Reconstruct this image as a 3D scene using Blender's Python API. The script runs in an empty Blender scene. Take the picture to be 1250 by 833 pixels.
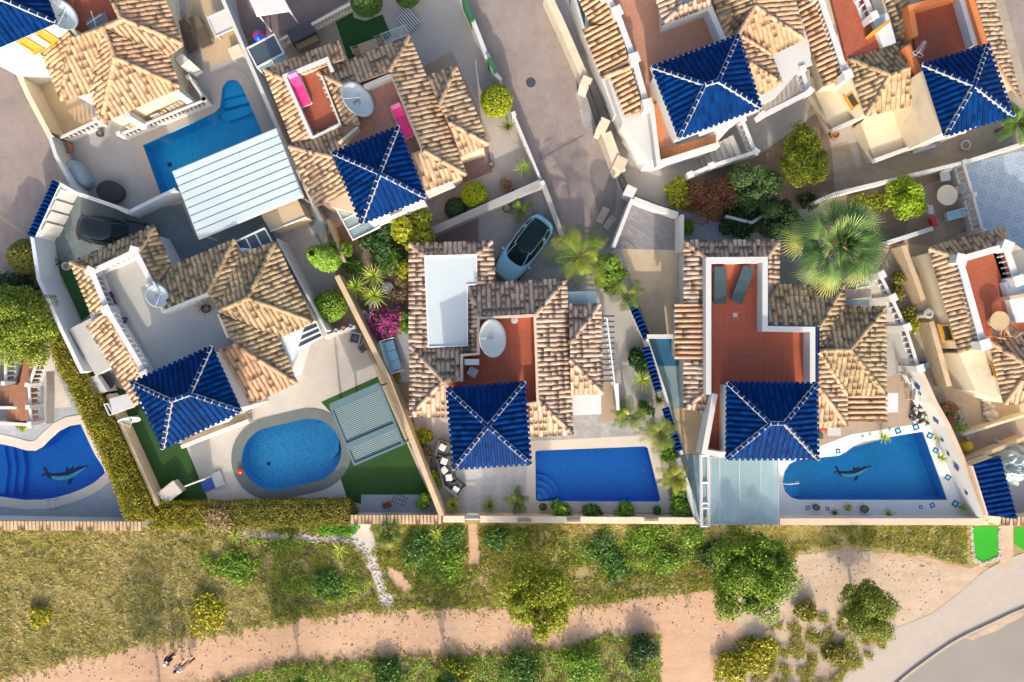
import bpy, bmesh, math, random
import numpy as np
from mathutils import Vector, Matrix, noise
from mathutils.geometry import tessellate_polygon
random.seed(7); RNG = np.random.default_rng(7)
SC = bpy.context.scene; COL = SC.collection
HC = 45.0                                    # flying height of the camera, metres
def P(x, y, z=0.0):
    s = (HC - z) / HC / 20.0
    return Vector(((x - 625.0) * s, (416.5 - y) * s, z))
def PL(pts, z=0.0): return [P(p[0], p[1], z) for p in pts]
OFF = {}
def link(o, parent=None):
    COL.objects.link(o)
    if parent: o.parent = parent
    return o
def thing(name, label, cat, loc=(0, 0, 0), rot=0.0, group=None, scale=1.0):
    o = bpy.data.objects.new(name, None); o.empty_display_size = 0.3
    o.location = loc; o.rotation_euler = (0, 0, rot); o.scale = (scale,) * 3
    o['label'] = label; o['category'] = cat
    if group: o['group'] = group
    link(o); OFF[o.name] = Vector(loc)
    return o
def tag(o, label=None, cat=None, group=None, kind=None):
    if label: o['label'] = label
    if cat: o['category'] = cat
    if group: o['group'] = group
    if kind: o['kind'] = kind
    return o
class MB:
    """collects shapes that become ONE mesh"""
    def __init__(s): s.v = []; s.f = []; s.m = []; s.uv = []
    def add(s, vs, fs, mi=0):
        b = len(s.v); s.v.extend([tuple(v) for v in vs])
        for f in fs: s.f.append([i + b for i in f]); s.m.append(mi)
        return s
    def box(s, c, d, rot=0.0, mi=0, tilt=None):
        x, y, z = (d[0] / 2, d[1] / 2, d[2] / 2); ca, sa = math.cos(rot), math.sin(rot); vs = []
        for dz in (-z, z):
            for dx, dy in ((-x, -y), (x, -y), (x, y), (-x, y)):
                q = Vector((dx, dy, dz))
                if tilt: q = tilt @ q
                vs.append((c[0] + q.x * ca - q.y * sa, c[1] + q.x * sa + q.y * ca, c[2] + q.z))
        return s.add(vs, [(3, 2, 1, 0), (4, 5, 6, 7), (0, 1, 5, 4), (1, 2, 6, 5), (2, 3, 7, 6), (3, 0, 4, 7)], mi)
    def prism(s, poly, z0, z1, mi=0, cap=True, bottom=True):
        """poly: xy points"""
        a = sum(poly[i][0] * poly[(i + 1) % len(poly)][1] - poly[(i + 1) % len(poly)][0] * poly[i][1] for i in range(len(poly)))
        if a < 0: poly = poly[::-1]
        n = len(poly)
        vs = [(p[0], p[1], z0) for p in poly] + [(p[0], p[1], z1) for p in poly]
        fs = [(i, (i + 1) % n, n + (i + 1) % n, n + i) for i in range(n)]
        tri = tessellate_polygon([[Vector((p[0], p[1], 0)) for p in poly]])
        if cap:
            for t in tri: fs.append(up([vs[n + i] for i in t], [n + i for i in t], 1))
        if bottom:
            for t in tri: fs.append(up([vs[i] for i in t], list(t), -1))
        return s.add(vs, fs, mi)
    def cyl(s, x, y, z0, z1, r0, r1=None, n=14, mi=0):
        r1 = r0 if r1 is None else r1
        vs = []
        for z, r in ((z0, r0), (z1, r1)):
            for i in range(n): a = 2 * math.pi * i / n; vs.append((x + r * math.cos(a), y + r * math.sin(a), z))
        fs = [(i, (i + 1) % n, n + (i + 1) % n, n + i) for i in range(n)] + [tuple(range(n, 2 * n)), tuple(range(n - 1, -1, -1))]
        return s.add(vs, fs, mi)
    def lathe(s, prof, x=0, y=0, n=14, mi=0, sx=1.0, sy=1.0):
        vs = []; k = len(prof)
        for r, z in prof:
            for i in range(n): a = 2 * math.pi * i / n; vs.append((x + r * sx * math.cos(a), y + r * sy * math.sin(a), z))
        fs = []
        for j in range(k - 1):
            for i in range(n): fs.append((j * n + i, j * n + (i + 1) % n, (j + 1) * n + (i + 1) % n, (j + 1) * n + i))
        fs.append(tuple(range((k - 1) * n, k * n))); fs.append(tuple(range(n - 1, -1, -1)))
        return s.add(vs, fs, mi)
    def tube(s, pts, r, n=8, mi=0):
        pts = [Vector(p) for p in pts]; vs = []; rs = r if isinstance(r, (list, tuple)) else [r] * len(pts)
        for i, p in enumerate(pts):
            d = (pts[min(i + 1, len(pts) - 1)] - pts[max(i - 1, 0)]).normalized()
            a = d.cross(Vector((0, 0, 1))); a = a.normalized() if a.length > 1e-3 else Vector((1, 0, 0)); b = d.cross(a)
            for k in range(n): t = 2 * math.pi * k / n; vs.append(p + (a * math.cos(t) + b * math.sin(t)) * rs[i])
        fs = []
        for j in range(len(pts) - 1):
            for i in range(n): fs.append((j * n + i, j * n + (i + 1) % n, (j + 1) * n + (i + 1) % n, (j + 1) * n + i))
        fs.append(tuple(range(n))); fs.append(tuple(range(len(vs) - 1, len(vs) - 1 - n, -1)))
        return s.add(vs, fs, mi)
    def strip(s, pts, w, z0, z1, closed=False, mi=0):
        """wall of width w along an xy polyline with mitred corners"""
        P2 = [Vector((p[0], p[1])) for p in pts]; n = len(P2); L = []; R = []
        for i in range(n):
            a = P2[i - 1] if (i > 0 or closed) else None; c = P2[(i + 1) % n] if (i < n - 1 or closed) else None
            d1 = (P2[i] - a).normalized() if a is not None else None; d2 = (c - P2[i]).normalized() if c is not None else None
            if d1 is None: d1 = d2
            if d2 is None: d2 = d1
            n1 = Vector((-d1.y, d1.x)); n2 = Vector((-d2.y, d2.x)); m = (n1 + n2)
            m = m.normalized() if m.length > 1e-4 else n1
            k = w / 2 / max(0.35, m.dot(n1)); L.append(P2[i] + m * k); R.append(P2[i] - m * k)
        for i in range(n if closed else n - 1):
            j = (i + 1) % n; q = [R[i], R[j], L[j], L[i]]
            vs = [(p.x, p.y, z0) for p in q] + [(p.x, p.y, z1) for p in q]
            fs = [(3, 2, 1, 0), (4, 5, 6, 7), (0, 1, 5, 4), (2, 3, 7, 6)]
            if not closed and i == 0: fs.append((3, 0, 4, 7))
            if not closed and i == n - 2: fs.append((1, 2, 6, 5))
            s.add(vs, fs, mi)
        return s
    def mesh(s, name, mats, bevel=0.0, smooth=False, weld=False):
        me = bpy.data.meshes.new(name); me.from_pydata(s.v, [], s.f)
        for m in (mats if isinstance(mats, (list, tuple)) else [mats]): me.materials.append(m)
        if any(s.m): me.polygons.foreach_set('material_index', s.m)
        if bevel or weld:
            bm = bmesh.new(); bm.from_mesh(me)
            bmesh.ops.remove_doubles(bm, verts=bm.verts, dist=1e-4)
            if bevel:
                es = [e for e in bm.edges if len(e.link_faces) == 2 and e.calc_face_angle(0) > 0.5]
                bmesh.ops.bevel(bm, geom=es, offset=bevel, segments=2, affect='EDGES', profile=0.6)
            bm.to_mesh(me); bm.free()
        if smooth: me.polygons.foreach_set('use_smooth', [True] * len(me.polygons))
        me.update(); return me
    def build(s, name, mats, parent=None, bevel=0.0, smooth=False, weld=False):
        me = s.mesh(name, mats, bevel, smooth, weld)
        return put(name, me, parent)
def up(pts, idx, sgn):
    a, b, c = [Vector(p) for p in pts[:3]]
    return idx if (b - a).cross(c - a).z * sgn > 0 else idx[::-1]
def put(name, me, parent=None):
    o = bpy.data.objects.new(name, me)
    if parent:
        off = OFF.get(parent.name, Vector((0, 0, 0)))
        if off.length > 0: me.transform(Matrix.Translation(-off))
        link(o, parent); OFF[o.name] = off
    else: link(o); OFF[o.name] = Vector((0, 0, 0))
    return o
def solo(name, mb, mats, label, cat, loc, group=None, **kw):
    """a thing that is one mesh, origin at loc"""
    me = mb.mesh(name, mats, **kw); me.transform(Matrix.Translation(-Vector(loc)))
    o = bpy.data.objects.new(name, me); o.location = loc; link(o); OFF[o.name] = Vector(loc)
    return tag(o, label, cat, group)
# a kit is a list of (part name, mesh, index of parent part or None); placed as often as needed, sharing meshes
def place(kit, name, label, cat, loc, rot=0.0, group=None, scale=1.0, sz=None):
    t = thing(name, label, cat, loc, math.radians(rot), group, scale)
    if sz: t.scale = sz
    made = []
    for pn, me, pi in kit:
        o = bpy.data.objects.new(pn, me); link(o, t if pi is None else made[pi]); made.append(o)
        OFF[o.name] = Vector((0, 0, 0))
    return t
def place1(me, name, label, cat, loc, rot=0.0, group=None, scale=1.0, sz=None):
    o = bpy.data.objects.new(name, me); o.location = loc; o.rotation_euler = (0, 0, math.radians(rot)); o.scale = sz or (scale,) * 3
    link(o); return tag(o, label, cat, group)
def inside(p, poly):
    x, y = p[0], p[1]; c = False; n = len(poly)
    for i in range(n):
        a, b = poly[i], poly[i - 1]
        if (a[1] > y) != (b[1] > y) and x < (b[0] - a[0]) * (y - a[1]) / (b[1] - a[1]) + a[0]: c = not c
    return c
def smooth_poly(pts, it=2):
    for _ in range(it):
        q = []
        for i in range(len(pts)):
            a, b = pts[i], pts[(i + 1) % len(pts)]
            q.append((a[0] * .75 + b[0] * .25, a[1] * .75 + b[1] * .25)); q.append((a[0] * .25 + b[0] * .75, a[1] * .25 + b[1] * .75))
        pts = q
    return pts
def smooth_line(pts, it=2):
    for _ in range(it):
        q = [pts[0]]
        for a, b in zip(pts[:-1], pts[1:]):
            q.append((a[0] * .75 + b[0] * .25, a[1] * .75 + b[1] * .25)); q.append((a[0] * .25 + b[0] * .75, a[1] * .25 + b[1] * .75))
        q.append(pts[-1]); pts = q
    return pts
def offset_poly(poly, d):
    """outward by d (world xy)"""
    n = len(poly); a = sum(poly[i][0] * poly[(i + 1) % n][1] - poly[(i + 1) % n][0] * poly[i][1] for i in range(n)); sg = 1 if a > 0 else -1
    r = []
    for i in range(n):
        p0, p1, p2 = Vector(poly[i - 1][:2]), Vector(poly[i][:2]), Vector(poly[(i + 1) % n][:2])
        d1 = (p1 - p0).normalized(); d2 = (p2 - p1).normalized()
        n1 = Vector((d1.y, -d1.x)) * sg; n2 = Vector((d2.y, -d2.x)) * sg; m = (n1 + n2); m = m.normalized() if m.length > 1e-4 else n1
        r.append(p1 + m * (d / max(0.4, m.dot(n1))))
    return r
# ---------------------------------------------------------------- materials
class NT:
    def __init__(s, name):
        s.m = bpy.data.materials.new(name); s.m.use_nodes = True; s.t = s.m.node_tree; s.t.nodes.clear()
        s.out = s.n('ShaderNodeOutputMaterial'); s.b = s.n('ShaderNodeBsdfPrincipled'); s.l(s.b.outputs[0], s.out.inputs[0])
        s.geo = None
    def n(s, t, **kw):
        n = s.t.nodes.new(t)
        for k, v in kw.items(): setattr(n, k, v)
        return n
    def l(s, a, b): s.t.links.new(a, b)
    def pos(s, scale=(1, 1, 1), rot=0.0):
        if s.geo is None: s.geo = s.n('ShaderNodeNewGeometry')
        m = s.n('ShaderNodeMapping'); m.inputs['Scale'].default_value = scale; m.inputs['Rotation'].default_value = (0, 0, rot)
        s.l(s.geo.outputs['Position'], m.inputs[0]); return m.outputs[0]
    def noise(s, scale, detail=4, rough=.6, vec=None):
        n = s.n('ShaderNodeTexNoise'); n.inputs['Scale'].default_value = scale; n.inputs['Detail'].default_value = detail; n.inputs['Roughness'].default_value = rough
        s.l(vec if vec is not None else s.pos(), n.inputs['Vector']); return n.outputs[0]
    def ramp(s, fac, stops):
        r = s.n('ShaderNodeValToRGB'); e = r.color_ramp.elements
        while len(e) < len(stops): e.new(.5)
        for i, (p, c) in enumerate(stops): e[i].position = p; e[i].color = (c[0], c[1], c[2], 1) if isinstance(c, (tuple, list)) else (c, c, c, 1)
        s.l(fac, r.inputs[0]); return r.outputs[0]
    def mix(s, fac, a, b, mode='MIX'):
        m = s.n('ShaderNodeMix', data_type='RGBA', blend_type=mode)
        for sock, v in ((m.inputs[0], fac), (m.inputs[6], a), (m.inputs[7], b)):
            if hasattr(v, 'links'): s.l(v, sock)
            elif isinstance(v, (tuple, list)): sock.default_value = (v[0], v[1], v[2], 1)
            else: sock.default_value = v
        return m.outputs[2]
    def math(s, op, a, b=0.0, clamp=False):
        m = s.n('ShaderNodeMath', operation=op, use_clamp=clamp)
        for sock, v in ((m.inputs[0], a), (m.inputs[1], b)):
            if hasattr(v, 'links'): s.l(v, sock)
            else: sock.default_value = v
        return m.outputs[0]
    def bump(s, h, strength=.3, dist=.02):
        b = s.n('ShaderNodeBump'); b.inputs['Strength'].default_value = strength; b.inputs['Distance'].default_value = dist
        s.l(h, b.inputs['Height']); s.l(b.outputs[0], s.b.inputs['Normal'])
    def col(s, c):
        if hasattr(c, 'links'): s.l(c, s.b.inputs['Base Color'])
        else: s.b.inputs['Base Color'].default_value = (c[0], c[1], c[2], 1)
    def fin(s, rough=.7, metal=0.0, spec=None):
        s.b.inputs['Roughness'].default_value = rough; s.b.inputs['Metallic'].default_value = metal
        if spec is not None: s.b.inputs['Specular IOR Level'].default_value = spec
        return s.m
def sc(c, k): return tuple(min(1, x * k) for x in c)
def plain(name, c, rough=.7, var=.18, scale=1.5, fine=18, metal=0.0, spec=None, bump=.1, stain=None):
    t = NT(name); big = t.noise(scale, 5, .65); f = t.noise(fine, 3, .6)
    k = t.mix(t.ramp(big, [(.3, 0), (.7, 1)]), sc(c, 1 - var), sc(c, 1 + var * .7))
    k = t.mix(.35, k, t.mix(f, sc(c, 1 - var * 1.5), sc(c, 1 + var)))
    if stain:
        s2 = t.noise(scale * .55 + .13, 6, .7); k = t.mix(t.ramp(s2, [(.52, 0), (.68, stain[3] if len(stain) > 3 else .6)]), k, stain[:3])
    t.col(k)
    if bump: t.bump(f, bump, .02)
    return t.fin(rough, metal, spec)
def tiled(name, c, size, mortar, rot=0.0, rough=.6, var=.2, off=0.0, msize=.03, wh=(1, 1), stain=None, spec=None):
    """paving: brick texture in plan"""
    t = NT(name); b = t.n('ShaderNodeTexBrick'); b.offset = off; b.squash = 1
    b.inputs['Scale'].default_value = 1.0; b.inputs['Mortar Size'].default_value = size * msize; b.inputs['Brick Width'].default_value = size * wh[0]; b.inputs['Row Height'].default_value = size * wh[1]
    b.inputs['Color1'].default_value = (*sc(c, 1 - var), 1); b.inputs['Color2'].default_value = (*sc(c, 1 + var * .6), 1); b.inputs['Mortar'].default_value = (*mortar, 1); b.inputs['Bias'].default_value = 0
    t.l(t.pos((1, 1, 1), rot), b.inputs['Vector'])
    k = t.mix(t.ramp(t.noise(.9, 5, .7), [(.3, .0), (.75, .5)]), b.outputs[0], sc(c, .72)); k = t.mix(.25, k, t.mix(t.noise(25, 3), sc(c, .6), sc(c, 1.3)))
    if stain: k = t.mix(t.ramp(t.noise(.5, 6, .7), [(.5, 0), (.68, .6)]), k, stain)
    t.col(k); t.bump(b.outputs['Fac'], -.25, .01); return t.fin(rough, 0, spec)
def roof_tile(name, cols, dark, stain, glaze=False, lo_=.62):
    """colour of each barrel tile comes from its own UV (u random, v along the tile)"""
    t = NT(name); uv = t.n('ShaderNodeUVMap'); sp = t.n('ShaderNodeSeparateXYZ'); t.l(uv.outputs[0], sp.inputs[0]); u, v = sp.outputs[0], sp.outputs[1]
    k = t.ramp(u, [(i / (len(cols) - 1), c) for i, c in enumerate(cols)])
    big = t.noise(.8, 4, .6)
    if not glaze:
        n1 = t.noise(7, 4, .7)
        k = t.mix(t.math('MULTIPLY', t.ramp(n1, [(.4, 0), (.68, 1)]), .45), k, dark)
        # stains plus painted shadow of the lower end, on tiles with high random
        u2 = t.math('FRACT', t.math('MULTIPLY', u, 37.7)); e = t.math('MULTIPLY', t.ramp(u2, [(lo_, 0), (lo_ + .15, 1)]), t.ramp(t.math('ADD', v, t.math('MULTIPLY', n1, .5)), [(.5, 1), (.95, 0)]))
        k = t.mix(t.math('MULTIPLY', t.math('MULTIPLY', e, .92), t.ramp(t.noise(11, 3, .6), [(.32, .25), (.48, 1)])), k, stain)
        k = t.mix(t.ramp(big, [(.45, 0), (.75, .4)]), k, dark)
        t.col(k); t.bump(n1, .3, .01); return t.fin(.85, 0, .2)
    k = t.mix(t.ramp(big, [(.4, 0), (.7, .3)]), k, stain); n1 = t.noise(3, 5, .8)
    k = t.mix(t.ramp(n1, [(.6, 0), (.72, .5)]), k, dark)
    t.col(k); t.bump(t.noise(9, 3), .12, .01); return t.fin(.2, 0, .04)
def leaf(name, cols, trans=.3, rough=.5, spec=.3):
    t = NT(name); uv = t.n('ShaderNodeUVMap'); sp = t.n('ShaderNodeSeparateXYZ'); t.l(uv.outputs[0], sp.inputs[0])
    k = t.ramp(sp.outputs[0], [(i / (len(cols) - 1), c) for i, c in enumerate(cols)])
    t.col(k); t.fin(rough, 0, spec)
    tr = t.n('ShaderNodeBsdfTranslucent'); t.l(k, tr.inputs[0]); mx = t.n('ShaderNodeMixShader'); mx.inputs[0].default_value = trans
    t.l(t.b.outputs[0], mx.inputs[1]); t.l(tr.outputs[0], mx.inputs[2]); t.l(mx.outputs[0], t.out.inputs[0]); return t.m
def water(name, tint):
    t = NT(name); t.t.nodes.remove(t.b)
    tr = t.n('ShaderNodeBsdfTransparent'); tr.inputs[0].default_value = (*tint, 1); gl = t.n('ShaderNodeBsdfGlossy'); gl.inputs['Roughness'].default_value = .03
    fr = t.n('ShaderNodeFresnel'); fr.inputs[0].default_value = 1.33; mx = t.n('ShaderNodeMixShader')
    b = t.n('ShaderNodeBump'); b.inputs['Strength'].default_value = .12; b.inputs['Distance'].default_value = .05; t.l(t.noise(3.5, 3, .5), b.inputs['Height'])
    t.l(b.outputs[0], gl.inputs['Normal']); t.l(b.outputs[0], fr.inputs['Normal'])
    t.l(fr.outputs[0], mx.inputs[0]); t.l(tr.outputs[0], mx.inputs[1]); t.l(gl.outputs[0], mx.inputs[2]); t.l(mx.outputs[0], t.out.inputs[0]); return t.m
def glass(name, tint, fac=.25, rough=.05, body=(.2, .3, .35)):
    """sheet glass / acrylic: part see-through, part hazy body"""
    t = NT(name); t.b.inputs['Base Color'].default_value = (*body, 1); t.fin(rough, 0, .6)
    tr = t.n('ShaderNodeBsdfTransparent'); tr.inputs[0].default_value = (*tint, 1); mx = t.n('ShaderNodeMixShader'); mx.inputs[0].default_value = fac
    t.l(t.b.outputs[0], mx.inputs[1]); t.l(tr.outputs[0], mx.inputs[2]); t.l(mx.outputs[0], t.out.inputs[0]); return t.m
def pool_tile(name, c, size=.05, var=.3, rot=0.0):
    t = NT(name); v = t.n('ShaderNodeTexVoronoi', feature='F1'); v.inputs['Scale'].default_value = 1 / size; t.l(t.pos(), v.inputs['Vector'])
    k = t.mix(v.outputs['Color'], sc(c, 1 - var), sc(c, 1 + var)); ca = t.n('ShaderNodeTexVoronoi', feature='DISTANCE_TO_EDGE'); ca.inputs['Scale'].default_value = 1.7
    k = t.mix(t.ramp(t.noise(.6, 3), [(.35, 0), (.7, .3)]), k, sc(c, 1.25)); t.col(k); return t.fin(.4)
M = {}
M['white'] = plain('white_plaster', (.54, .54, .525), .8, .06, 1.2, 12, stain=(.55, .54, .5, .5))
M['whiteshade'] = plain('shaded_white_plaster', (.58, .62, .66), .8, .06, 1.2, 12, stain=(.5, .53, .55, .5))  # white plaster with the bluish tint of shade mixed into its colour
M['cream'] = plain('cream_plaster', (.62, .54, .40), .85, .08, 1.2, 12, stain=(.42, .35, .25, .5))
M['tan'] = plain('tan_plaster', (.52, .40, .26), .85, .12, 1.5, 12, stain=(.32, .25, .16, .5))
M['pinkwall'] = plain('pinkish_plaster', (.60, .45, .34), .85, .10, 1.5, 12, stain=(.42, .30, .2, .5))
M['greywall'] = plain('grey_plaster', (.36, .35, .33), .85, .12, 1.5, 12, stain=(.24, .23, .2, .5))
M['trim'] = plain('white_paint', (.58, .58, .575), .5, .04, 2, 15, bump=.03)
M['metalwhite'] = plain('white_metal', (.72, .74, .75), .35, .04, 2, 15, bump=.02)
M['steel'] = plain('grey_steel', (.32, .33, .34), .35, .08, 2, 15, metal=.6, bump=.02)
M['black'] = plain('black_metal', (.025, .025, .028), .45, .2, 3, 15, bump=.02)
M['darkgrey'] = plain('dark_grey', (.055, .058, .062), .6, .15, 3, 20)
M['slate'] = plain('slate_fabric', (.035, .065, .075), .7, .15, 3, 30)
M['grey'] = plain('grey_paint', (.22, .22, .23), .6, .1, 2, 15)
M['pergola'] = plain('blue_grey_metal', (.09, .155, .18), .5, .08, 2, 15)
M['fencegreen'] = plain('green_mesh', (.02, .14, .05), .8, .25, 3, 30)
M['greenpost'] = plain('green_post', (.03, .10, .05), .6, .1)
M['creamtrim'] = plain('cream_baluster', (.66, .58, .45), .8, .08)
M['rust'] = plain('rusty_iron', (.16, .06, .03), .9, .3, 8, 30)
M['chrome'] = plain('chrome', (.6, .6, .62), .2, .05, 2, 10, metal=.9, bump=0)
M['creamgrey'] = plain('beige_plastic', (.50, .45, .38), .5, .06, 2, 12, bump=.02)
M['yellowshade'] = plain('ochre_shutter', (.46, .25, .04), .7, .08)
M['palefloor'] = tiled('pale_grey_slab', (.44, .43, .41), 1.2, (.36, .355, .34), .38, .8, .05, msize=.008)
M['lightgrey'] = plain('light_grey', (.45, .46, .47), .6, .08, 2, 15)
M['yellow'] = plain('ochre_paint', (.52, .29, .04), .6, .08, 2, 15)
M['orange'] = plain('orange_paint', (.62, .20, .06), .7, .1, 2, 15)
M['blue'] = plain('blue_paint', (.015, .05, .28), .4, .1, 2, 15)
M['wood'] = plain('weathered_wood', (.30, .20, .10), .7, .2, 3, 25)
M['teak'] = plain('pale_wood', (.50, .36, .20), .65, .15, 3, 25)
M['pink'] = plain('pink_fabric', (.80, .04, .22), .75, .1, 4, 40)
M['pinklight'] = plain('pale_pink_fabric', (.75, .22, .40), .75, .1, 4, 40)
M['bluecush'] = plain('pale_blue_fabric', (.25, .52, .66), .8, .12, 3, 30)
M['pillow'] = plain('off_white_fabric', (.62, .60, .58), .85, .08, 5, 40)
M['brownmesh'] = plain('brown_mesh', (.10, .075, .05), .8, .15, 5, 40)
M['terracotta'] = plain('terracotta_clay', (.45, .18, .08), .8, .15, 4, 20)
M['stone'] = plain('pale_stone', (.42, .36, .28), .9, .25, 4, 18, bump=.3)
M['redplastic'] = plain('red_plastic', (.60, .03, .03), .4, .05, 3, 20, bump=.0)
M['bluplastic'] = plain('blue_plastic', (.02, .08, .60), .4, .05, 3, 20, bump=.0)
M['yelfab'] = plain('yellow_fabric', (.75, .50, .02), .7, .08, 4, 30)
M['tarp'] = plain('silver_tarp', (.40, .48, .50), .38, .15, 3, 12, metal=.25, bump=.3)
M['cover'] = plain('blue_grey_cover', (.26, .34, .41), .6, .1, 3, 18)
M['skin'] = plain('skin', (.50, .28, .19), .6, .05, 6, 30, bump=.02)
M['hair'] = plain('dark_hair', (.03, .02, .015), .6, .2, 20, 60)
M['pane'] = glass('window_glass', (.3, .35, .38), .15, .05, (.03, .04, .05))
M['glassroof'] = glass('hazy_roof_glass', (.75, .88, .92), .6, .15, (.42, .56, .60))
M['darkglass'] = glass('dark_roof_glass', (.35, .42, .46), .3, .1, (.09, .12, .15))
M['canvas'] = plain('pale_canvas', (.50, .56, .58), .75, .05, 1.5, 10, bump=.05)
M['corru'] = plain('white_sheet_roof', (.42, .50, .52), .55, .06, .5, 10, bump=.03, stain=(.50, .60, .64, .5))
M['tile'] = roof_tile('clay_tile', [(.42, .295, .19), (.53, .365, .235), (.57, .42, .29), (.48, .31, .19), (.58, .42, .28)], (.27, .20, .12), (.06, .038, .026), lo_=.58)
M['tileorange'] = roof_tile('orange_clay_tile', [(.48, .29, .17), (.58, .36, .22), (.61, .42, .28), (.54, .33, .20), (.60, .41, .27)], (.36, .21, .11), (.07, .04, .025))
M['tilemoss'] = roof_tile('mossy_clay_tile', [(.32, .25, .14), (.47, .35, .21), (.53, .39, .24), (.43, .30, .17), (.51, .39, .24)], (.17, .14, .07), (.05, .035, .025), lo_=.52)
M['tilegrey'] = roof_tile('greyed_clay_tile', [(.46, .34, .25), (.57, .42, .315), (.61, .47, .37), (.51, .355, .255), (.63, .48, .37)], (.30, .22, .16), (.03, .018, .016), lo_=.34)
M['bluetile'] = roof_tile('glazed_blue_tile', [(.001, .015, .075), (.0015, .025, .125), (.002, .036, .17), (.001, .019, .095)], (.006, .035, .14), (.0008, .008, .04), True)
M['mortar'] = plain('roof_mortar', (.40, .27, .18), .95, .2, 3, 15)
M['mortardark'] = plain('dark_roof_mortar', (.24, .13, .07), .95, .2, 3, 15)
M['mortarwhite'] = plain('white_mortar', (.44, .41, .36), .9, .25, 5, 15)
M['bluedeep'] = plain('dark_blue_bed', (.002, .025, .115), .6, .2, 3, 15, spec=.04)
M['water'] = water('pool_water', (.80, .96, .99))
# ---------------------------------------------------------------- roofs, walls, railings
def tile_geom(e, u, n, o, poly_st, pitch, expo, r, jit, V, F, UV, hmul=.62, extra=.0):
    """barrel tiles over the bounding box of poly_st (s along the eave, t up the slope)"""
    ss = [q[0] for q in poly_st]; ts = [q[1] for q in poly_st]
    s0, s1, t0, t1 = min(ss), max(ss), min(ts), max(ts)
    K = 6; ang = [math.pi * k / (K - 1) for k in range(K)]
    cs = [-math.cos(a) for a in ang]; sn = [math.sin(a) for a in ang]
    ns = max(1, int((s1 - s0) / pitch) + 1); nt = int((t1 - t0) / expo) + 2
    for i in range(ns):
        sc_ = s0 + (i + .5) * pitch
        for j in range(nt):
            tl = t0 - .07 + j * expo
            mid = (sc_, tl + expo * .5)
            # quick reject far from the polygon
            if not inside(mid, poly_st):
                d = min(seg_d(mid, poly_st[k - 1], poly_st[k]) for k in range(len(poly_st)))
                if d > expo: continue
            du = random.uniform(-jit, jit); rr = r * random.uniform(.95, 1.05); L = expo * 1.18; sk = random.uniform(-jit, jit) * .6
            lift0 = .05 + random.uniform(0, jit * .5); lift1 = .012
            b = len(V)
            for (t, k, lf, dx) in ((tl + random.uniform(-jit, jit), 1.0, lift0, du - sk), (tl + L, .84, lift1, du + sk)):
                for c, s_ in zip(cs, sn):
                    V.append(o + e * (sc_ + dx + c * rr * k) + u * t + n * (lf + s_ * rr * k * hmul))
            rd = random.random()
            for k in range(K - 1):
                F.append((b + k, b + k + 1, b + K + k + 1, b + K + k)); UV.append([(rd, 0), (rd, 0), (rd, 1), (rd, 1)])
            F.append(tuple(range(b + K - 1, b - 1, -1))); UV.append([(rd, 0)] * K)
def seg_d(p, a, b):
    ax, ay = a; bx, by = b; dx, dy = bx - ax, by - ay; L = dx * dx + dy * dy
    t = 0 if L == 0 else max(0, min(1, ((p[0] - ax) * dx + (p[1] - ay) * dy) / L))
    return math.hypot(p[0] - ax - t * dx, p[1] - ay - t * dy)
STY = {'clay': ('tile', .27, .42, .112, .026), 'orange': ('tileorange', .27, .42, .114, .022), 'moss': ('tilemoss', .28, .40, .116, .028), 'grey': ('tilegrey', .27, .43, .112, .028), 'blue': ('bluetile', .30, .42, .098, .008), 'neat': ('tileorange', .30, .45, .10, .005)}
def face_pts(pts):
    """pts (px,py,z): first two are the eave; the rest are brought onto one plane"""
    W = [P(*p) for p in pts]; a, b = W[0], W[1]
    far = max(range(2, len(W)), key=lambda i: pts[i][2] * 10 + abs(((W[i] - a).cross((b - a).normalized())).z))
    n = (b - a).cross(W[far] - a).normalized()
    if n.z < 0: n = -n
    for i in range(2, len(W)):
        q = W[i]; W[i] = Vector((q.x, q.y, a.z - (n.x * (q.x - a.x) + n.y * (q.y - a.y)) / n.z))
    return W, n
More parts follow.
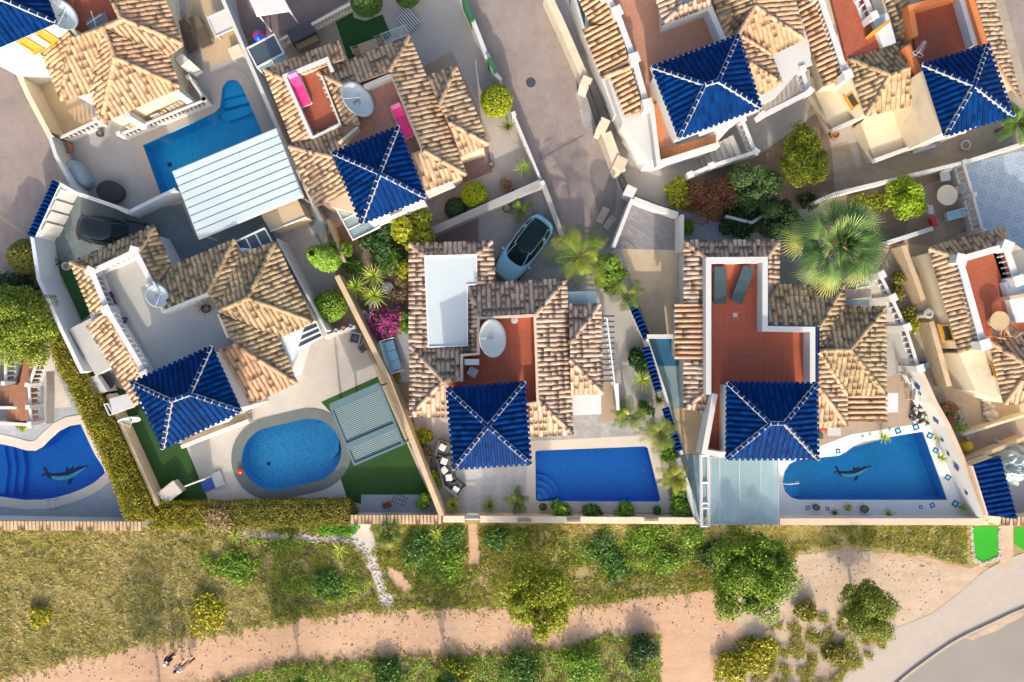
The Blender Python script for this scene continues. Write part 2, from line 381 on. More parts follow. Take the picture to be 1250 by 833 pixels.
def roof(parent, faces, hips=(), style='clay', name='tiled_roof', capw=None, cap_name='ridge_cap', thick=.14):
    mat, pitch, expo, r, jit = STY[style]
    me_all = bmesh.new(); uvl = me_all.loops.layers.uv.new('UVMap'); top = {}
    bed = MB()
    for pts in faces:
        W, n = face_pts(pts); o = W[0]; e = (W[1] - W[0]).normalized(); u = n.cross(e).normalized()
        cen = sum(W, Vector()) / len(W)
        if u.dot(cen - o) < 0: u = -u
        st = [((w - o).dot(e), (w - o).dot(u)) for w in W]
        V, F, UV = [], [], []; tile_geom(e, u, n, o, st, pitch, expo, r, jit, V, F, UV, .42 if style == 'blue' else .56)
        tm = bpy.data.meshes.new('t'); tm.from_pydata(V, [], F); ul = tm.uv_layers.new(name='UVMap')
        ul.data.foreach_set('uv', [c for f in UV for q in f for c in q])
        bm = bmesh.new(); bm.from_mesh(tm); bpy.data.meshes.remove(tm)
        k = len(W)
        for i in range(k):
            a, b = W[i], W[(i + 1) % k]; d = (b - a); d.z = 0
            if d.length < 1e-3: continue
            d.normalize(); out = Vector((d.y, -d.x, 0))
            if out.dot(cen - a) > 0: out = -out
            ext = .10 if i == 0 else .012
            # only cut along edges that bound the polygon on the convex side
            if all((w - a).dot(out) < .06 for w in W):
                bmesh.ops.bisect_plane(bm, geom=bm.verts[:] + bm.edges[:] + bm.faces[:], plane_co=a + out * ext, plane_no=out, clear_outer=True)
        tm = bpy.data.meshes.new('t'); bm.to_mesh(tm); bm.free(); me_all.from_mesh(tm); bpy.data.meshes.remove(tm)
        lo = [w - Vector((0, 0, thick)) for w in W]
        nn = len(W); vs = [*W, *lo]
        fs = [up(W, list(range(nn)), 1), up(lo, list(range(nn, 2 * nn)), -1)] + [(i, (i + 1) % nn, nn + (i + 1) % nn, nn + i) for i in range(nn)]
        bed.add(vs, fs, 1)
    tm = bpy.data.meshes.new('tiled'); me_all.to_mesh(tm); me_all.free()
    bmm = bmesh.new(); bmm.from_mesh(tm); base = bed.mesh('b', [M[mat]]); 
    nb = len(bmm.faces); bmm.from_mesh(base); bmm.faces.ensure_lookup_table()
    for f in bmm.faces[nb:]: f.material_index = 1
    bmm.to_mesh(tm); bmm.free(); bpy.data.meshes.remove(base)
    tm.materials.append(M[mat]); tm.materials.append(M['bluedeep'] if style == 'blue' else M['mortardark'] if style == 'neat' else M['mortar'])
    ro = put(name, tm, parent)
    for hl in hips:
        caps(ro, [hl], style, capw, cap_name)
    return ro
def caps(parent, hips, style, capw=None, name='ridge_cap'):
    mat, pitch, expo, r, jit = STY[style]; blue = style == 'blue'
    V, F, UV = [], [], []; bed = MB(); R = capw or (.09 if blue else .12)
    for line in hips:
        for p, q in zip(line[:-1], line[1:]):
            a, b = P(*p), P(*q); a.z += .07; b.z += .07
            L = (b - a).length; d = (b - a) / L; sd = d.cross(Vector((0, 0, 1))).normalized(); nn = sd.cross(d)
            if nn.z < 0: nn = -nn
            w = R * (1.3 if blue else 1.15); h0 = .03
            q4 = [a - sd * w - nn * .12, a - sd * w * .8 + nn * h0, a + sd * w * .8 + nn * h0, a + sd * w - nn * .12]
            bed.add(q4 + [x + d * L for x in q4], [(0, 1, 5, 4), (1, 2, 6, 5), (2, 3, 7, 6), (0, 3, 2, 1), (4, 5, 6, 7)], 1)
            n = max(1, round(L / .40)); ex = L / n; K = 6
            for i in range(n):
                b0 = len(V); rd = random.random(); j0 = random.uniform(-.012, .012)
                for t, k, lf in ((i * ex - .02, 1.0, .045), ((i + 1) * ex + .04, .82, .015)):
                    for m in range(K):
                        an = math.pi * m / (K - 1)
                        V.append(a + d * t + sd * (-math.cos(an) * R * k + j0) + nn * (math.sin(an) * R * .75 * k + lf))
                for m in range(K - 1): F.append((b0 + m, b0 + m + 1, b0 + K + m + 1, b0 + K + m)); UV.append([(rd, 0), (rd, 0), (rd, 1), (rd, 1)])
                F.append(tuple(range(b0 + K - 1, b0 - 1, -1))); UV.append([(rd, 0)] * K)
                if blue:
                    for t0_, t1_ in ((i * ex - .03, i * ex + .01),):
                        vs = [a + d * t + sd * (-math.cos(math.pi * m / 5) * R * 1.12) + nn * (math.sin(math.pi * m / 5) * R * .86 + .046) for t in (t0_, t1_) for m in range(6)]
                        bed.add(vs, [(m, m + 1, m + 7, m + 6) for m in range(5)] + [(5, 4, 3, 2, 1, 0), (6, 7, 8, 9, 10, 11)], 1)
    nt = len(F); nv = len(V)
    me = bpy.data.meshes.new(name); me.from_pydata(V + [Vector(v) for v in bed.v], [], F + [[i + nv for i in f] for f in bed.f])
    ul = me.uv_layers.new(name='UVMap'); flat = [c for f in UV for q in f for c in q] + [0.0] * (2 * sum(len(f) for f in bed.f)); ul.data.foreach_set('uv', flat)
    me.materials.append(M[mat]); me.materials.append(M['mortarwhite'] if blue else M['mortar'])
    me.polygons.foreach_set('material_index', [0] * nt + [1] * len(bed.f))
    return put(name, me, parent)
def walls(parent, poly, z1=2.75, z0=0.0, mat='white', name='wall', zpx=None):
    mb = MB(); mb.prism(PL(poly, z1 if zpx is None else zpx), z0, z1); return mb.build(name, M[mat], parent)
def tower(parent, c, ridge, ze, zp, z0, wall='white', inset=.22, style='blue', fascia=None, win=(2,)):
    W = [P(x, y, ze) for x, y in c]; inn = offset_poly(W, -inset)
    mb = MB(); mb.prism(inn, z0, ze - .02); w = mb.build('tower_wall', M[wall], parent)
    if win and z0 < 1:
        for e_ in win:
            a_, b_ = (inn[e_], inn[(e_ + 1) % 4]); cc = sum(inn, Vector((0, 0))) / 4; dd = b_ - a_
            if Vector((dd.y, -dd.x)).dot((a_ + b_) / 2 - cc) < 0: a_, b_ = b_, a_
            window(parent, a_.lerp(b_, .36), a_.lerp(b_, .64), 3.4, 4.6); window(parent, a_.lerp(b_, .3), a_.lerp(b_, .7), .15, 2.25)
    C = [(x, y, ze) for x, y in c]; Rg = [(x, y, zp) for x, y in ridge]
    if len(Rg) == 1:
        fc = [[C[i], C[(i + 1) % 4], Rg[0]] for i in range(4)]; hp = [[C[i], Rg[0]] for i in range(4)]
    else:
        fc = [[C[0], C[1], Rg[1], Rg[0]], [C[1], C[2], Rg[1]], [C[2], C[3], Rg[0], Rg[1]], [C[3], C[0], Rg[0]]]
        hp = [[C[0], Rg[0]], [C[3], Rg[0]], [C[1], Rg[1]], [C[2], Rg[1]], [Rg[0], Rg[1]]]
    r = roof(parent, fc, hp, style, 'tower_roof')
    if fascia:
        mb = MB(); mb.strip([(p.x, p.y) for p in offset_poly(W, .0)], .12, ze - .26, ze - .02, True); mb.build('fascia', M[fascia], r)
    return r
def slab(parent, poly, z0, z1, mat, name, bevel=0.0):
    mb = MB(); mb.prism(PL(poly, z1), z0, z1); return mb.build(name, M[mat], parent, bevel=bevel)
def parapet(parent, pts, z0, z1, w, mat='white', closed=False, name='parapet'):
    mb = MB(); mb.strip(PL(pts, z1), w, z0, z1, closed); return mb.build(name, M[mat], parent)
def baluster_mesh(h, r=.065, mat='trim'):
    mb = MB(); mb.lathe([(r * .9, 0), (r * .9, h * .08), (r * .5, h * .14), (r * 1.05, h * .38), (r * .6, h * .62), (r * .45, h * .8), (r * .85, h * .93), (r * .85, h)], n=8)
    return mb.mesh('baluster', M[mat], smooth=True)
BAL = {}
def balustrade(pts, zb, zt, label=None, cat='balustrade', parent=None, group=None, gap=.27, w=.15, mat='trim', posts=True, base=.08, ztp=None, wall=None, post_h=.12, post_w=None, name='balustrade', pr=.065):
    """rails, pillars and turned balusters along pts (pixels at height zt)"""
    W = PL(pts, zt)
    if parent is None:
        root = thing(name, label, cat, (W[0].x, W[0].y, 0), 0, group); tr = MB(); tr.strip(W, w, zt - .09, zt); tr.build('top_rail', M[mat], root, bevel=.012)
        hub = root
        b = MB(); b.strip(W, w * .95, (0 if wall else zb), zb + base); b.build('base_wall' if wall else 'base_rail', M[wall or mat], root)
    else:
        tr = MB(); tr.strip(W, w, zt - .09, zt); root = tr.build(name, M[mat], parent); hub = root
        OFF[root.name] = OFF[parent.name]; b = MB(); b.strip(W, w * .95, zb, zb + base); b.build('base_rail', M[mat], root)
    h = zt - .09 - zb - base
    key = (round(h, 2), mat, pr)
    if key not in BAL: BAL[key] = baluster_mesh(h, pr, mat)
    off = OFF[root.name] if parent else Vector((W[0].x, W[0].y, 0))
    for a, b in zip(W[:-1], W[1:]):
        L = (b - a).length; n = max(1, int((L - .2) / gap)); d = (b - a) / L
        for i in range(n):
            q = a + d * (L * (i + .5) / n)
            o = bpy.data.objects.new('baluster', BAL[key]); o.location = Vector((q.x, q.y, zb + base)) - off; link(o, hub)
    if posts:
        pw = post_w or w * 1.35
        for i, q in enumerate(W):
            a = W[max(i - 1, 0)]; b = W[min(i + 1, len(W) - 1)]; rot = math.atan2(b.y - a.y, b.x - a.x)
            mb = MB(); mb.box((q.x, q.y, ((0 if wall else zb) + zt + post_h) / 2), (pw, pw, zt + post_h - (0 if wall else zb)), rot); mb.box((q.x, q.y, zt + post_h + .03), (pw * 1.25, pw * 1.25, .055), rot)
            o = mb.build('pillar', M[mat], hub)
    return root
def wall_thing(pts, z1, w, label, mat='white', cat='wall', name='garden_wall', z0=0.0, cope=None, cope_h=.06, cope_over=.06, group=None, closed=False):
    W = PL(pts, z1); t = thing(name, label, cat, (W[0].x, W[0].y, 0), 0, group)
    mb = MB(); mb.strip(W, w, z0, z1 - (cope_h if cope else 0), closed); mb.build('wall_body', M[mat], t)
    if cope: mb = MB(); mb.strip(W, w + cope_over, z1 - cope_h, z1, closed); mb.build('coping', M[cope], t, bevel=.01)
    return t
def tile_coping(parent, pts, z, w, style='clay', name='tile_coping'):
    """short barrel tiles laid across the top of a wall, falling to the far side"""
    mat, pitch, expo, r, jit = STY[style]; V, F, UV = [], [], []; W = PL(pts, z)
    for a, b in zip(W[:-1], W[1:]):
        d = (b - a).normalized(); sd = Vector((d.y, -d.x, 0)); n = Vector((0, 0, 1)); L = (b - a).length; k = max(1, int(L / (pitch * .8))); K = 6
        bv = len(V); o = a - sd * w / 2
        V += [a - sd * w * .5, b - sd * w * .5, b + sd * w * .5, a + sd * w * .5]; F.append((bv + 3, bv + 2, bv + 1, bv)); UV.append([(0.02, 0)] * 4)
        for i in range(k):
            c = a + d * (L * (i + .5) / k); b0 = len(V); rd = random.random(); rr = r * .92
            for t, kk, lf in ((w * .55, 1, .02), (-w * .55, .85, .07)):
                for m in range(K):
                    an = math.pi * m / (K - 1); V.append(c + sd * t + d * (-math.cos(an) * rr * kk + random.uniform(-.004, .004)) + n * (math.sin(an) * rr * .7 + lf))
            for m in range(K - 1): F.append((b0 + m, b0 + m + 1, b0 + K + m + 1, b0 + K + m)); UV.append([(rd, 0), (rd, 0), (rd, 1), (rd, 1)])
            F.append(tuple(range(b0 + K - 1, b0 - 1, -1))); UV.append([(rd, 0)] * K); F.append(tuple(range(b0 + K, b0 + 2 * K))); UV.append([(rd, 1)] * K)
    me = bpy.data.meshes.new(name); me.from_pydata(V, [], F); ul = me.uv_layers.new(name='UVMap'); ul.data.foreach_set('uv', [c for f in UV for q in f for c in q])
    me.materials.append(M[mat]); return put(name, me, parent)
def window(parent, a, b, z0, z1, frame='trim', out=.03, name='window', pane='pane'):
    """a, b world xy of the opening's ends on the wall face (outside is to the right of a->b)"""
    a, b = Vector((a[0], a[1], 0)), Vector((b[0], b[1], 0)); d = (b - a).normalized(); nrm = Vector((d.y, -d.x, 0)); L = (b - a).length; c = (a + b) / 2; rot = math.atan2(d.y, d.x); f = .09
    mb = MB()
    for s_ in (-1, 1): mb.box((*(c + d * s_ * (L / 2 - f / 2) + nrm * out)[:2], (z0 + z1) / 2), (f, .12, z1 - z0), rot)
    for z in (z0 + f / 2, z1 - f / 2): mb.box((*(c + nrm * out)[:2], z), (L - 2 * f, .12, f), rot)
    mb.box((*(c + nrm * (out + .05))[:2], z0 - .04), (L + .12, .26, .07), rot)
    fr = mb.build(name, M[frame], parent)
    p = MB(); p.box((*(c + nrm * .012)[:2], (z0 + z1) / 2), (L - 2 * f, .02, z1 - z0 - 2 * f), rot); p.build('pane' if pane == 'pane' else 'shutter', M[pane], fr)
    return fr
def wall_window(parent, pa, pb, zt, fa, fb, z0, z1, frame='trim', out=.03):
    """window on the wall whose top edge runs pa->pb (pixels at zt), between fractions fa..fb"""
    A, B = P(*pa, zt), P(*pb, zt); return window(parent, A.lerp(B, fa), A.lerp(B, fb), z0, z1, frame, out)
# ---------------------------------------------------------------- ground sheets
POOLS = []       # hole outlines, world xy
def sheet(name, poly, layer, mat, world=False, label=None, kind='structure', cat=None):
    z = .004 * layer + .00004 * len([o for o in COL.objects if o.get('kind') == 'structure']); W = [Vector((p[0], p[1], 0)) for p in (poly if world else PL(poly))]
    holes = [[Vector((q[0], q[1], 0)) for q in h] for h in POOLS if all(inside(q, W) for q in h)]
    loops = [W] + holes; flat = [p for l in loops for p in l]
    me = bpy.data.meshes.new(name)
    fs = []
    for t in tessellate_polygon(loops): fs.append(up([flat[i] for i in t], list(t), 1))
    me.from_pydata([(p.x, p.y, z) for p in flat], [], fs); me.materials.append(M[mat] if isinstance(mat, str) else mat)
    o = put(name, me); o['kind'] = kind
    if label: o['label'] = label
    return o
def pool(label, outline, cope_w, basin, cope='lightgrey', depth=1.35, zw=-.14, cope_mat=None, group='private swimming pools', cope_out=None, cope_h=.035):
    W = [Vector((p.x, p.y)) for p in PL(outline)]
    if sum(W[i].x * W[(i + 1) % len(W)].y - W[(i + 1) % len(W)].x * W[i].y for i in range(len(W))) < 0: W = W[::-1]
    POOLS.append([tuple(p) for p in offset_poly(W, .03)])
    c = sum(W, Vector((0, 0))) / len(W); t = thing('swimming_pool', label, 'swimming pool', (c.x, c.y, 0), 0, group)
    n = len(W); vs = [(p.x, p.y, .0) for p in W] + [(p.x, p.y, -depth) for p in W]; fs = [(i, n + i, n + (i + 1) % n, (i + 1) % n) for i in range(n)]
    for tr in tessellate_polygon([[Vector((p.x, p.y, 0)) for p in W]]): fs.append(up([vs[n + i] for i in tr], [n + i for i in tr], 1))
    mb = MB(); mb.add(vs, fs); mb.build('basin', M[basin], t)
    mb = MB(); wv = [(p.x, p.y, zw) for p in offset_poly(W, -.005)]
    mb.add(wv, [up([wv[i] for i in tr], list(tr), 1) for tr in tessellate_polygon([[Vector(v) for v in wv]])]); mb.build('water_surface', M['water'], t)
    if cope_w:
        a = offset_poly(W, -.02); b = offset_poly(W, cope_w) if cope_out is None else None
        vs = [(p.x, p.y, z) for z in (cope_h, -.06) for l in (a, b) for p in l]
        fs = []
        for i in range(n):
            j = (i + 1) % n
            fs += [(i, n + i, n + j, j), (2 * n + i, i, j, 2 * n + j), (n + i, 3 * n + i, 3 * n + j, n + j), (3 * n + i, 2 * n + i, 2 * n + j, 3 * n + j)]
        mb = MB(); mb.add(vs, fs); mb.build('coping', M[cope], t)
    return t
def pool_steps(t, polys, zs, mat):
    for poly, z in zip(polys, zs):
        mb = MB(); mb.prism(PL(poly), -1.34, z, bottom=False); mb.build('step', M[mat], t)
# ---------------------------------------------------------------- ground materials
def street_mat():
    t = NT('worn_asphalt'); big = t.noise(.25, 5, .7); mid = t.noise(1.4, 6, .75); f = t.noise(40, 3, .7)
    k = t.mix(t.ramp(big, [(.35, 0), (.65, 1)]), (.25, .20, .18), (.345, .28, .25)); k = t.mix(t.ramp(mid, [(.5, 0), (.72, .55)]), k, (.125, .105, .10))
    k = t.mix(.3, k, t.mix(f, (.08, .07, .07), (.38, .33, .31)))
    v = t.n('ShaderNodeTexVoronoi', feature='DISTANCE_TO_EDGE'); v.inputs['Scale'].default_value = .32; t.l(t.mix(.12, t.pos(), t.n('ShaderNodeTexNoise').outputs[1]), v.inputs['Vector'])
    k = t.mix(t.ramp(v.outputs[0], [(.0, .22), (.004, 0)]), k, (.10, .085, .08)); k = t.mix(t.ramp(t.noise(.8, 5, .75, t.pos((1, .16, 1), .1)), [(.5, 0), (.72, .5)]), k, (.36, .30, .27))
    t.col(k); t.bump(f, .2, .01); return t.fin(.9)
def dirt_mat(name, a, b, dark, peb=22):
    t = NT(name); big = t.noise(.3, 5, .65); mid = t.noise(2.2, 6, .75); f = t.noise(peb, 4, .75)
    w = t.noise(.9, 5, .7, t.pos((.25, 2.2, 1), .07))
    k = t.mix(t.ramp(big, [(.3, 0), (.7, 1)]), a, b); k = t.mix(t.ramp(w, [(.42, 0), (.75, .45)]), k, sc(a, .72)); k = t.mix(t.ramp(mid, [(.52, 0), (.75, .6)]), k, sc(b, 1.18))
    k = t.mix(t.ramp(f, [(.57, 0), (.72, .7)]), k, dark); k = t.mix(t.ramp(t.noise(peb * .45, 5, .8), [(.55, 0), (.72, .55)]), k, sc(dark, 1.25)); t.col(k); t.bump(f, .5, .03); return t.fin(.95)
def grass_mat():
    t = NT('dry_grass_ground'); b = t.noise(.22, 5, .7); m = t.noise(1.6, 6, .8); f = t.noise(5, 6, .85)
    k = t.ramp(b, [(.3, (.40, .33, .14)), (.45, (.35, .30, .10)), (.55, (.26, .26, .06)), (.7, (.44, .34, .17))])
    k = t.mix(t.ramp(m, [(.4, 0), (.62, .8)]), k, (.38, .29, .15)); k = t.mix(t.ramp(f, [(.45, 0), (.75, .6)]), k, (.07, .085, .02)); k = t.mix(t.ramp(t.noise(8, 4, .8), [(.55, 0), (.7, .7)]), k, (.46, .37, .2)); t.col(k); t.bump(f, .8, .05); return t.fin(1)
def mosaic_mat(name, base, ink, cell=.62):
    """patterned floor tile: a medallion in every tile"""
    t = NT(name); sp = t.n('ShaderNodeSeparateXYZ'); t.l(t.pos((1 / cell, 1 / cell, 1), .28 if 'blue' in name else .02), sp.inputs[0])
    x = t.math('SUBTRACT', t.math('FRACT', sp.outputs[0]), .5); y = t.math('SUBTRACT', t.math('FRACT', sp.outputs[1]), .5)
    r = t.math('SQRT', t.math('ADD', t.math('MULTIPLY', x, x), t.math('MULTIPLY', y, y))); an = t.math('ARCTAN2', y, x)
    pet = t.math('MULTIPLY', t.math('SINE', t.math('MULTIPLY', an, 8)), .045); rr = t.math('ADD', r, pet)
    ring = t.math('ABSOLUTE', t.math('SUBTRACT', rr, .27)); edge = t.math('MAXIMUM', t.math('ABSOLUTE', x), t.math('ABSOLUTE', y))
    k = t.mix(t.ramp(ring, [(.03, .75), (.07, 0)]), base, ink); k = t.mix(t.ramp(r, [(.07, .8), (.1, 0)]), k, ink); k = t.mix(t.ramp(edge, [(.48, 0), (.49, .5)]), k, sc(ink, .8))
    k = t.mix(t.ramp(t.noise(.7, 5, .7), [(.35, 0), (.75, .5)]), k, sc(base, .7)); t.col(k); return t.fin(.55)
M['street'] = street_mat()
M['road'] = plain('grey_road', (.265, .24, .21), .9, .12, .4, 40, stain=(.27, .24, .2, .5))
M['patch'] = plain('tar_patch', (.19, .17, .165), .9, .15, .8, 40, stain=(.12, .105, .10, .6))
M['path'] = dirt_mat('sandy_path', (.47, .29, .18), (.57, .375, .245), (.25, .155, .10), 7)
M['sand'] = dirt_mat('pale_sand', (.43, .32, .225), (.54, .415, .30), (.24, .17, .115), 6)
M['soil'] = dirt_mat('garden_soil', (.21, .15, .105), (.30, .22, .155), (.08, .055, .04), 12)
M['rubble'] = dirt_mat('rubbly_soil', (.30, .245, .18), (.42, .36, .28), (.12, .09, .06), 9)
M['gravel'] = dirt_mat('white_gravel', (.48, .43, .38), (.60, .55, .50), (.20, .17, .14), 14)
M['grassground'] = grass_mat()
M['earth'] = dirt_mat('tufted_gravel', (.34, .25, .18), (.46, .36, .27), (.16, .115, .08), 7)
M['pave'] = tiled('grey_block_paving', (.45, .385, .33), .2, (.37, .315, .265), .62, .85, .05)
M['concrete'] = tiled('pale_concrete', (.43, .385, .345), 1.7, (.34, .305, .275), .38, .9, .05, msize=.009, stain=(.36, .33, .30))
M['concgrey'] = tiled('grey_concrete', (.38, .365, .345), 1.5, (.30, .29, .275), .40, .9, .05, msize=.009, stain=(.29, .28, .265))
M['tanfloor'] = plain('tan_floor', (.50, .38, .24), .85, .1, .6, 25, stain=(.36, .27, .18, .6))
M['tanslab'] = tiled('brown_flagstones', (.37, .28, .21), .9, (.31, .24, .18), .3, .85, .08)
M['whitepatio'] = tiled('pale_stone_paving', (.43, .40, .36), .6, (.36, .335, .30), .38, .7, .08, msize=.02)
M['bluepatio'] = tiled('grey_blue_paving', (.34, .36, .39), .42, (.24, .25, .27), .0, .7, .1, msize=.03)
M['slatepave'] = tiled('slate_paving', (.16, .20, .21), .32, (.10, .125, .13), .42, .65, .2, msize=.05, stain=(.10, .125, .13))
M['paver'] = tiled('grey_pavers', (.33, .31, .295), .4, (.23, .21, .2), .0, .8, .1, msize=.03)
M['brownpaver'] = tiled('brown_pavers', (.22, .155, .14), .25, (.15, .105, .095), .0, .8, .15, msize=.05)
M['herring'] = tiled('grey_brick_paving', (.25, .24, .26), .2, (.13, .125, .135), .6, .75, .28, .5, .06, (2, 1))
M['stripfloor'] = plain('stained_render', (.56, .45, .30), .9, .2, .5, 22, stain=(.36, .28, .18, .75))
M['redtile'] = tiled('red_quarry_tile', (.40, .095, .048), .33, (.50, .19, .12), .0, .6, .10, msize=.022, spec=.3)
M['redtileR'] = tiled('red_terrace_tile', (.35, .095, .05), .3, (.42, .16, .10), .38, .6, .12, msize=.03, spec=.3)
M['pinktile'] = tiled('faded_terrace_tile', (.47, .22, .14), .3, (.37, .18, .12), .38, .7, .14, msize=.03, stain=(.42, .25, .18))
M['pinktileF'] = tiled('orange_terrace_tile', (.52, .25, .15), .25, (.42, .2, .13), .3, .7, .12, msize=.04, stain=(.42, .22, .15))
M['orangetile'] = tiled('orange_ledge_tile', (.56, .20, .07), .45, (.5, .32, .2), .38, .6, .1, msize=.04)
M['terrbeige'] = tiled('beige_terrace_tile', (.42, .41, .385), 1.4, (.37, .355, .335), .38, .7, .06, msize=.006)
M['brownstep'] = tiled('brown_step_tile', (.30, .14, .075), .3, (.22, .1, .06), .0, .6, .12, msize=.03)
M['lawnfake'] = plain('artificial_lawn', (.018, .065, .010), .95, .25, 2.5, 60, bump=.6)
M['lawndark'] = plain('deep_green_artificial_lawn', (.02, .085, .018), .95, .25, 2.5, 60, bump=.6)  # dark green turf with random mottling
M['lawnvivid'] = plain('vivid_artificial_lawn', (.02, .33, .012), .95, .12, 2.5, 60, bump=.6)
M['mosaic'] = mosaic_mat('grey_patterned_tile', (.44, .42, .41), (.27, .27, .29))
M['mosaicblue'] = mosaic_mat('blue_patterned_tile', (.36, .43, .50), (.16, .25, .36), .85)
M['flag'] = plain('mottled_flagstone', (.32, .315, .31), .7, .3, 2.2, 12, stain=(.46, .44, .42, .7))
M['poolA'] = pool_tile('pool_tile_turquoise', (.010, .52, .95)); M['poolC'] = pool_tile('pool_tile_light_blue', (.08, .52, .98), .09, .35)
M['poolD'] = pool_tile('pool_tile_royal_blue', (.006, .32, .86)); M['poolE'] = pool_tile('pool_tile_azure', (.016, .45, .80)); M['poolL'] = pool_tile('pool_tile_deep_blue', (.003, .28, .80))
M['copeA'] = plain('sandy_coping', (.40, .35, .30), .85, .08, 1, 30); M['copegrey'] = plain('grey_stone_coping', (.10, .12, .12), .8, .15, 1, 20, stain=(.15, .17, .165, .5))
M['copecream'] = plain('cream_coping', (.56, .50, .42), .85, .07, 1, 25); M['copewhite'] = plain('white_coping', (.68, .68, .68), .8, .06, 1, 25)
M['bluefloor'] = tiled('blue_yard_tile', (.02, .11, .22), .3, (.03, .15, .28), .0, .5, .12, msize=.03); M['tealfloor'] = plain('teal_yard_floor', (.20, .30, .33), .7, .12, 1, 20)
M['copeblue'] = plain('glazed_blue_coping', (.010, .04, .20), .3, .25, 3, 12, stain=(.03, .1, .3, .4))
M['dolphinlight'] = plain('mosaic_light_blue', (.28, .85, .9), .5, .3, 8, 40); M['dolphindark'] = plain('mosaic_navy', (.012, .03, .10), .5, .2, 8, 40)
# ---------------------------------------------------------------- swimming pools (they cut the sheets laid afterwards)
pA_out = [(174, 177), (262, 137), (268.5, 130), (270, 118), (271, 107), (276, 99), (283, 96.5), (290.5, 99), (296, 106), (304, 124), (344, 214), (197, 241)]
pA = pool('turquoise pool with an arched step end, half under the white sheet roof', pA_out, .62, 'poolA', 'copeA')
pool_steps(pA, [[(270, 118), (271, 107), (276, 99), (283, 96.5), (290.5, 99), (296, 106), (298, 111)], [(269, 128), (270, 118.5), (298.5, 111.5), (302.5, 120)], [(262, 137), (268.5, 130), (303, 121), (307, 130), (270, 143)]], [-.35, -.65, -.95], 'poolA')
def stadium(cx, cy, hl, r, ang, n=18):
    a = math.radians(ang); o = []
    for s_, st in ((1, -90), (-1, 90)):
        for i in range(n + 1):
            t = math.radians(st + 180 * i / n); x = s_ * hl + r * math.cos(t); y = r * math.sin(t); o.append((cx + x * math.cos(a) - y * math.sin(a), cy + x * math.sin(a) + y * math.cos(a)))
    return o
pC = pool('light blue oval pool with a dark grey stone rim on the white patio', stadium(356, 555, 23, 39, -13), .60, 'poolC', 'copegrey', cope_h=.05)
pool_steps(pC, [[(392, 515), (405, 522), (412, 535), (411, 552), (404, 562), (398, 560), (402, 548), (401, 535), (394, 525), (386, 519)]], [-.45], 'poolC')
pool_steps(pC, [[(386, 519), (394, 525), (401, 535), (402, 548), (398, 560), (392, 558), (395, 546), (394, 537), (388, 529), (381, 524)]], [-.8], 'poolC')
pD = pool('royal blue four-sided pool with curved corner steps and a cream coping', [(653, 551.5), (656, 549.8), (787, 544.6), (791, 547), (806.5, 609.5), (804, 613), (657, 612.6), (653.8, 610)], .42, 'poolD', 'copecream')
def fan(cx, cy, r, a0, a1, n=10): return [(cx, cy)] + [(cx + r * math.cos(math.radians(a0 + (a1 - a0) * i / n)), cy + r * math.sin(math.radians(a0 + (a1 - a0) * i / n))) for i in range(n + 1)]
for rr, zz in ((29, -1.0), (22, -.72), (15, -.45), (8, -.25)): pool_steps(pD, [fan(655.5, 611.5, rr, -92, 0)], [zz], 'poolD')
pE_out = [(1127, 526.5), (1157, 611), (975, 611), (965, 607.5), (957.5, 600), (954.5, 589), (957, 576), (963, 566.5), (972, 561.5), (1000, 558.5), (1024, 556), (1033, 551), (1042, 544), (1054, 539), (1080, 534)]
pE = pool('azure pool with a narrow curved step end below the glass pergola', pE_out, .50, 'poolE', 'copewhite')
for x, zz in ((985, -1.0), (979, -.75), (972, -.5), (964, -.3)): pool_steps(pE, [[(955.5, 589), (958, 577), (964, 568), (min(x, 972), 562.5), (x, 561.5), (x, 610), (min(x, 974), 610), (964, 606), (958, 599)]], [zz], 'poolE')
pL_out = [(-40, 541), (0, 541.5), (17, 545), (32, 549.5), (43, 550), (52, 545), (60, 536.5), (72, 526), (84, 520), (99, 517.5), (107, 535), (116, 554), (127, 571), (129, 578), (115, 590), (100, 597.5), (86, 603), (68, 608), (52, 610.5), (30, 611), (0, 607), (-40, 604)]
pL = pool('deep blue kidney-shaped pool with a cream coping beside the hedge', pL_out, .55, 'poolL', 'copecream')
for x, zz in ((18, -1.0), (10, -.75), (3, -.5)): pool_steps(pL, [[(-39, 542.5), (x - 5, 543 if x > 5 else 543), (x, 575), (x - 4, 606.5 if x < 10 else 608), (-39, 603)]], [zz], 'poolL')
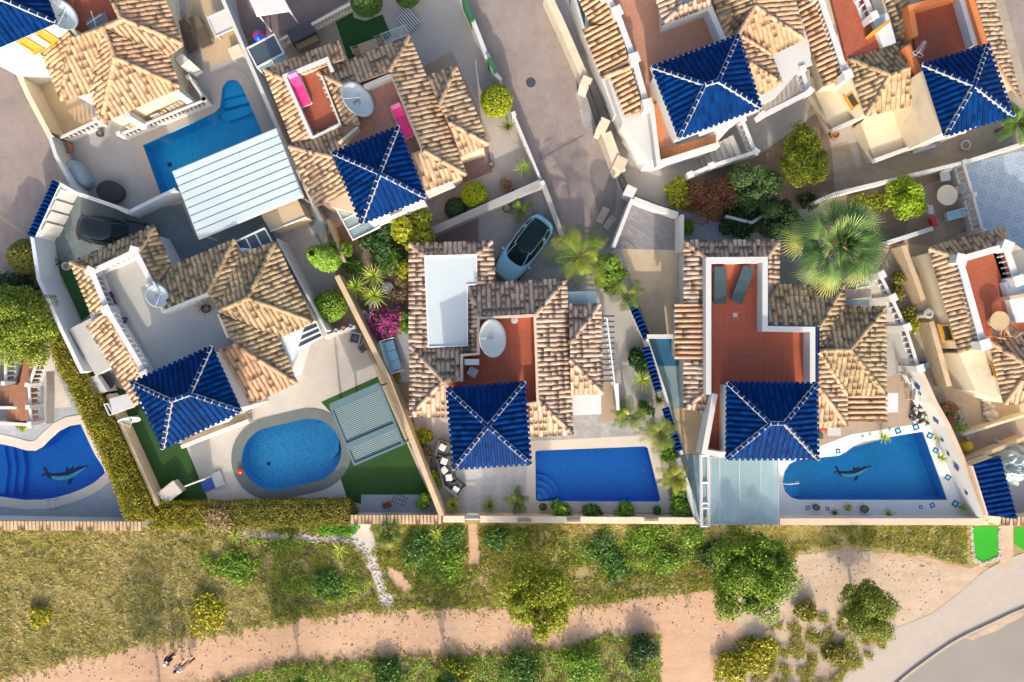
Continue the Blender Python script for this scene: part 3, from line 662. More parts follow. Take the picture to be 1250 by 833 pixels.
def dolphin(pool_t, cx, cy, L, rot):
    """tile-mosaic dolphin lying on the pool floor"""
    a = math.radians(rot); k = L / 2.0
    bodyp = [(-.78, -.06), (-.55, -.22), (-.25, -.30), (.1, -.28), (.45, -.16), (.72, .02), (.98, .20), (1.0, .27), (.80, .22), (.62, .24), (.35, .14), (.05, .06), (-.3, .04), (-.6, .06), (-.85, .12)]
    belly = [(-.55, -.2), (-.25, -.28), (.1, -.26), (.45, -.14), (.72, .04), (.95, .21), (.72, .12), (.4, .0), (.1, -.1), (-.3, -.1), (-.62, -.05)]
    fins = [[(.0, .05), (.05, .26), (.18, .14), (.36, .27), (.34, .12)], [(-.78, .02), (-.92, .36), (-.80, .34), (-.70, .08)], [(-.8, .03), (-1.02, -.02), (-.98, .06), (-.82, .12)], [(.12, -.26), (.02, -.50), (.16, -.46), (.30, -.24)]]
    for z, name, mat, polys in ((-1.325, 'mosaic_dolphin', 'dolphindark', [bodyp] + fins), (-1.315, 'mosaic_belly', 'dolphinlight', [belly])):
        mb = MB()
        for pl in polys:
            q = [P(cx, cy, -1.33) + Vector((x * math.cos(a) - y * math.sin(a), x * math.sin(a) + y * math.cos(a), 0)) * k for x, y in pl]; mb.prism(q, -1.35, z + (0 if pl is not bodyp else .003), bottom=False)
        mb.build(name, M[mat], pool_t)
dolphin(pL, 80, 578, 3.0, 6); dolphin(pE, 1041, 576, 2.4, 4)
# ---------------------------------------------------------------- ground sheets
sheet('ground', [(-200, -200), (200, -200), (200, 200), (-200, 200)], 0, 'rubble', world=True)
sheet('grass_ground', [(-300, 632), (1600, 632), (1600, 1200), (-300, 1200)], 1, 'grassground')
st_c = [(560, -80), (655, -80), (670, 10), (712, 100), (745, 190), (768, 240), (747, 303), (722, 306), (690, 300), (664, 226), (628, 145), (606, 96), (571, 5)]
sheet('street', st_c, 2, 'street')
sheet('street', [(-120, -20), (-20, -20), (6, 55), (34, 120), (62, 175), (72, 215), (52, 250), (39, 290), (0, 262), (-120, 200)], 2, 'street')
sheet('street', [(-120, 230), (0, 268), (37, 292), (22, 340), (-20, 345), (-120, 350)], 1, 'street')
sheet('street', [(1205, -80), (1400, -80), (1400, 150), (1252, 150), (1240, 100)], 2, 'street')
sheet('road_repair', smooth_poly([(716, 196), (742, 193), (757, 232), (740, 292), (730, 262)]), 3, 'patch')
sheet('road_repair', smooth_poly([(701, 108), (717, 101), (737, 152), (731, 157), (722, 162), (711, 155), (707, 130)]), 3, 'flag')
sheet('footway', [(660, 0), (670, 0), (716, 102), (740, 160), (764, 236), (758, 240), (734, 168), (708, 106)], 3, 'concgrey')
sheet('drain_channel', [(665, 189.5), (712, 164), (713, 166), (666, 192)], 4, 'patch'); sheet('drain_channel', [(657, 188), (664, 187), (666, 194.5), (659, 196)], 5, 'patch')
# lane along the gardens
path_top = [(-60, 840), (0, 826), (51, 814), (102, 801), (179, 786), (256, 773), (320, 762), (384, 753), (479, 743), (602, 741), (702, 738), (738, 735), (790, 728), (843, 722), (871, 722), (930, 712), (960, 690), (976, 677), (1034, 669), (1130, 682), (1183, 697), (1196, 690)]
path_bot = [(1220, 700), (1160, 745), (1100, 740), (1010, 765), (920, 782), (880, 800), (872, 850), (808, 850), (806, 775), (748, 777), (684, 791), (600, 802), (479, 804), (351, 812), (320, 818), (251, 834), (180, 850), (-60, 870)]
def jag(l, k=3.0, amp=3.4):
    o = []
    for a, b in zip(l[:-1], l[1:]):
        n = max(1, int(math.hypot(b[0] - a[0], b[1] - a[1]) / 9))
        for i in range(n): t = i / n; o.append((a[0] + (b[0] - a[0]) * t, a[1] + (b[1] - a[1]) * t + random.uniform(-amp, amp)))
    return o + [l[-1]]
path_poly = jag(path_top) + jag(path_bot)
sheet('dirt_path', path_poly, 2, 'path')
sheet('sandy_ground', jag([(880, 735), (935, 715), (975, 680), (1034, 671), (1130, 684), (1190, 700), (1200, 720), (1150, 752), (1090, 775), (1010, 780), (925, 790)]), 3, 'sand')
sheet('sandy_ground', jag([(935, 790), (1010, 765), (1095, 735), (1090, 790), (1030, 860), (870, 860), (890, 810)]), 4, 'earth')
pav_top = [(1000, 870), (1023, 833), (1057, 799), (1096, 766), (1138, 749), (1170, 725), (1200, 698), (1225, 684), (1290, 660)]
kerb = smooth_line([(1060, 870), (1099, 831), (1138, 802), (1169, 781), (1208, 763), (1250, 743), (1340, 712)], 2)
sheet('pavement', pav_top + kerb[::-1], 5, 'pave')
sheet('road', kerb + [(1500, 712), (1500, 1000), (1040, 1000)], 6, 'road')
mb = MB(); mb.strip(PL(kerb, .1), .14, 0, .11); k_ = mb.build('kerb', M['stone']); k_['kind'] = 'structure'
sheet('sand_drift', jag([(1178, 779), (1208, 764.5), (1240, 750), (1250, 747), (1248, 753), (1212, 771), (1186, 782)], amp=1), 7, 'sand')
sheet('footpath', [(571, 640), (583, 640), (586, 690), (572, 690)], 3, 'path')
gp = smooth_line([(296, 651), (345, 656), (387, 657), (425, 660), (448, 676), (464, 700), (474, 742)], 2)
gw = [(4 if p[0] < 400 else 8) for p in gp]
sheet('gravel_path', [(p[0] + (w * .8 if p[0] > 440 else 0), p[1] - w * .7) for p, w in zip(gp, gw)] + [(p[0] - (w * .8 if p[0] > 440 else 0), p[1] + w * .7) for p, w in zip(gp, gw)][::-1], 4, 'gravel')
sheet('gravel_path', [(428, 640), (452, 640), (462, 668), (446, 680), (430, 664)], 3, 'gravel')
sheet('footpath', [(470, 690), (492, 700), (505, 720), (495, 725), (478, 712)], 3, 'path')
sheet('artificial_lawn', [(1186, 643), (1219, 643), (1219, 680), (1198, 687), (1189, 680)], 6, 'lawnvivid'); sheet('artificial_lawn', [(1238, 644), (1300, 644), (1300, 668), (1250, 672), (1238, 664)], 6, 'lawnvivid')
sheet('footpath', [(1220, 640), (1236, 640), (1237, 690), (1220, 694)], 6, 'sand')
# --- plots, west to east
sheet('yard', [(4, 55), (-30, -30), (272, -30), (398, 268), (345, 285), (230, 340), (157, 262), (92, 238), (62, 168)], 2, 'concgrey')
sheet('yard_floor', [(226, -10), (272, -10), (300, 66), (254, 82), (228, 30)], 3, 'tanfloor'); sheet('yard_floor', [(12, 60), (60, 90), (124, 150), (66, 170)], 3, 'tanfloor')
sheet('yard', [(272, -40), (560, -40), (571, 5), (606, 96), (628, 145), (662, 226), (600, 250), (527, 283), (420, 345), (395, 280)], 2, 'concrete')
sheet('artificial_lawn', [(408, 22), (429, 9), (432, 22), (446, 26), (467, 18), (478, 45), (426, 75)], 4, 'lawndark')
sheet('patio', [(340, 50), (408, 20), (427, 74), (345, 100)], 3, 'tanslab'); sheet('patio', [(556, 180), (596, 176), (601, 210), (560, 226)], 3, 'brownpaver'); sheet('patio', [(515, 82), (552, 62), (600, 172), (560, 190)], 3, 'tanslab')
sheet('yard', [(280, -40), (430, -40), (425, 2), (345, 48), (300, 60)], 3, 'brownpaver')
# house with the white terrace: driveway, patio, lawns
sheet('driveway', [(92, 238), (157, 262), (217, 236), (240, 292), (330, 250), (400, 270), (400, 330), (98, 340), (70, 330), (66, 296)], 4, 'slatepave')
sheet('patio', [(106, 345), (330, 330), (345, 410), (398, 400), (433, 399), (462, 460), (540, 630), (432, 640), (262, 640), (205, 560), (100, 400)], 4, 'whitepatio')
sheet('yard_floor', [(325, 262), (372, 265), (412, 335), (398, 400), (340, 300)], 5, 'concgrey')
sheet('artificial_lawn', [(70, 326), (90, 322), (116, 380), (100, 392)], 5, 'lawndark')
sheet('artificial_lawn', [(128, 468), (165, 480), (200, 540), (226, 542), (256, 614), (196, 618), (147, 510)], 5, 'lawnfake')
sheet('artificial_lawn', [(392, 491), (461, 460), (524, 604), (441, 604), (441, 615), (425, 612), (415, 582), (426, 556), (414, 515)], 6, 'lawnfake')
sheet('patio', [(442, 604), (526, 604), (534, 626), (442, 626)], 5, 'bluepatio')
sheet('garden_soil', [(120, 470), (132, 474), (196, 622), (182, 632), (150, 560)], 5, 'soil')
# lower left plot
sheet('patio', [(-60, 470), (50, 420), (102, 500), (150, 600), (150, 634), (-60, 634)], 2, 'bluepatio')
sheet('gravel_bed', [(54, 452), (62, 440), (88, 497), (56, 499)], 4, 'gravel')
sheet('garden_soil', [(-60, 335), (52, 335), (52, 430), (30, 470), (-60, 470)], 3, 'soil')
# central garden and the plot of the house with the red terrace
sheet('garden_soil', [(396, 290), (450, 250), (530, 281), (512, 300), (500, 400), (505, 510), (560, 630), (540, 632), (411, 337)], 6, 'soil')
sheet('yard', [(495, 296), (527, 282), (662, 226), (690, 300), (762, 300), (770, 370), (815, 480), (850, 632), (530, 632), (495, 520)], 5, 'concgrey')
sheet('driveway', [(527, 281), (584, 258), (584, 300), (510, 300)], 7, 'brownpaver'); sheet('driveway', [(584, 258), (660, 228), (684, 296), (640, 350), (584, 345)], 6, 'paver')
sheet('patio', [(495, 500), (648, 500), (648, 600), (652, 628), (567, 628), (530, 628)], 7, 'mosaic')
sheet('patio', [(696, 502), (782, 500), (790, 535), (648, 541), (648, 530)], 7, 'flag'); sheet('patio', [(730, 460), (753, 465), (753, 514), (733, 514)], 8, 'tanslab')
sheet('yard_floor', [(494, 407), (504, 407), (504, 450), (500, 466), (472, 466), (466, 412)], 8, 'bluepatio')
sheet('pool_surround', [(645, 539), (796, 531), (822, 626), (640, 626)], 8, 'copecream')
sheet('garden_bed', [(745, 455), (790, 440), (835, 550), (850, 630), (822, 628), (796, 530), (775, 500)], 9, 'concgrey')
sheet('garden_bed', [(770, 530), (796, 530), (822, 622), (846, 622), (832, 560), (812, 520)], 10, 'rubble')
# plot of the house with the L-shaped terrace
sheet('driveway', [(775, 244), (831, 259), (834, 306), (750, 304)], 6, 'herring')
sheet('carport_floor', [(758, 304), (834, 306), (834, 410), (794, 412)], 6, 'stripfloor')
sheet('yard_floor', [(789, 412), (830, 412), (845, 560), (872, 640), (852, 640), (822, 510)], 6, 'tealfloor'); sheet('yard_floor', [(792, 414), (832, 414), (835, 447), (800, 447)], 7, 'bluefloor')
sheet('yard_floor', [(822, 500), (870, 488), (866, 554), (836, 554)], 7, 'tanfloor')
sheet('yard', [(833, 259), (990, 240), (1040, 340), (1080, 340), (1128, 450), (1210, 634), (860, 640), (840, 500)], 5, 'concgrey')
sheet('yard_floor', [(834, 258), (905, 280), (905, 300), (834, 300)], 7, 'bluepatio')
sheet('patio', [(1000, 500), (1110, 450), (1150, 520), (1078, 536), (1040, 546), (1000, 560)], 7, 'tanslab')
sheet('pool_surround', [(1085, 524), (1150, 512), (1200, 632), (944, 632), (944, 553), (1000, 545), (1040, 530)], 8, 'copewhite'); 
# north-east plots
sheet('yard', [(655, -80), (670, 0), (718, 100), (770, 236), (831, 259), (985, 250), (985, 130), (960, -80)], 4, 'concgrey')
sheet('yard_floor', [(672, 0), (700, 0), (740, 90), (766, 150), (780, 200), (762, 212), (735, 150), (716, 97)], 5, 'concgrey'); sheet('patio', [(762, 212), (800, 195), (905, 190), (925, 195), (840, 225), (822, 240), (800, 241), (770, 236)], 5, 'concrete')
sheet('garden_soil', [(822, 240), (842, 218), (925, 190), (1010, 130), (1020, 240), (960, 262), (985, 290), (900, 282), (833, 258)], 6, 'soil')
sheet('garden_soil', [(960, -60), (1210, -60), (1260, 130), (1260, 180), (1018, 240), (1000, 130)], 4, 'rubble')
sheet('yard_floor', [(981, 90), (1052, 92), (1062, 140), (1016, 162)], 6, 'tanfloor'); sheet('footway', [(1010, 165), (1040, 152), (1052, 202), (1046, 205), (1035, 172), (1014, 178)], 6, 'concrete')
sheet('garden_soil', [(1018, 240), (1178, 200), (1200, 275), (1130, 300), (1082, 298), (1040, 340), (1000, 300)], 7, 'soil')
sheet('patio', [(1118, 232), (1176, 206), (1198, 270), (1134, 300), (1100, 302)], 8, 'tanslab')
sheet('patio', [(1176, 200), (1400, 150), (1400, 330), (1226, 330), (1200, 280)], 8, 'mosaicblue')
sheet('yard_floor', [(1084, 297), (1134, 300), (1180, 440), (1400, 440), (1400, 560), (1180, 565), (1150, 500), (1122, 400)], 8, 'tanfloor')
sheet('garden_soil', [(1070, 335), (1090, 300), (1122, 400), (1160, 500), (1182, 560), (1160, 520), (1122, 452)], 9, 'rubble')
sheet('patio', [(1176, 532), (1260, 505), (1260, 570), (1184, 565)], 9, 'tanslab'); sheet('yard_floor', [(1186, 565), (1400, 555), (1400, 634), (1206, 634)], 9, 'concgrey')
# ---------------------------------------------------------------- houses
E, T, TF, PP = 2.9, 3.85, 3.05, 4.0           # eave, roof top, terrace floor, parapet top
def house(label, px, py): return thing('house', label, 'house', P(px, py, 0), 0, 'villas with blue-roofed towers')
# ---- centre: red terrace, pale canopy
h = house('axis-aligned villa with a small square red terrace and an oblong pale canopy', 610, 430)
walls(h, [(507, 301), (596, 300), (602, 346), (684, 348), (689, 380), (725, 380), (729, 474), (690, 478), (692, 525), (560, 525), (548, 500), (507, 500)], 2.78, mat='pinkwall')
roof(h, [[(501, 299, E), (600, 296, E), (582, 310.5, 3.3), (518, 312, 3.3)], [(501, 425, E), (501, 299, E), (518, 312, 3.3), (522.5, 425, 3.3)], [(600, 296, E), (603, 346, E), (581, 347, 3.3), (582, 310.5, 3.3)]], [[(501, 299, E), (518, 312, 3.3)], [(600, 296, E), (582, 310.5, 3.3)]], 'grey')
sl = slab(h, [(518.5, 312.5), (581.5, 310.5), (581.5, 347), (570.5, 348), (570.5, 422), (523, 424)], 3.18, 3.3, 'canvas', 'terrace_canopy')
mb = MB(); mb.strip(PL([(518.5, 312.5), (581.5, 310.5), (581.5, 347), (570.5, 348), (570.5, 422), (523, 424)], 3.36), .07, 3.16, 3.36, True)
mb.build('canopy_frame', M['metalwhite'], sl)
roof(h, [[(570, 348, E), (690, 342, E), (653, 385, T), (586, 389, T)], [(570, 430, E), (570, 348, E), (586, 389, T), (584, 430, T)], [(690, 342, E), (698, 529, E), (656, 489, T), (653, 385, T)], [(698, 529, E), (647, 532, E), (647, 490, T), (656, 489, T)]],
     [[(570, 348, E), (586, 389, T)], [(690, 342, E), (653, 385, T)], [(698, 529, E), (656, 489, T)]], 'grey')
roof(h, [[(695, 372.5, E), (731.5, 372.5, E), (697, 419, 3.75), (695, 419, 3.75)], [(731.5, 372.5, E), (735, 480, E), (696, 440, 3.75), (696, 419, 3.75)], [(735, 480, E), (697, 481, E), (696, 440, 3.75)]], [[(731.5, 372.5, E), (696, 419, 3.75)], [(735, 480, E), (696, 440, 3.75)]], 'grey')
roof(h, [[(504, 424, E), (571, 422, E), (562, 463, T), (541, 465, T)], [(501.5, 507, E), (502, 424, E), (541, 465, T)], [(547, 508, E), (501.5, 507, E), (541, 466, T), (549, 466, T)]], [[(502, 424, E), (541, 465, T)], [(501.5, 507, E), (541, 465, T)], [(541, 465, T), (562, 463, T)]], 'grey')
slab(h, [(583, 387), (653, 383.5), (657, 500), (548, 500), (548, 464), (563, 463), (563, 434), (584, 432)], 2.8, TF, 'redtile', 'terrace_floor')
parapet(h, [(563.5, 466), (563.5, 434), (584, 432), (584, 388.5), (653, 385), (656.5, 492), (643, 494)], 2.8, PP, .14, 'pinkwall')
tower(h, [(545.7, 474.7), (640, 467), (647.5, 566), (554, 572)], [(595.5, 520.5)], 5.3, 6.55, 0, 'white')
slab(h, [(697, 481), (734, 480), (734, 505.5), (697, 507)], 2.45, 2.58, 'trim', 'porch_roof', .02)
for x, y in ((701, 503), (730, 502)): mb = MB(); mb.cyl(*P(x, y, 2.4)[:2], 0, 2.45, .07); mb.build('porch_post', M['trim'], h)
slab(h, [(692.5, 356.5), (728, 355.5), (728.5, 372), (693, 373)], 2.6, 2.7, 'glassroof', 'lean_to_roof')
A, B = P(692, 525, 2.78), P(560, 525, 2.78); 
wall_window(h, (560, 525), (692, 525), 2.78, .72, .92, .1, 2.2); wall_window(h, (507, 500), (548, 500), 2.78, .2, .7, .9, 2.1)
mb = MB()
for i in range(13): q = P(740, 386 + i * 6.6, 2.5); mb.box((q.x, q.y, 2.5), (.95, .10, .05), .0)
sl = mb.build('louvre', M['darkgrey'], h)
mb = MB(); mb.tube([P(737.5, 384, 2.45), P(747.5, 470, 2.45)], .045, 6); mb.tube([P(740.5, 388, 2.5), P(754, 500, 2.5)], .06, 6); mb.tube([P(751, 470, 2.5), P(751, 470, 0)], .05, 6); mb.build('louvre_rail', M['metalwhite'], sl)
slab(h, [(751.5, 468), (755, 468), (756.5, 501), (752.5, 501)], 2.3, 2.5, 'trim', 'side_ledge')
# ---- centre right: L-shaped red terrace
h = house('villa with an L-shaped red terrace holding two slate loungers', 940, 430)
walls(h, [(842, 301), (944, 300), (944, 355), (1020, 355), (1024, 380), (1072, 381), (1074, 474), (1026, 478), (1026, 512), (868, 512), (868, 492), (842, 490), (842, 436), (832, 436), (832, 376), (842, 375)], 2.78, mat='white')
roof(h, [[(836, 295, E), (950, 294.5, E), (937, 315, 3.3), (861, 315.5, 3.3)], [(836, 371, E), (836, 295, E), (861, 315.5, 3.3), (861, 371, 3.3)], [(950, 294.5, E), (949, 348, E), (937, 348, 3.3), (937, 315, 3.3)]], [[(836, 295, E), (861, 315.5, 3.3)], [(950, 294.5, E), (937, 315, 3.3)]], 'grey')
roof(h, [[(825, 439.5, 2.75), (825, 371.5, 2.75), (861, 371.5, 3.4), (861, 439.5, 3.4)]], [], 'neat')
roof(h, [[(836, 498, E), (836, 440, E), (861.5, 440, 3.4), (861.5, 479, 3.4)], [(861.5, 500, E), (836, 498, E), (861.5, 479, 3.4)]], [[(836, 498, E), (861.5, 479, 3.4)]], 'grey')
roof(h, [[(948, 349, E), (1029, 349, E), (1000, 399, T), (938, 398, T), (938, 366, 3.2)], [(1029, 349, E), (1030, 376, E), (1000, 424, T), (1000, 399, T)]], [[(1029, 349, E), (1000, 399, T)]], 'moss')
roof(h, [[(1026, 375.5, E), (1079.5, 375.5, E), (1037.5, 427, T), (1000, 423, T)], [(1079.5, 375.5, E), (1080, 481, E), (1038, 428, T)], [(1080, 481, E), (1032, 481, E), (999.5, 429, T), (1038, 428, T)]], [[(1079.5, 375.5, E), (1037.5, 427, T)], [(1080, 481, E), (1038, 428, T)], [(999.5, 428, T), (1038, 427.5, T)]], 'moss')
roof(h, [[(1032, 440, E), (1032.5, 519, E), (999, 474, T), (999, 433, T)], [(1032.5, 519, E), (998.5, 521, E), (998.5, 475, T)]], [[(1032.5, 519, E), (999, 474, T)], [(999, 430, T), (1032.5, 481, E)]], 'clay')
roof(h, [[(1081, 480.5, 2.5), (1081, 515, 2.5), (1033, 514, 2.75), (1033, 481, 2.75)]], [], 'neat', 'porch_tiles')
slab(h, [(1081, 479.5), (1096.5, 479.5), (1096.5, 503.5), (1081, 503.5)], 2.3, 2.42, 'trim', 'porch_roof', .02)
for x, y in ((1077, 512), (1094, 501)): mb = MB(); mb.cyl(*P(x, y, 2.3)[:2], 0, 2.4, .08); mb.build('porch_post', M['trim'], h)
slab(h, [(862, 317), (935, 317), (935, 402), (996, 404), (996, 480), (884, 480), (884, 556), (858, 556), (866, 480)], 2.8, TF, 'redtile', 'terrace_floor')
parapet(h, [(865, 482), (865, 317.5), (934, 317), (934, 401.5), (992, 402.5), (992, 470)], 2.8, PP, .3)
parapet(h, [(873, 481), (860, 552), (887, 556)], 2.8, PP, .30)
mb = MB(); mb.strip(PL([(868.2, 369), (868.2, 441)], 3.7), .05, 3.06, 3.75); mb.strip(PL([(938.3, 374), (938.3, 398), (997.6, 398.8), (997.6, 467)], 3.98), .06, 3.5, 3.98); mb.build('blue_tile_trim', M['copeblue'], h)
tower(h, [(888, 467.5), (996.5, 468.5), (998, 560), (887, 560)], [(940, 517), (957.5, 517)], 5.3, 6.5, 0, 'white')
fd = MB(); q = P(897.5, 384.7, TF); fd.box((q.x, q.y, TF + .01), (.24, .24, .025)); fd.cyl(q.x, q.y, TF + .02, TF + .035, .07); fd.build('floor_drain', M['lightgrey'], h)
slab(h, [(1030, 366), (1061, 366), (1061, 372.5), (1030, 373)], 2.5, 2.6, 'glassroof', 'lean_to_roof'); slab(h, [(1031, 353), (1064, 353), (1062, 363), (1031, 364)], .0, 1.9, 'pinkwall', 'utility_block')
# ---- centre left: white terrace
h = house('villa with a pale L-shaped terrace, turned askew, above the oval pool', 230, 400)
walls(h, [(97, 328), (180, 284), (200, 322), (215, 327), (281, 302), (330, 305), (372, 392), (352, 458), (292, 486), (262, 520), (200, 540), (168, 488), (112, 392)], 2.78, mat='whiteshade')
roof(h, [[(88, 321, E), (187.5, 277, E), (170, 305.5, T), (111, 331, T)], [(114, 385, E), (88, 322, E), (111, 331, T), (130, 380, T)], [(187.5, 277, E), (208, 324, E), (186, 352, T), (170, 305.5, T)]], [[(88, 321, E), (111, 331, T)], [(187.5, 277, E), (170, 305.5, T)]], 'moss')
roof(h, [[(167, 495, 2.8), (107, 397, 2.8), (130, 382, 3.5), (178, 464, 3.5)]], [[(131, 382, 3.5), (176, 462, 3.5)]], 'clay')
roof(h, [[(209, 327, E), (286, 294, E), (255, 357, T), (199, 380, T), (187, 353, T)], [(286, 294, E), (293, 312, E), (267, 377, T), (255, 357, T)]], [[(286, 294, E), (255, 357, T)]], 'moss')
roof(h, [[(291, 312, E), (336, 297, E), (303, 364, T), (268, 378, T)], [(336, 297, E), (382, 393, E), (303, 364, T)], [(382, 393, E), (340, 411.5, E), (268, 382, T), (303, 365, T)]], [[(336, 297, E), (303, 364, T)], [(382, 393, E), (303, 364, T)], [(303, 364, T), (268, 380, T)]], 'moss')
roof(h, [[(338, 410, E), (361.5, 466, E), (286, 421, T), (267, 384, T)]], [], 'moss')
roof(h, [[(361.5, 467, E), (298, 496, E), (263, 428, T), (286, 421, T)]], [[(361.5, 467, E), (286, 421, T)]], 'orange')
slab(h, [(112, 332), (165, 306), (187, 352), (198, 380), (262, 357), (292, 440), (200, 480), (172, 462)], 2.8, TF, 'terrbeige', 'terrace_floor')
balustrade([(178, 458), (131, 379), (112, 332), (165, 307), (187, 351)], 2.8, PP, parent=h, w=.3, gap=.30, base=.5, pr=.07)
parapet(h, [(187, 351), (199, 381), (254, 358.5)], 2.8, 3.95, .16, 'white'); parapet(h, [(266, 384), (278, 412)], 2.8, 3.95, .14, 'cream')
tower(h, [(161, 467), (258, 423.5), (294, 502), (199, 547)], [(209, 489.5), (232, 481)], 5.3, 6.5, 0, 'white')
slab(h, [(222, 546), (303, 514), (299, 503), (222, 534)], .0, .5, 'tanfloor', 'porch_floor'); parapet(h, [(221, 546), (303, 514)], .0, .75, .22)
sl = slab(h, [(289, 295), (323, 279), (333, 296), (297, 313)], 2.5, 2.54, 'darkglass', 'pergola_roof')
mb = MB()
for t in (0, .33, .66, 1): mb.tube([P(288 + 35 * t, 295 - 16.5 * t, 2.57), P(297 + 36 * t, 314 - 17 * t, 2.57)], .05, 6)
mb.tube([P(288, 295, 2.57), P(323, 278.5, 2.57)], .06, 6); mb.tube([P(297, 314, 2.57), P(333, 297, 2.57)], .05, 6)
mb.build('pergola_frame', M['trim'], sl)
sl = slab(h, [(341, 411), (386, 392), (394, 410), (350, 432)], 2.4, 2.44, 'darkglass', 'pergola_roof')
mb = MB()
for t in (.0, .36, .68, 1): mb.tube([P(340 + 9.5 * t, 411 + 21 * t, 2.47), P(386 + 8 * t, 392.5 + 18 * t, 2.47)], .055, 6)
mb.tube([P(386, 392, 2.47), P(394, 410.5, 2.47)], .06, 6); mb.build('pergola_frame', M['trim'], sl)
slab(h, [(133, 487), (157, 480), (164, 497), (138, 506)], 2.2, 2.35, 'lightgrey', 'shed_roof', .02)
slab(h, [(84, 402), (114, 387), (143, 444), (117, 459)], 1.5, 1.62, 'palefloor', 'side_terrace'); slab(h, [(86, 402), (112, 389), (140, 442), (118, 457)], 0, 1.49, 'whiteshade', 'side_terrace_wall')
slab(h, [(104, 463), (118, 458), (131, 478), (115, 482)], 0, 1.2, 'lightgrey', 'meter_block')
# ---- north: two pink loungers
h = house('villa with two small terraces each holding a pink lounger, and a blue tower roof', 470, 160)
walls(h, [(330, 92), (410, 58), (418, 78), (494, 51), (520, 92), (552, 88), (590, 176), (560, 186), (562, 212), (512, 238), (440, 262), (394, 250), (360, 180)], 2.78, mat='pinkwall')
roof(h, [[(324.5, 86, E), (414, 52, E), (423, 71, 3.4), (346, 97, 3.4)], [(359, 174.5, E), (324.5, 88, E), (346, 97, 3.4), (380.5, 167.5, 3.4)]], [[(324.5, 87, E), (346, 97, 3.4)]], 'orange')
roof(h, [[(389, 90.5, E), (499, 46, E), (476, 87, T), (421, 106, T)], [(415, 151.5, E), (389, 90.5, E), (421, 106, T), (440, 153, T)], [(499, 46, E), (568.5, 213.5, E), (518, 185, T), (476, 87, T)], [(568.5, 213.5, E), (519, 232, E), (501, 189, T), (518, 185, T)]], [[(389, 90.5, E), (421, 106, T)], [(499, 46, E), (476, 87, T)], [(568.5, 213.5, E), (518, 185, T)]], 'clay')
roof(h, [[(354.5, 180, E), (413, 152, E), (423, 186, T), (405, 192, T)], [(386, 252, E), (354.5, 180, E), (405, 192, T), (425, 238, T)]], [[(354.5, 180, E), (405, 192, T)]], 'clay')
roof(h, [[(522, 95, E), (556, 82, E), (536, 130, 3.7), (531, 118, 3.5)], [(556, 82, E), (595.5, 176.5, E), (549, 151, 3.7), (536, 130, 3.7)], [(595.5, 176.5, E), (562, 190.5, E), (549, 152, 3.7)]], [[(556, 82, E), (536, 130, 3.7)], [(595.5, 176.5, E), (549, 151, 3.7)]], 'clay')
slab(h, [(348, 97), (400, 75), (424, 152), (381, 169)], 2.7, TF - .1, 'redtileR', 'terrace_floor')
parapet(h, [(380, 167), (347, 93), (399, 72), (405, 86)], 2.7, 3.6, .2, 'white')
parapet(h, [(392, 92), (415, 151), (381, 168)], 2.7, 3.4, .1, 'white')
slab(h, [(438, 103), (477, 86), (522, 190), (420, 192), (420, 178), (440, 155)], 2.8, TF, 'pinktile', 'terrace_floor')
parapet(h, [(444, 106), (476.5, 92)], 2.8, 3.7, .22, 'white'); parapet(h, [(477, 90), (515.5, 184), (502, 189)], 2.8, 3.8, .12, 'cream'); parapet(h, [(413, 175), (437, 155)], 2.8, 3.8, .14, 'cream')
tower(h, [(406.5, 187), (486, 155.5), (519.5, 241), (441, 273)], [(463.5, 212)], 5.3, 6.5, 0, 'white')
sl = slab(h, [(406, 245), (424, 236), (442, 274), (463, 266), (464, 276), (431, 292)], 2.3, 2.34, 'glassroof', 'pergola_roof')
mb = MB(); mb.tube([P(405, 245, 2.37), P(431, 293, 2.37), P(464, 277, 2.37)], .06, 6)
for t in (.0, .25, .5, .75): mb.tube([P(405 + 26 * t, 245 + 48 * t, 2.37), P(423 + 26 * t, 236 + 48 * t, 2.37)], .035, 6)
mb.build('pergola_frame', M['trim'], sl)
slab(h, [(519, 234), (550, 220), (556, 228), (523, 242)], 2.3, 2.45, 'white', 'door_hood', .02)
# ---- north-west corner
h = house('sand-tiled villa in the upper left corner with ochre framed windows under a blue tower roof', 110, 50)
walls(h, [(60, 62), (84, 112), (112, 104), (128, 142), (206, 104), (206, 70), (190, -40), (20, -40)], 2.78, mat='cream')
R1 = 4.1
roof(h, [[(76, 122.5, E), (50, 60.5, E), (84, 36, R1 - .3), (91, 50, R1 - .3)], [(111, 112, E), (76, 122.5, E), (91, 50, R1 - .3), (127, 35, R1)], [(124, 150, E), (111, 110, E), (127, 35, R1), (141, 72, R1)], [(219.5, 106.5, E), (124, 150, E), (141, 72, R1)], [(204.5, 69, E), (218, 103, E), (141, 71, R1), (127, 36, R1)], [(223, 55, E), (204, 69, E), (129, 35, R1), (150, 24.5, R1)], [(199, -3, E), (223, 54, E), (148, 23, R1), (135, -3, R1)]],
     [[(88, 48, R1 - .3), (76, 122.5, E)], [(141, 71, R1), (124, 150, E)], [(141, 71, R1), (219, 106, E)], [(91, 49, R1 - .3), (127, 35, R1), (150, 24.5, R1)], [(127, 35, R1), (141, 71, R1)], [(150, 24, R1), (223, 54, E)], [(148, 23, R1), (135, -3, R1)]], 'orange')
slab(h, [(60, -30), (137, -30), (147, 24), (96, 45), (84, 36)], 2.8, TF, 'redtileR', 'terrace_floor'); parapet(h, [(135, -10), (147, 23), (94, 45), (87, 34)], 2.8, PP, .18, 'cream')
tower(h, [(-70, -35), (31, -75), (68, 27), (-34, 71)], [(-12, -2), (3, -1)], 5.3, 6.5, 0, 'white', win=None)
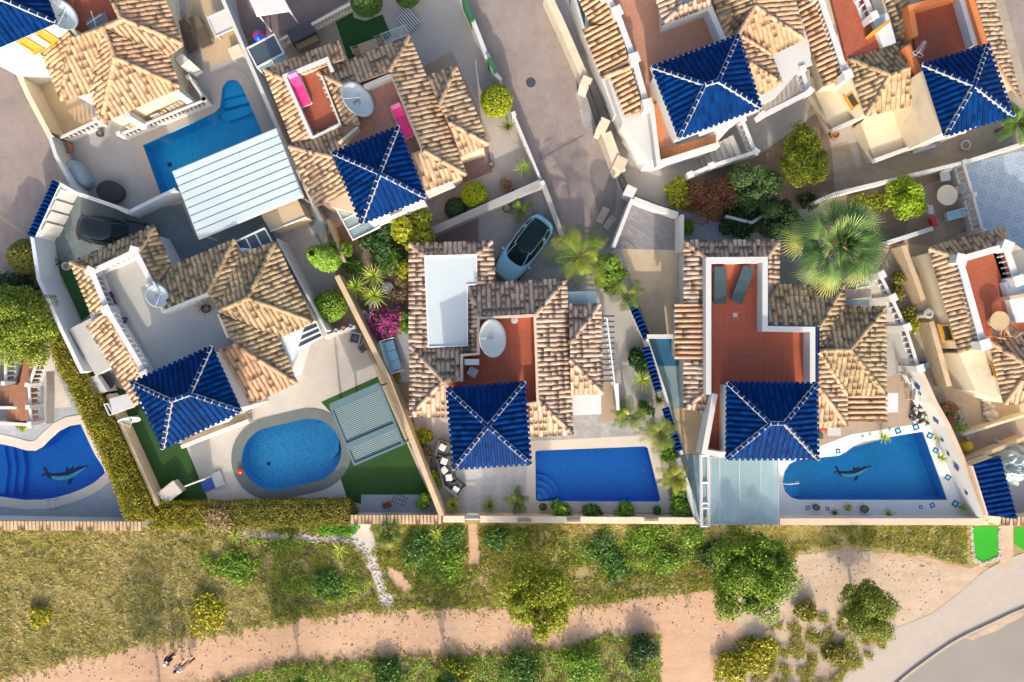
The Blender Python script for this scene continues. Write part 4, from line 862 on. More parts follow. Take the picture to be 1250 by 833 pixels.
a, b = P(-30, 68, 5.3), P(66, 26, 5.3); W_ = offset_poly([P(x, y, 5.3) for x, y in [(-70, -35), (31, -75), (68, 27), (-34, 71)]], -.22)
for f0, f1 in ((.46, .60), (.70, .84)): window(h, W_[3].lerp(W_[2], f0), W_[3].lerp(W_[2], f1), 3.4, 4.8, 'yellow', pane='yellowshade')
slab(h, [(213, 71), (222, 65), (231, 73), (221, 82)], .0, 2.0, 'white', 'chimney', .03)
for x, y in ((214, 110), (154, 140), (105, 112)): mb = MB(); mb.box((*P(x, y, 2.7)[:2], 1.35), (.4, .4, 2.7), .4); mb.build('porch_pillar', M['white'], h)
# ---- north, right of the street
h = house('villa with a long orange-tiled terrace beside the street and a white-edged blue tower roof', 850, 80)
walls(h, [(716, -40), (716, 30), (740, 92), (760, 150), (792, 196), (806, 196), (872, 178), (905, 140), (948, 118), (990, 70), (975, -40)], 2.78, mat='white')
roof(h, [[(722, 31, E), (706, -5, E), (737, -5, 3.5), (751, 28, 3.5)], [(735, 95, E), (711.5, 36, E), (753, 26, 3.5), (770, 84, 3.5)], [(764, 143, E), (746, 94, E), (769, 82, 3.5), (785, 134, 3.5)]], [[(735, 95, E), (769, 83, 3.5)]], 'neat')
slab(h, [(738, -30), (880, -30), (885, 52), (800, 82), (826, 178), (806, 196), (796, 150), (770, 78)], 2.8, TF, 'pinktileF', 'terrace_floor')
balustrade([(738, -8), (753, 15), (774, 72), (790, 128)], 2.85, PP, parent=h, w=.32, gap=.28, base=.2, post_w=.45)
slab(h, [(797, 128), (803, 125), (812, 182), (874, 164), (874, 174), (808, 194)], 3.07, 3.12, 'orangetile', 'terrace_ledge')
parapet(h, [(795, 126), (804, 199), (878, 176)], 2.8, 3.6, .26)
tower(h, [(796, 82), (901, 44), (928, 131), (829, 168.5)], [(860.5, 103.5), (877, 99)], 5.3, 6.5, 0, 'white', fascia='trim')
slab(h, [(808, -30), (868, -30), (868, 8), (811, 30)], 2.8, 4.3, 'white', 'upper_room'); roof(h, [[(811, 28, 4.4), (800, -6, 4.4), (830, -6, 4.8), (832, 8, 4.8)], [(868, 6, 4.4), (811, 28, 4.4), (832, 8, 4.8), (862, -4, 4.8)]], [[(811, 28, 4.4), (832, 8, 4.8)]], 'grey')
parapet(h, [(811, 28), (866, 8), (884, 50)], 3.0, 4.05, .3)
R2 = 4.0
roof(h, [[(979.5, 48, E), (940, 67, E), (900, 42, R2), (921, 9, R2)], [(967, -6, E), (980.5, 48, E), (921, 9, R2), (916, -6, R2)], [(940, 68, E), (953, 102, E), (912, 76, R2), (901, 44, R2)], [(953, 102, E), (928, 115, E), (913, 77, R2)]], [[(921, 9, R2), (980, 48, E)], [(912, 76, R2), (953, 102, E)], [(901, 43, R2), (921, 9, R2)], [(901, 43, R2), (940, 67, E)]], 'orange')
roof(h, [[(870, -6, 3.3), (878, 23, 3.3), (921, 9, R2), (912, -6, R2)], [(878, 23, 3.3), (892, 38, 3.3), (901, 43, R2), (921, 9, R2)]], [[(878, 23, 3.3), (921, 9, R2)]], 'moss')
slab(h, [(940, 68), (983.5, 52), (992, 79), (953, 96)], 2.6, 2.75, 'white', 'porch_roof', .02)
slab(h, [(926, 116), (955, 104), (988, 84), (990, 104), (930, 140)], 1.7, 1.9, 'concrete', 'porch_floor'); balustrade([(930, 141), (988, 112), (979, 85)], 1.9, 2.7, parent=h, w=.22, gap=.26)
mb = MB()
for i in range(7): q = P(888 - i * 5.2, 186 + i * 2.2, 0); mb.box((q.x, q.y, (1.5 - i * .2) / 2), (.30, 1.25, 1.5 - i * .2), .4)
mb.build('outdoor_steps', M['concgrey'], h); balustrade([(842, 214), (868, 203), (922, 186), (906, 146)], .7, 1.6, parent=h, w=.22, gap=.27)
slab(h, [(757, 156), (796, 131), (802, 198), (778, 200)], 2.0, 2.2, 'white', 'porch_roof', .03)
# ---- north-east
h = house('villa in the upper right with two red terraces, one orange-walled, and a blue tower roof', 1110, 70)
walls(h, [(978, -40), (1012, 100), (1036, 98), (1060, 137), (1108, 124), (1126, 90), (1205, 60), (1236, 110), (1205, -40)], 2.78, mat='cream')
roof(h, [[(1007, 105.5, 2.8), (970, -6, 2.8), (1001, -6, 3.5), (1030, 96, 3.5)]], [], 'neat')
balustrade([(1000, -8), (1034, 92)], 2.85, PP, parent=h, w=.30, gap=.27, base=.2)
slab(h, [(1008, -30), (1054, -30), (1080, 56), (1034, 74)], 2.8, TF, 'redtileR', 'terrace_floor')
balustrade([(1054, -10), (1066, 20)], TF, PP, parent=h, w=.25, gap=.28); slab(h, [(1064, 20), (1084, 16), (1094, 52), (1078, 57)], 2.8, 3.4, 'whiteshade', 'light_well'); parapet(h, [(1066, 40), (1086, 25)], 2.8, 3.9, .18, 'yellow')
R3 = 3.95
roof(h, [[(1035, 72, E), (1097, 50, E), (1109, 84, R3), (1086, 92, R3)], [(1057, 141.5, E), (1035, 72, E), (1086, 92, R3)], [(1115, 127, E), (1057, 141.5, E), (1086, 92, R3), (1110, 85, R3)]], [[(1035, 72, E), (1086, 92, R3)], [(1057, 141.5, E), (1086, 92, R3)], [(1086, 92, R3), (1109, 84, R3)]], 'moss')
roof(h, [[(1096, 44, 3.0), (1079, -6, 3.0), (1110, -6, 3.6), (1114, 48, 3.6)]], [], 'moss')
slab(h, [(1112, 8), (1180, -30), (1206, 56), (1128, 96), (1120, 84)], 2.8, TF, 'redtileR', 'terrace_floor')
parapet(h, [(1108, 56), (1126, 97)], 2.8, PP, .38, 'orange'); parapet(h, [(1118, 44), (1112, 9), (1172, -8)], 2.8, PP, .30, 'orange'); parapet(h, [(1184, -8), (1203, 56)], 2.8, PP, .34, 'orange'); parapet(h, [(1175, -8), (1193, 54)], 2.8, 3.7, .5, 'whiteshade')
roof(h, [[(1210, -6, E), (1243, 118, E), (1206, 58, 3.6), (1188, -6, 3.6)]], [], 'clay')
tower(h, [(1126, 79), (1205.5, 55), (1236, 141), (1153.5, 166)], [(1188.5, 104.5)], 5.3, 6.5, 0, 'cream')
slab(h, [(1051, 151), (1060, 138), (1116, 124), (1128, 98), (1153, 164), (1068, 196)], .0, 1.1, 'cream', 'porch_block'); parapet(h, [(1068, 196), (1153, 165)], 1.0, 1.4, .22, 'white')
slab(h, [(984, 90), (1012, 106), (1036, 94), (1057, 139), (1016, 159)], .0, 1.0, 'cream', 'porch_block'); parapet(h, [(1016, 159), (1057, 141)], .9, 1.3, .2, 'white')
W_ = [P(1036, 98, 2.78), P(1060, 137, 2.78)]; window(h, W_[0].lerp(W_[1], .3), W_[0].lerp(W_[1], .7), 1.7, 2.5, 'yellow', out=-.04)
# ---- east edge
h = house('villa cut by the right edge with ochre framed windows and a small red balustraded terrace', 1200, 390)
walls(h, [(1142, 308), (1220, 286), (1400, 400), (1400, 480), (1230, 484), (1213, 424), (1200, 424), (1176, 426)], 2.78, mat='cream')
roof(h, [[(1134, 303.5, E), (1226.5, 278, E), (1229, 300, 3.5), (1170, 316, 3.5)], [(1171.5, 431, E), (1134, 304, E), (1170, 316, 3.5), (1197, 422, 3.5)]], [[(1134, 304, E), (1170, 316, 3.5)]], 'clay')
slab(h, [(1171, 318), (1224, 303), (1240, 350), (1300, 340), (1300, 420), (1205, 421)], 2.8, TF, 'redtileR', 'terrace_floor')
balustrade([(1201, 421), (1172, 317), (1228, 301), (1242, 343)], 2.85, PP, parent=h, w=.36, gap=.27, base=.2)
slab(h, [(1226, 345), (1245, 339), (1300, 380), (1300, 392), (1240, 394)], 2.8, 3.5, 'whiteshade', 'light_well'); parapet(h, [(1233, 364), (1300, 352)], 2.9, 3.9, .22, 'tan')
roof(h, [[(1210, 416, E), (1290, 388, E), (1290, 440, R3), (1258, 449, R3)], [(1226, 492.5, E), (1208, 417, E), (1258, 449, R3)], [(1300, 488, E), (1226, 492.5, E), (1258, 449, R3), (1290, 444, R3)]], [[(1208, 417, E), (1258, 449, R3)], [(1226, 492.5, E), (1258, 449, R3)], [(1258, 449, R3), (1290, 440, R3)]], 'clay')
wall_window(h, (1142, 308), (1176, 426), 2.78, .74, .92, 1.3, 2.3, 'yellow', .03); wall_window(h, (1213, 424), (1230, 484), 2.78, .3, .6, 1.3, 2.3, 'yellow', .03)
slab(h, [(1171, 432), (1200, 423), (1212, 424), (1226, 492), (1191, 478)], 0, 2.0, 'cream', 'porch_block')
# ---- canopies and little buildings
t = thing('carport', 'big carport roof of white ribbed sheets over the end of the turquoise pool', 'carport', P(290, 225, 0))
c4 = [(210, 209), (337, 156), (369, 239), (243, 291)]; za, zb = 2.75, 2.55
W_ = [P(*c4[0], za), P(*c4[1], za), P(*c4[2], zb), P(*c4[3], zb)]; mb = MB(); N = 9
for i in range(N):
    f0, f1 = i / N, (i + 1) / N - .007
    a0, a1, b0, b1 = W_[0].lerp(W_[3], f0), W_[1].lerp(W_[2], f0), W_[0].lerp(W_[3], f1), W_[1].lerp(W_[2], f1); dz = Vector((0, 0, .03)); m0, m1 = a0.lerp(b0, .12) + dz, a1.lerp(b1, .12) + dz; lo = Vector((0, 0, -.04))
    vs = [a0, m0, b0, a1, m1, b1, a0 + lo, b0 + lo, a1 + lo, b1 + lo]; mb.add(vs, [(0, 3, 4, 1), (1, 4, 5, 2), (0, 1, 2, 7, 6), (3, 8, 9, 5, 4), (0, 6, 8, 3), (2, 5, 9, 7), (6, 7, 9, 8)])
mb.build('sheet_roof', M['corru'], t); mb = MB(); mb.strip(W_, .12, 2.4, 2.5, True); mb.build('gutter', M['trim'], t)
for w in W_: q = MB(); d = (sum(W_, Vector()) / 4 - w) * .06; q.box((w.x + d.x, w.y + d.y, 1.2), (.1, .1, 2.4), .4); q.build('post', M['trim'], t)
t = thing('garden_shed', 'flat-roofed tan shed beside the white ribbed carport', 'shed', P(345, 262, 0)); mb = MB(); mb.prism(PL([(319, 260), (361, 243), (371, 263), (331, 280)], 2.0), 0, 2.0); mb.build('shed_wall', M['tan'], t); slab(t, [(317, 260), (362, 241.5), (373.5, 265), (330, 282)], 2.0, 2.1, 'tanfloor', 'shed_roof'); mb = MB(); mb.tube([P(330, 282.5, 2.12), P(374, 265, 2.12)], .05, 6); mb.build('gutter', M['trim'], t)
t = thing('louvred_pergola', 'grey louvred pergola on the dark lawn between oval pool and tan wall', 'pergola', P(448, 520, 0))
c4 = [(404, 497), (464, 471), (492, 542), (433, 567)]; W_ = [P(*c, 2.5) for c in c4]; mb = MB(); n = 34
for i in range(n):
    f = (i + .5) / n
    if .66 < f < .72: continue
    a, b = W_[0].lerp(W_[3], f), W_[1].lerp(W_[2], f); d = (b - a); mb.box((*((a + b) / 2)[:2], 2.5), (d.length - .06, .088, .035), math.atan2(d.y, d.x), tilt=Matrix.Rotation(.3, 3, 'X'))
mb.build('louvre', M['pergola'], t)
mb = MB(); mb.strip(W_, .12, 2.42, 2.6, True); a, b = W_[0].lerp(W_[3], .69), W_[1].lerp(W_[2], .69); d = b - a; mb.box((*((a + b) / 2)[:2], 2.54), (d.length, .38, .14), math.atan2(d.y, d.x)); d = W_[1] - W_[0]; c = (W_[0] + W_[1]) / 2; mb.box((c.x, c.y, 2.55), (d.length, .4, .16), math.atan2(d.y, d.x)); mb.build('frame', M['pergola'], t)
for w in W_: q = MB(); q.box((w.x * .996, w.y, 1.2), (.12, .12, 2.42), .4); q.build('post', M['grey'], t)
t = thing('glass_pergola', 'glass-roofed pergola with white frame beside the step end of the azure pool', 'pergola', P(905, 600, 0))
for x0, x1 in ((868, 878), (879, 902), (903, 928), (929, 949)): slab(t, [(x0, 559), (x1, 559), (x1, 639), (x0, 639)], 2.5, 2.53, 'glassroof', 'roof_pane')
mb = MB()
for x in (867.3, 878.5, 902.5, 928.5, 949.7): mb.tube([P(x, 558, 2.5), P(x, 641, 2.5)], .04, 6)
for y in (575, 591, 607, 623): mb.tube([P(868, y, 2.46), P(949, y, 2.46)], .02, 5)
mb.tube([P(866, 640, 2.48), P(950, 640, 2.48)], .06, 6); mb.tube([P(866, 558, 2.48), P(950, 558, 2.48)], .06, 6); mb.build('glazing_bar', M['lightgrey'], t)
mb = MB()
for x in (855.5, 864.5): mb.tube([P(x, 555, 2.6), P(x + 1, 643, 2.6)], .09, 4)
for y in (556, 589, 614, 620, 642): mb.tube([P(855.5, y, 2.6), P(865.5, y, 2.6)], .08, 4)
mb.build('side_frame', M['trim'], t)
for x, y in ((856, 641), (866, 641), (949, 640), (866, 557)): q = MB(); w = P(x, y, 2.5); q.box((w.x, w.y, 1.22), (.1, .1, 2.45)); q.build('post', M['trim'], t)
slab(t, [(856.5, 557), (863.5, 557), (864.5, 588), (857, 588)], 2.5, 2.52, 'glassroof', 'roof_pane'); slab(t, [(857, 590), (864.5, 590), (865, 613), (857.4, 613)], 2.5, 2.52, 'glassroof', 'roof_pane')
slab(t, [(846, 556), (853, 556), (854, 600), (854, 632)], 1.2, 1.22, 'glassroof', 'side_pane')
t = thing('tool_shed', 'shed with a plain blue tiled roof near the lower right corner', 'shed', P(1215, 595, 0)); walls(t, [(1192, 570), (1220, 560), (1240, 630), (1208, 626)], 2.3, mat='cream')
roof(t, [[(1206, 629, 2.4), (1187.5, 568.5, 2.4), (1220.5, 557, 2.9), (1242, 634, 2.9)]], [], 'blue'); mb = MB(); mb.strip(PL([(1186.5, 569), (1205.5, 629.5)], 2.5), .12, 2.2, 2.5); mb.build('verge', M['pinkwall'], t)
t = thing('white_canopy', 'white flat canopy roof at the top edge above the cream baluster fence', 'canopy', P(325, 5, 0)); slab(t, [(298, -14), (340, -14), (355, 13.5), (313, 20)], 2.5, 2.6, 'trim', 'canopy_roof', .02)
for x, y in ((300, -10), (338, -12), (352, 11), (314, 16)): q = MB(); w = P(x, y, 2.5); q.cyl(w.x, w.y, 0, 2.5, .05); q.build('post', M['trim'], t)
t = thing('glazed_lean_to', 'white framed glass box roof beside the red and blue beach ball', 'lean-to', P(325, 62, 0)); c4 = [(301.5, 59), (334.5, 42), (346, 65), (313.5, 82)]; slab(t, c4, 2.0, 2.03, 'darkglass', 'roof_pane'); slab(t, [(314, 83), (347, 66), (352, 76), (322, 88)], 1.85, 1.88, 'glassroof', 'roof_pane')
mb = MB(); mb.strip(PL(c4, 2.08), .09, 1.98, 2.08, True); mb.tube([P(332, 74, 1.9), P(337, 82, 1.9)], .03, 5); mb.build('frame', M['trim'], t)
for x, y in c4: q = MB(); w = P(x, y, 2.0); q.box((w.x, w.y, 1), (.07, .07, 1.98), .4); q.build('post', M['trim'], t)
# ---------------------------------------------------------------- garden walls, gates, fences, balustrades
G = 'garden walls between the plots'
# west house plot
wall_thing([(10, 62), (35, 118), (61, 167)], 1.6, .3, 'cream street wall of the upper left villa, running down to a black gate', 'cream', group=G)
def gate(pa, pb, z, label, mat='black', group='street gates', n=9, solid=False):
    a, b = P(*pa, z), P(*pb, z); t = thing('gate', label, 'gate', (a.x, a.y, 0), 0, group); mb = MB()
    mb.tube([a, b], .035, 6); mb.tube([Vector((a.x, a.y, .12)), Vector((b.x, b.y, .12))], .035, 6); mb.tube([a, Vector((a.x, a.y, 0))], .04, 6); mb.tube([b, Vector((b.x, b.y, 0))], .04, 6); mb.build('frame', M[mat], t)
    mb = MB()
    for i in range(1, n): q = a.lerp(b, i / n); mb.tube([q, Vector((q.x, q.y, .12))], .018, 5)
    if solid: d = b - a; mb.box((*((a + b) / 2)[:2], z / 2), (d.length - .1, .04, z - .3), math.atan2(d.y, d.x))
    mb.build('bars', M[mat], t); return t
gate((54, 151), (67, 167), 1.5, 'small black iron gate between the upper left villa and the street')
wall_thing([(61, 168), (68, 190), (93, 236), (143, 253), (157, 260)], 1.5, .22, 'white wall around the yard with the blue-grey covered scooter', 'white', group=G)
wall_thing([(157, 259), (214, 231)], 1.4, .2, 'pale wall between the dark driveway and the turquoise pool', 'whiteshade', group=G)
balustrade([(67, 171), (118, 147)], .15, 1.0, 'short white balustrade above the orange flower pot', group='white balustrades', gap=.25, wall='white', base=.15)
balustrade([(146, 164), (250, 122)], .15, 1.0, 'white balustrade along the long upper edge of the turquoise pool', group='white balustrades', gap=.25, wall='white', base=.15)
balustrade([(250, 122), (231, 95)], .15, 1.0, 'shortest white balustrade, beside the white chimney block and arched pool end', group='white balustrades', gap=.25, wall='white', base=.15)
wall_thing([(270, -5), (300, 66), (345, 170), (392, 270)], 1.5, .22, 'long cream wall between the turquoise pool and the villa with pink loungers', 'white', group=G)
# pale street walls of the villa with the white terrace
t = wall_thing([(92, 236), (69, 223), (39, 289), (47, 341), (75, 403), (100, 455)], 2.0, .22, 'tall white wall, its blue-grey shade painted in, round the car driveway, coped in blue', 'whiteshade', group=G)
tile_coping(t, [(69, 222), (38, 289)], 2.05, .42, 'blue')
mb = MB(); a, b = P(88, 238, 1.8), P(57, 292, 1.8)
for i in range(4): q = P(71 - 23 * (i + .5) / 4 + 3, 230 + 54 * (i + .5) / 4, 1.5); d = (b - a); mb.box((q.x + .16, q.y - .08, .95), (d.length / 4 - .05, .05, 1.7), math.atan2(d.y, d.x))
mb.build('gate_panel', M['white'], t)
wall_thing([(338, 292), (370, 352), (398, 404)], 1.9, .12, 'thin pale screen wall running beside the round lime bush', 'whiteshade', group=G)
wall_thing([(396, 412), (433, 399)], .9, .2, 'low white wall with flower pots above the cream patio', 'white', group=G)
wall_thing([(411, 337), (473, 461), (539, 630)], 1.8, .3, 'long tan wall between the oval pool plot and the grey sofas', 'tan', group=G)
wall_thing([(131, 482), (192, 618)], 1.0, .22, 'tan garden wall between the brown planting strip and the shaded dark lawn', 'tan', group=G)
t = thing('privacy_screen', 'white framed panel standing on the hedge side of the grey shed roof', 'screen', P(134, 500, 0)); mb = MB(); c4 = PL([(127, 494), (131, 493), (138, 506), (133, 507)], 1.4); mb.strip(c4, .06, 1.3, 1.4, True); mb.build('frame', M['trim'], t)
for q in c4: mb = MB(); mb.box((q.x, q.y, .65), (.06, .06, 1.3)); mb.build('post', M['trim'], t)
# pink lounger villa: street fence
wall_thing([(595, 66), (603, 88), (611, 97)], 1.3, .22, 'white gate pier wall beside the green mesh fence on the street', 'white', group=G)
wall_thing([(577, 24), (594, 68)], 1.2, .25, 'white low street wall between two green mesh panels', 'white', group=G)
for pa, pb, l in (((565, -4), (577, 24), 'green mesh fence panel at the top of the street'), ((597, 72), (605, 88), 'shorter green mesh fence panel just above the round lime bush')):
    a, b = P(*pa, 1.5), P(*pb, 1.5); t = thing('fence_panel', l, 'fence', (a.x, a.y, 0), 0, 'green fence panels on the street'); d = b - a; mb = MB(); mb.box((*((a + b) / 2)[:2], .75), (d.length, .22, 1.5), math.atan2(d.y, d.x)); mb.build('mesh_panel', M['fencegreen'], t)
    for q in (a, b): mb = MB(); mb.cyl(q.x, q.y, 0, 1.55, .05); mb.build('post', M['greenpost'], t)
balustrade([(627, 140), (662, 224)], .3, 1.1, 'white street balustrade below the round lime bush', group='white balustrades', gap=.3, wall='white', base=.2)
wall_thing([(662, 222), (687, 290)], .9, .3, 'low white wall along the street side of the pale blue car', 'greywall', group=G)
wall_thing([(528, 282), (596, 252), (662, 223)], 1.2, .45, 'wide grey wall between the round bushes and the pale blue car', 'greywall', group=G)
wall_thing([(400, 268), (420, 320)], 1.2, .2, 'short brown wall behind the tall conifer', 'tan', group=G)
balustrade([(340, 50), (354, 42)], .1, .95, 'short cream baluster fence beside the covered barbecue', 'fence', group='cream baluster fences', gap=.2, wall='cream', base=.12, w=.16, posts=False, mat='creamtrim')
balustrade([(380, 30), (428, 4)], .1, .95, 'longer cream baluster fence above the dark lawn', 'fence', group='cream baluster fences', gap=.2, wall='cream', base=.12, w=.16, posts=False, mat='creamtrim')
# lower edge of the plots
t = wall_thing([(-40, 637), (172, 641)], 1.1, .3, 'white plot wall capped with clay tiles below the kidney-shaped pool', 'white', group=G); tile_coping(t, [(-40, 641), (173, 642)], 1.12, .5, 'clay')
t = wall_thing([(428, 634), (538, 634)], 1.1, .3, 'plot wall capped with clay tiles beside the long tan wall', 'white', group=G); tile_coping(t, [(428, 634), (539, 634)], 1.12, .5, 'clay')
wall_thing([(541, 634), (567, 634)], 1.0, .34, 'short cream plot wall left of the white garden gate', 'pinkwall', group=G, cope='cream')
wall_thing([(586, 634), (700, 635), (849, 636)], 1.0, .34, 'long cream plot wall below the royal blue pool, with planter troughs', 'pinkwall', group=G, cope='cream')
gate((568, 634), (585, 634), 1.0, 'white garden gate opening onto the lane', 'trim', solid=True)
t = wall_thing([(952, 637), (1207, 637)], 1.1, .34, 'pink-topped plot wall below the azure pool', 'white', group=G, cope='pinkwall')
wall_thing([(828, 560), (842, 600), (853, 640)], 1.2, .25, 'white wall between the palm bed and glass pergola', 'white', group=G)
t = wall_thing([(1222, 634), (1300, 634)], 1.0, .3, 'tile-capped wall at the right edge above the bright green lawns', 'cream', group=G); tile_coping(t, [(1222, 636), (1300, 636)], 1.02, .5, 'clay')
wall_thing([(1207, 632), (1221, 637)], 1.25, .5, 'stubby pink pier at the foot of the blue-tiled shed', 'pinkwall', group=G)
t = wall_thing([(770, 368), (790, 414), (812, 480), (833, 555)], 1.5, .14, 'wall with blue tile coping beside the palms and teal yard', 'white', group=G); tile_coping(t, [(770, 369), (790, 414)], 1.5, .42, 'blue'); tile_coping(t, [(788, 424), (804, 478)], 1.55, .42, 'blue'); tile_coping(t, [(812, 498), (829, 551)], 1.55, .40, 'blue')
wall_thing([(772, 243), (749, 302)], 1.6, .22, 'white wall on the street side of the grey brick driveway', 'white', group=G)
wall_thing([(774, 243), (800, 253), (828, 262)], 1.0, .28, 'low white wall with planting holes above the grey brick driveway', 'white', group=G)
wall_thing([(833, 262), (833, 306)], 1.6, .2, 'short white wall right of the grey brick driveway', 'white', group=G)
wall_thing([(790, 411), (822, 411)], 1.8, .25, 'low white wall between stained carport floor and the blue yard', 'white', group=G)
wall_thing([(886, 264), (918, 272), (940, 258)], .9, .16, 'thin curved white wall among the dark garden shrubs', 'white', group=G)
wall_thing([(994, 248), (1018, 237), (1178, 198), (1260, 172)], 1.3, .2, 'long white wall between the rubble garden and the round table', 'white', group=G)
balustrade([(1176, 198), (1188, 238), (1200, 282)], .3, 1.4, 'white balustrade beside the blue patterned courtyard', group='white balustrades', gap=.28, wall='white', base=.2)
wall_thing([(1083, 297), (1139, 279)], 1.2, .26, 'round-ended white wall near the red chair', 'white', group=G)
balustrade([(1075, 336), (1089, 364), (1106, 400), (1122, 450)], 1.0, 1.9, 'tall white balustrade east of the mossy roof', group='white balustrades', wall='white', base=.15, w=.17, post_w=.36, gap=.3, pr=.06)
wall_thing([(1040, 349), (1068, 347)], 1.6, .2, 'short white wall under the big fan palm', 'white', group=G)
t = wall_thing([(1124, 452), (1142, 492), (1158, 520), (1182, 575), (1206, 634)], 1.9, .24, 'tall white wall decorated with blue tiles along the azure pool', 'white', group=G, cope='pinkwall', cope_over=.02)
def on_wall(px, py, z, w, h, rot, mat, tilt=.0):
    q = P(px, py, z); return q, w, h
for i, (x, y, z, s) in enumerate(((1124, 470, 1.0, .55), (1145, 512, 1.1, .55), (1169, 570, 1.1, .55), (1133, 476, .9, .3), (1156, 535, .8, .3), (1163, 552, .8, .3), (1180, 602, 1.0, .3))):
    q = P(x, y, z); w0, w1 = (P(1124, 452, 1.9), P(1142, 492, 1.9)) if y < 492 else ((P(1142, 492, 1.9), P(1158, 520, 1.9)) if y < 520 else (P(1158, 520, 1.9), P(1206, 634, 1.9)))
    d = (w1 - w0); d.z = 0; d.normalize(); nrm = Vector((d.y, -d.x, 0)); nrm = nrm if nrm.x < 0 else -nrm; f = (Vector((q.x, q.y, 0)) - w0).dot(d); c = w0 + d * f + nrm * .125
    mb = MB(); mb.add([c + d * s / 2 + Vector((0, 0, z - c.z)), c + Vector((0, 0, z + s / 2 - c.z)), c - d * s / 2 + Vector((0, 0, z - c.z)), c + Vector((0, 0, z - s / 2 - c.z))] + [c + nrm * .03 + d * s / 2 + Vector((0, 0, z - c.z)), c + nrm * .03 + Vector((0, 0, z + s / 2 - c.z)), c + nrm * .03 - d * s / 2 + Vector((0, 0, z - c.z)), c + nrm * .03 + Vector((0, 0, z - s / 2 - c.z))], [(0, 1, 2, 3), (4, 5, 6, 7), (0, 1, 5, 4), (1, 2, 6, 5), (2, 3, 7, 6), (3, 0, 4, 7)]); mb.build('wall_tile', M['copeblue'], t)
# street side of the north villa
def pier(px, py, z, w, d, rot, label, mat='cream', group='street piers'):
    q = P(px, py, z); mb = MB(); mb.box((q.x, q.y, z / 2), (w, d, z), math.radians(rot)); mb.box((q.x, q.y, z + .04), (w + .08, d + .08, .08), math.radians(rot)); return solo('gate_pier', mb, M[mat], label, 'pier', (q.x, q.y, 0), group)
wall_thing([(668, -8), (684, 26), (716, 99)], 1.4, .45, 'cream street wall of the villa with the orange terrace', 'cream', group=G)
wall_thing([(700, -8), (712, 33), (736, 97), (752, 140)], 1.9, .16, 'thin white inner wall along the street passage', 'white', group=G)
pier(715, 101, 1.5, .5, .6, -25, 'cream gate pier at the top end of the long black gate'); pier(736, 154, 1.5, .5, .8, -25, 'cream gate pier at the foot of the long black gate')
gate((719, 105), (733, 147), 1.6, 'long black sliding gate on the street', n=14, solid=True)
wall_thing([(740, 162), (758, 210)], 1.5, .6, 'thick cream street wall between the two black gates', 'cream', group=G)
pier(757, 200, 1.5, .6, .7, -25, 'cream pier with the letter boxes above the small black gate', 'pinkwall')
gate((759, 213), (767, 230), 1.5, 'small black gate beside the white corner pier', n=7); pier(769, 234, 1.5, .55, .55, -25, 'white corner pier at the top of the grey brick driveway', 'white')

wall_thing([(1103, 300), (1118, 340), (1132, 380)], 1.35, .3, 'tan yard wall of the right-edge villa, above the round pillar', 'tan', group=G)
wall_thing([(1137, 393), (1148, 432), (1159, 472)], 1.35, .3, 'tan yard wall of the right-edge villa, below the round pillar', 'tan', group=G)
mb = MB(); q = P(1134, 383, 1.6); mb.lathe([(.22, 0), (.22, 1.5), (.3, 1.52), (.3, 1.6), (.16, 1.62), (.16, 1.56)], q.x, q.y, 18); solo('round_pillar', mb, M['greywall'], 'round stone pillar between the two tan yard walls', 'pillar', (q.x, q.y, 0))
wall_thing([(1181, 563), (1220, 548), (1252, 535)], .9, .22, 'low tan wall above the blue-tiled shed', 'tan', group=G)
wall_thing([(1176, 531), (1220, 517), (1256, 506)], .8, .16, 'low wall along the brown flagstone terrace at the right edge', 'cream', group=G)
# lower left plot: stairs with balustrades
t = thing('outdoor_staircase', 'brown-tiled outdoor staircase with white balustrades at the left edge', 'staircase', P(20, 480, 0))
def stair(poly_list, zs):
    for pl, z in zip(poly_list, zs): mb = MB(); mb.prism(PL(pl, z), 0, z); mb.build('step', M['brownstep'], t)
stair([[(29, 437 + 0), (44, 437), (43, 444), (28, 444)], [(28, 444), (43, 444), (41, 452), (27, 452)], [(27, 452), (41, 452), (38, 460), (25, 460)], [(25, 460), (38, 460), (36, 468), (24, 468)]], [1.9, 1.75, 1.6, 1.45])
stair([[(22, 468), (33, 468), (33, 488), (22, 488)]], [1.3]); stair([[(22 - 5.5 * i, 470), (16.5 - 5.5 * i, 470), (16.5 - 5.5 * i, 497), (22 - 5.5 * i, 497)] for i in range(5)], [1.15, 1.0, .85, .7, .55])
stair([[(22, 488), (34, 488), (34, 500), (22, 500)]], [1.15]); stair([[(8 + 5.4 * i, 500), (13.4 + 5.4 * i, 500), (13.4 + 5.4 * i, 514), (8 + 5.4 * i, 514)] for i in range(5)][::-1], [1.0, .85, .7, .55, .4])
balustrade([(53, 418), (35, 470), (36, 497), (38, 517)], .9, 1.9, 'white balustrade with a bend along the right side of the brown staircase', group='white balustrades', gap=.24, wall='white', base=.15)
balustrade([(7, 420), (6, 468)], .9, 1.9, 'white balustrade rising left of the brown staircase under the leafy tree', group='white balustrades', gap=.24, wall='white', base=.15)
wall_thing([(-20, 498), (20, 498)], 1.1, .18, 'short white wall between the two lower brown stair flights', 'white', group=G); wall_thing([(-20, 516), (38, 519)], .8, .2, 'white wall at the foot of the brown staircase', 'white', group=G)
mb = MB(); q = P(28, 521, .5); mb.box((q.x, q.y, .35), (.95, .2, .22)); tr = solo('planter_box', mb, M['white'], 'small white trough with yellow-green plants under the brown staircase', 'planter', (q.x, q.y, 0))
wall_thing([(54, 440), (55, 478), (54, 518)], .8, .2, 'weathered grey-brown wall beside the white gravel bed', 'greywall', group=G)
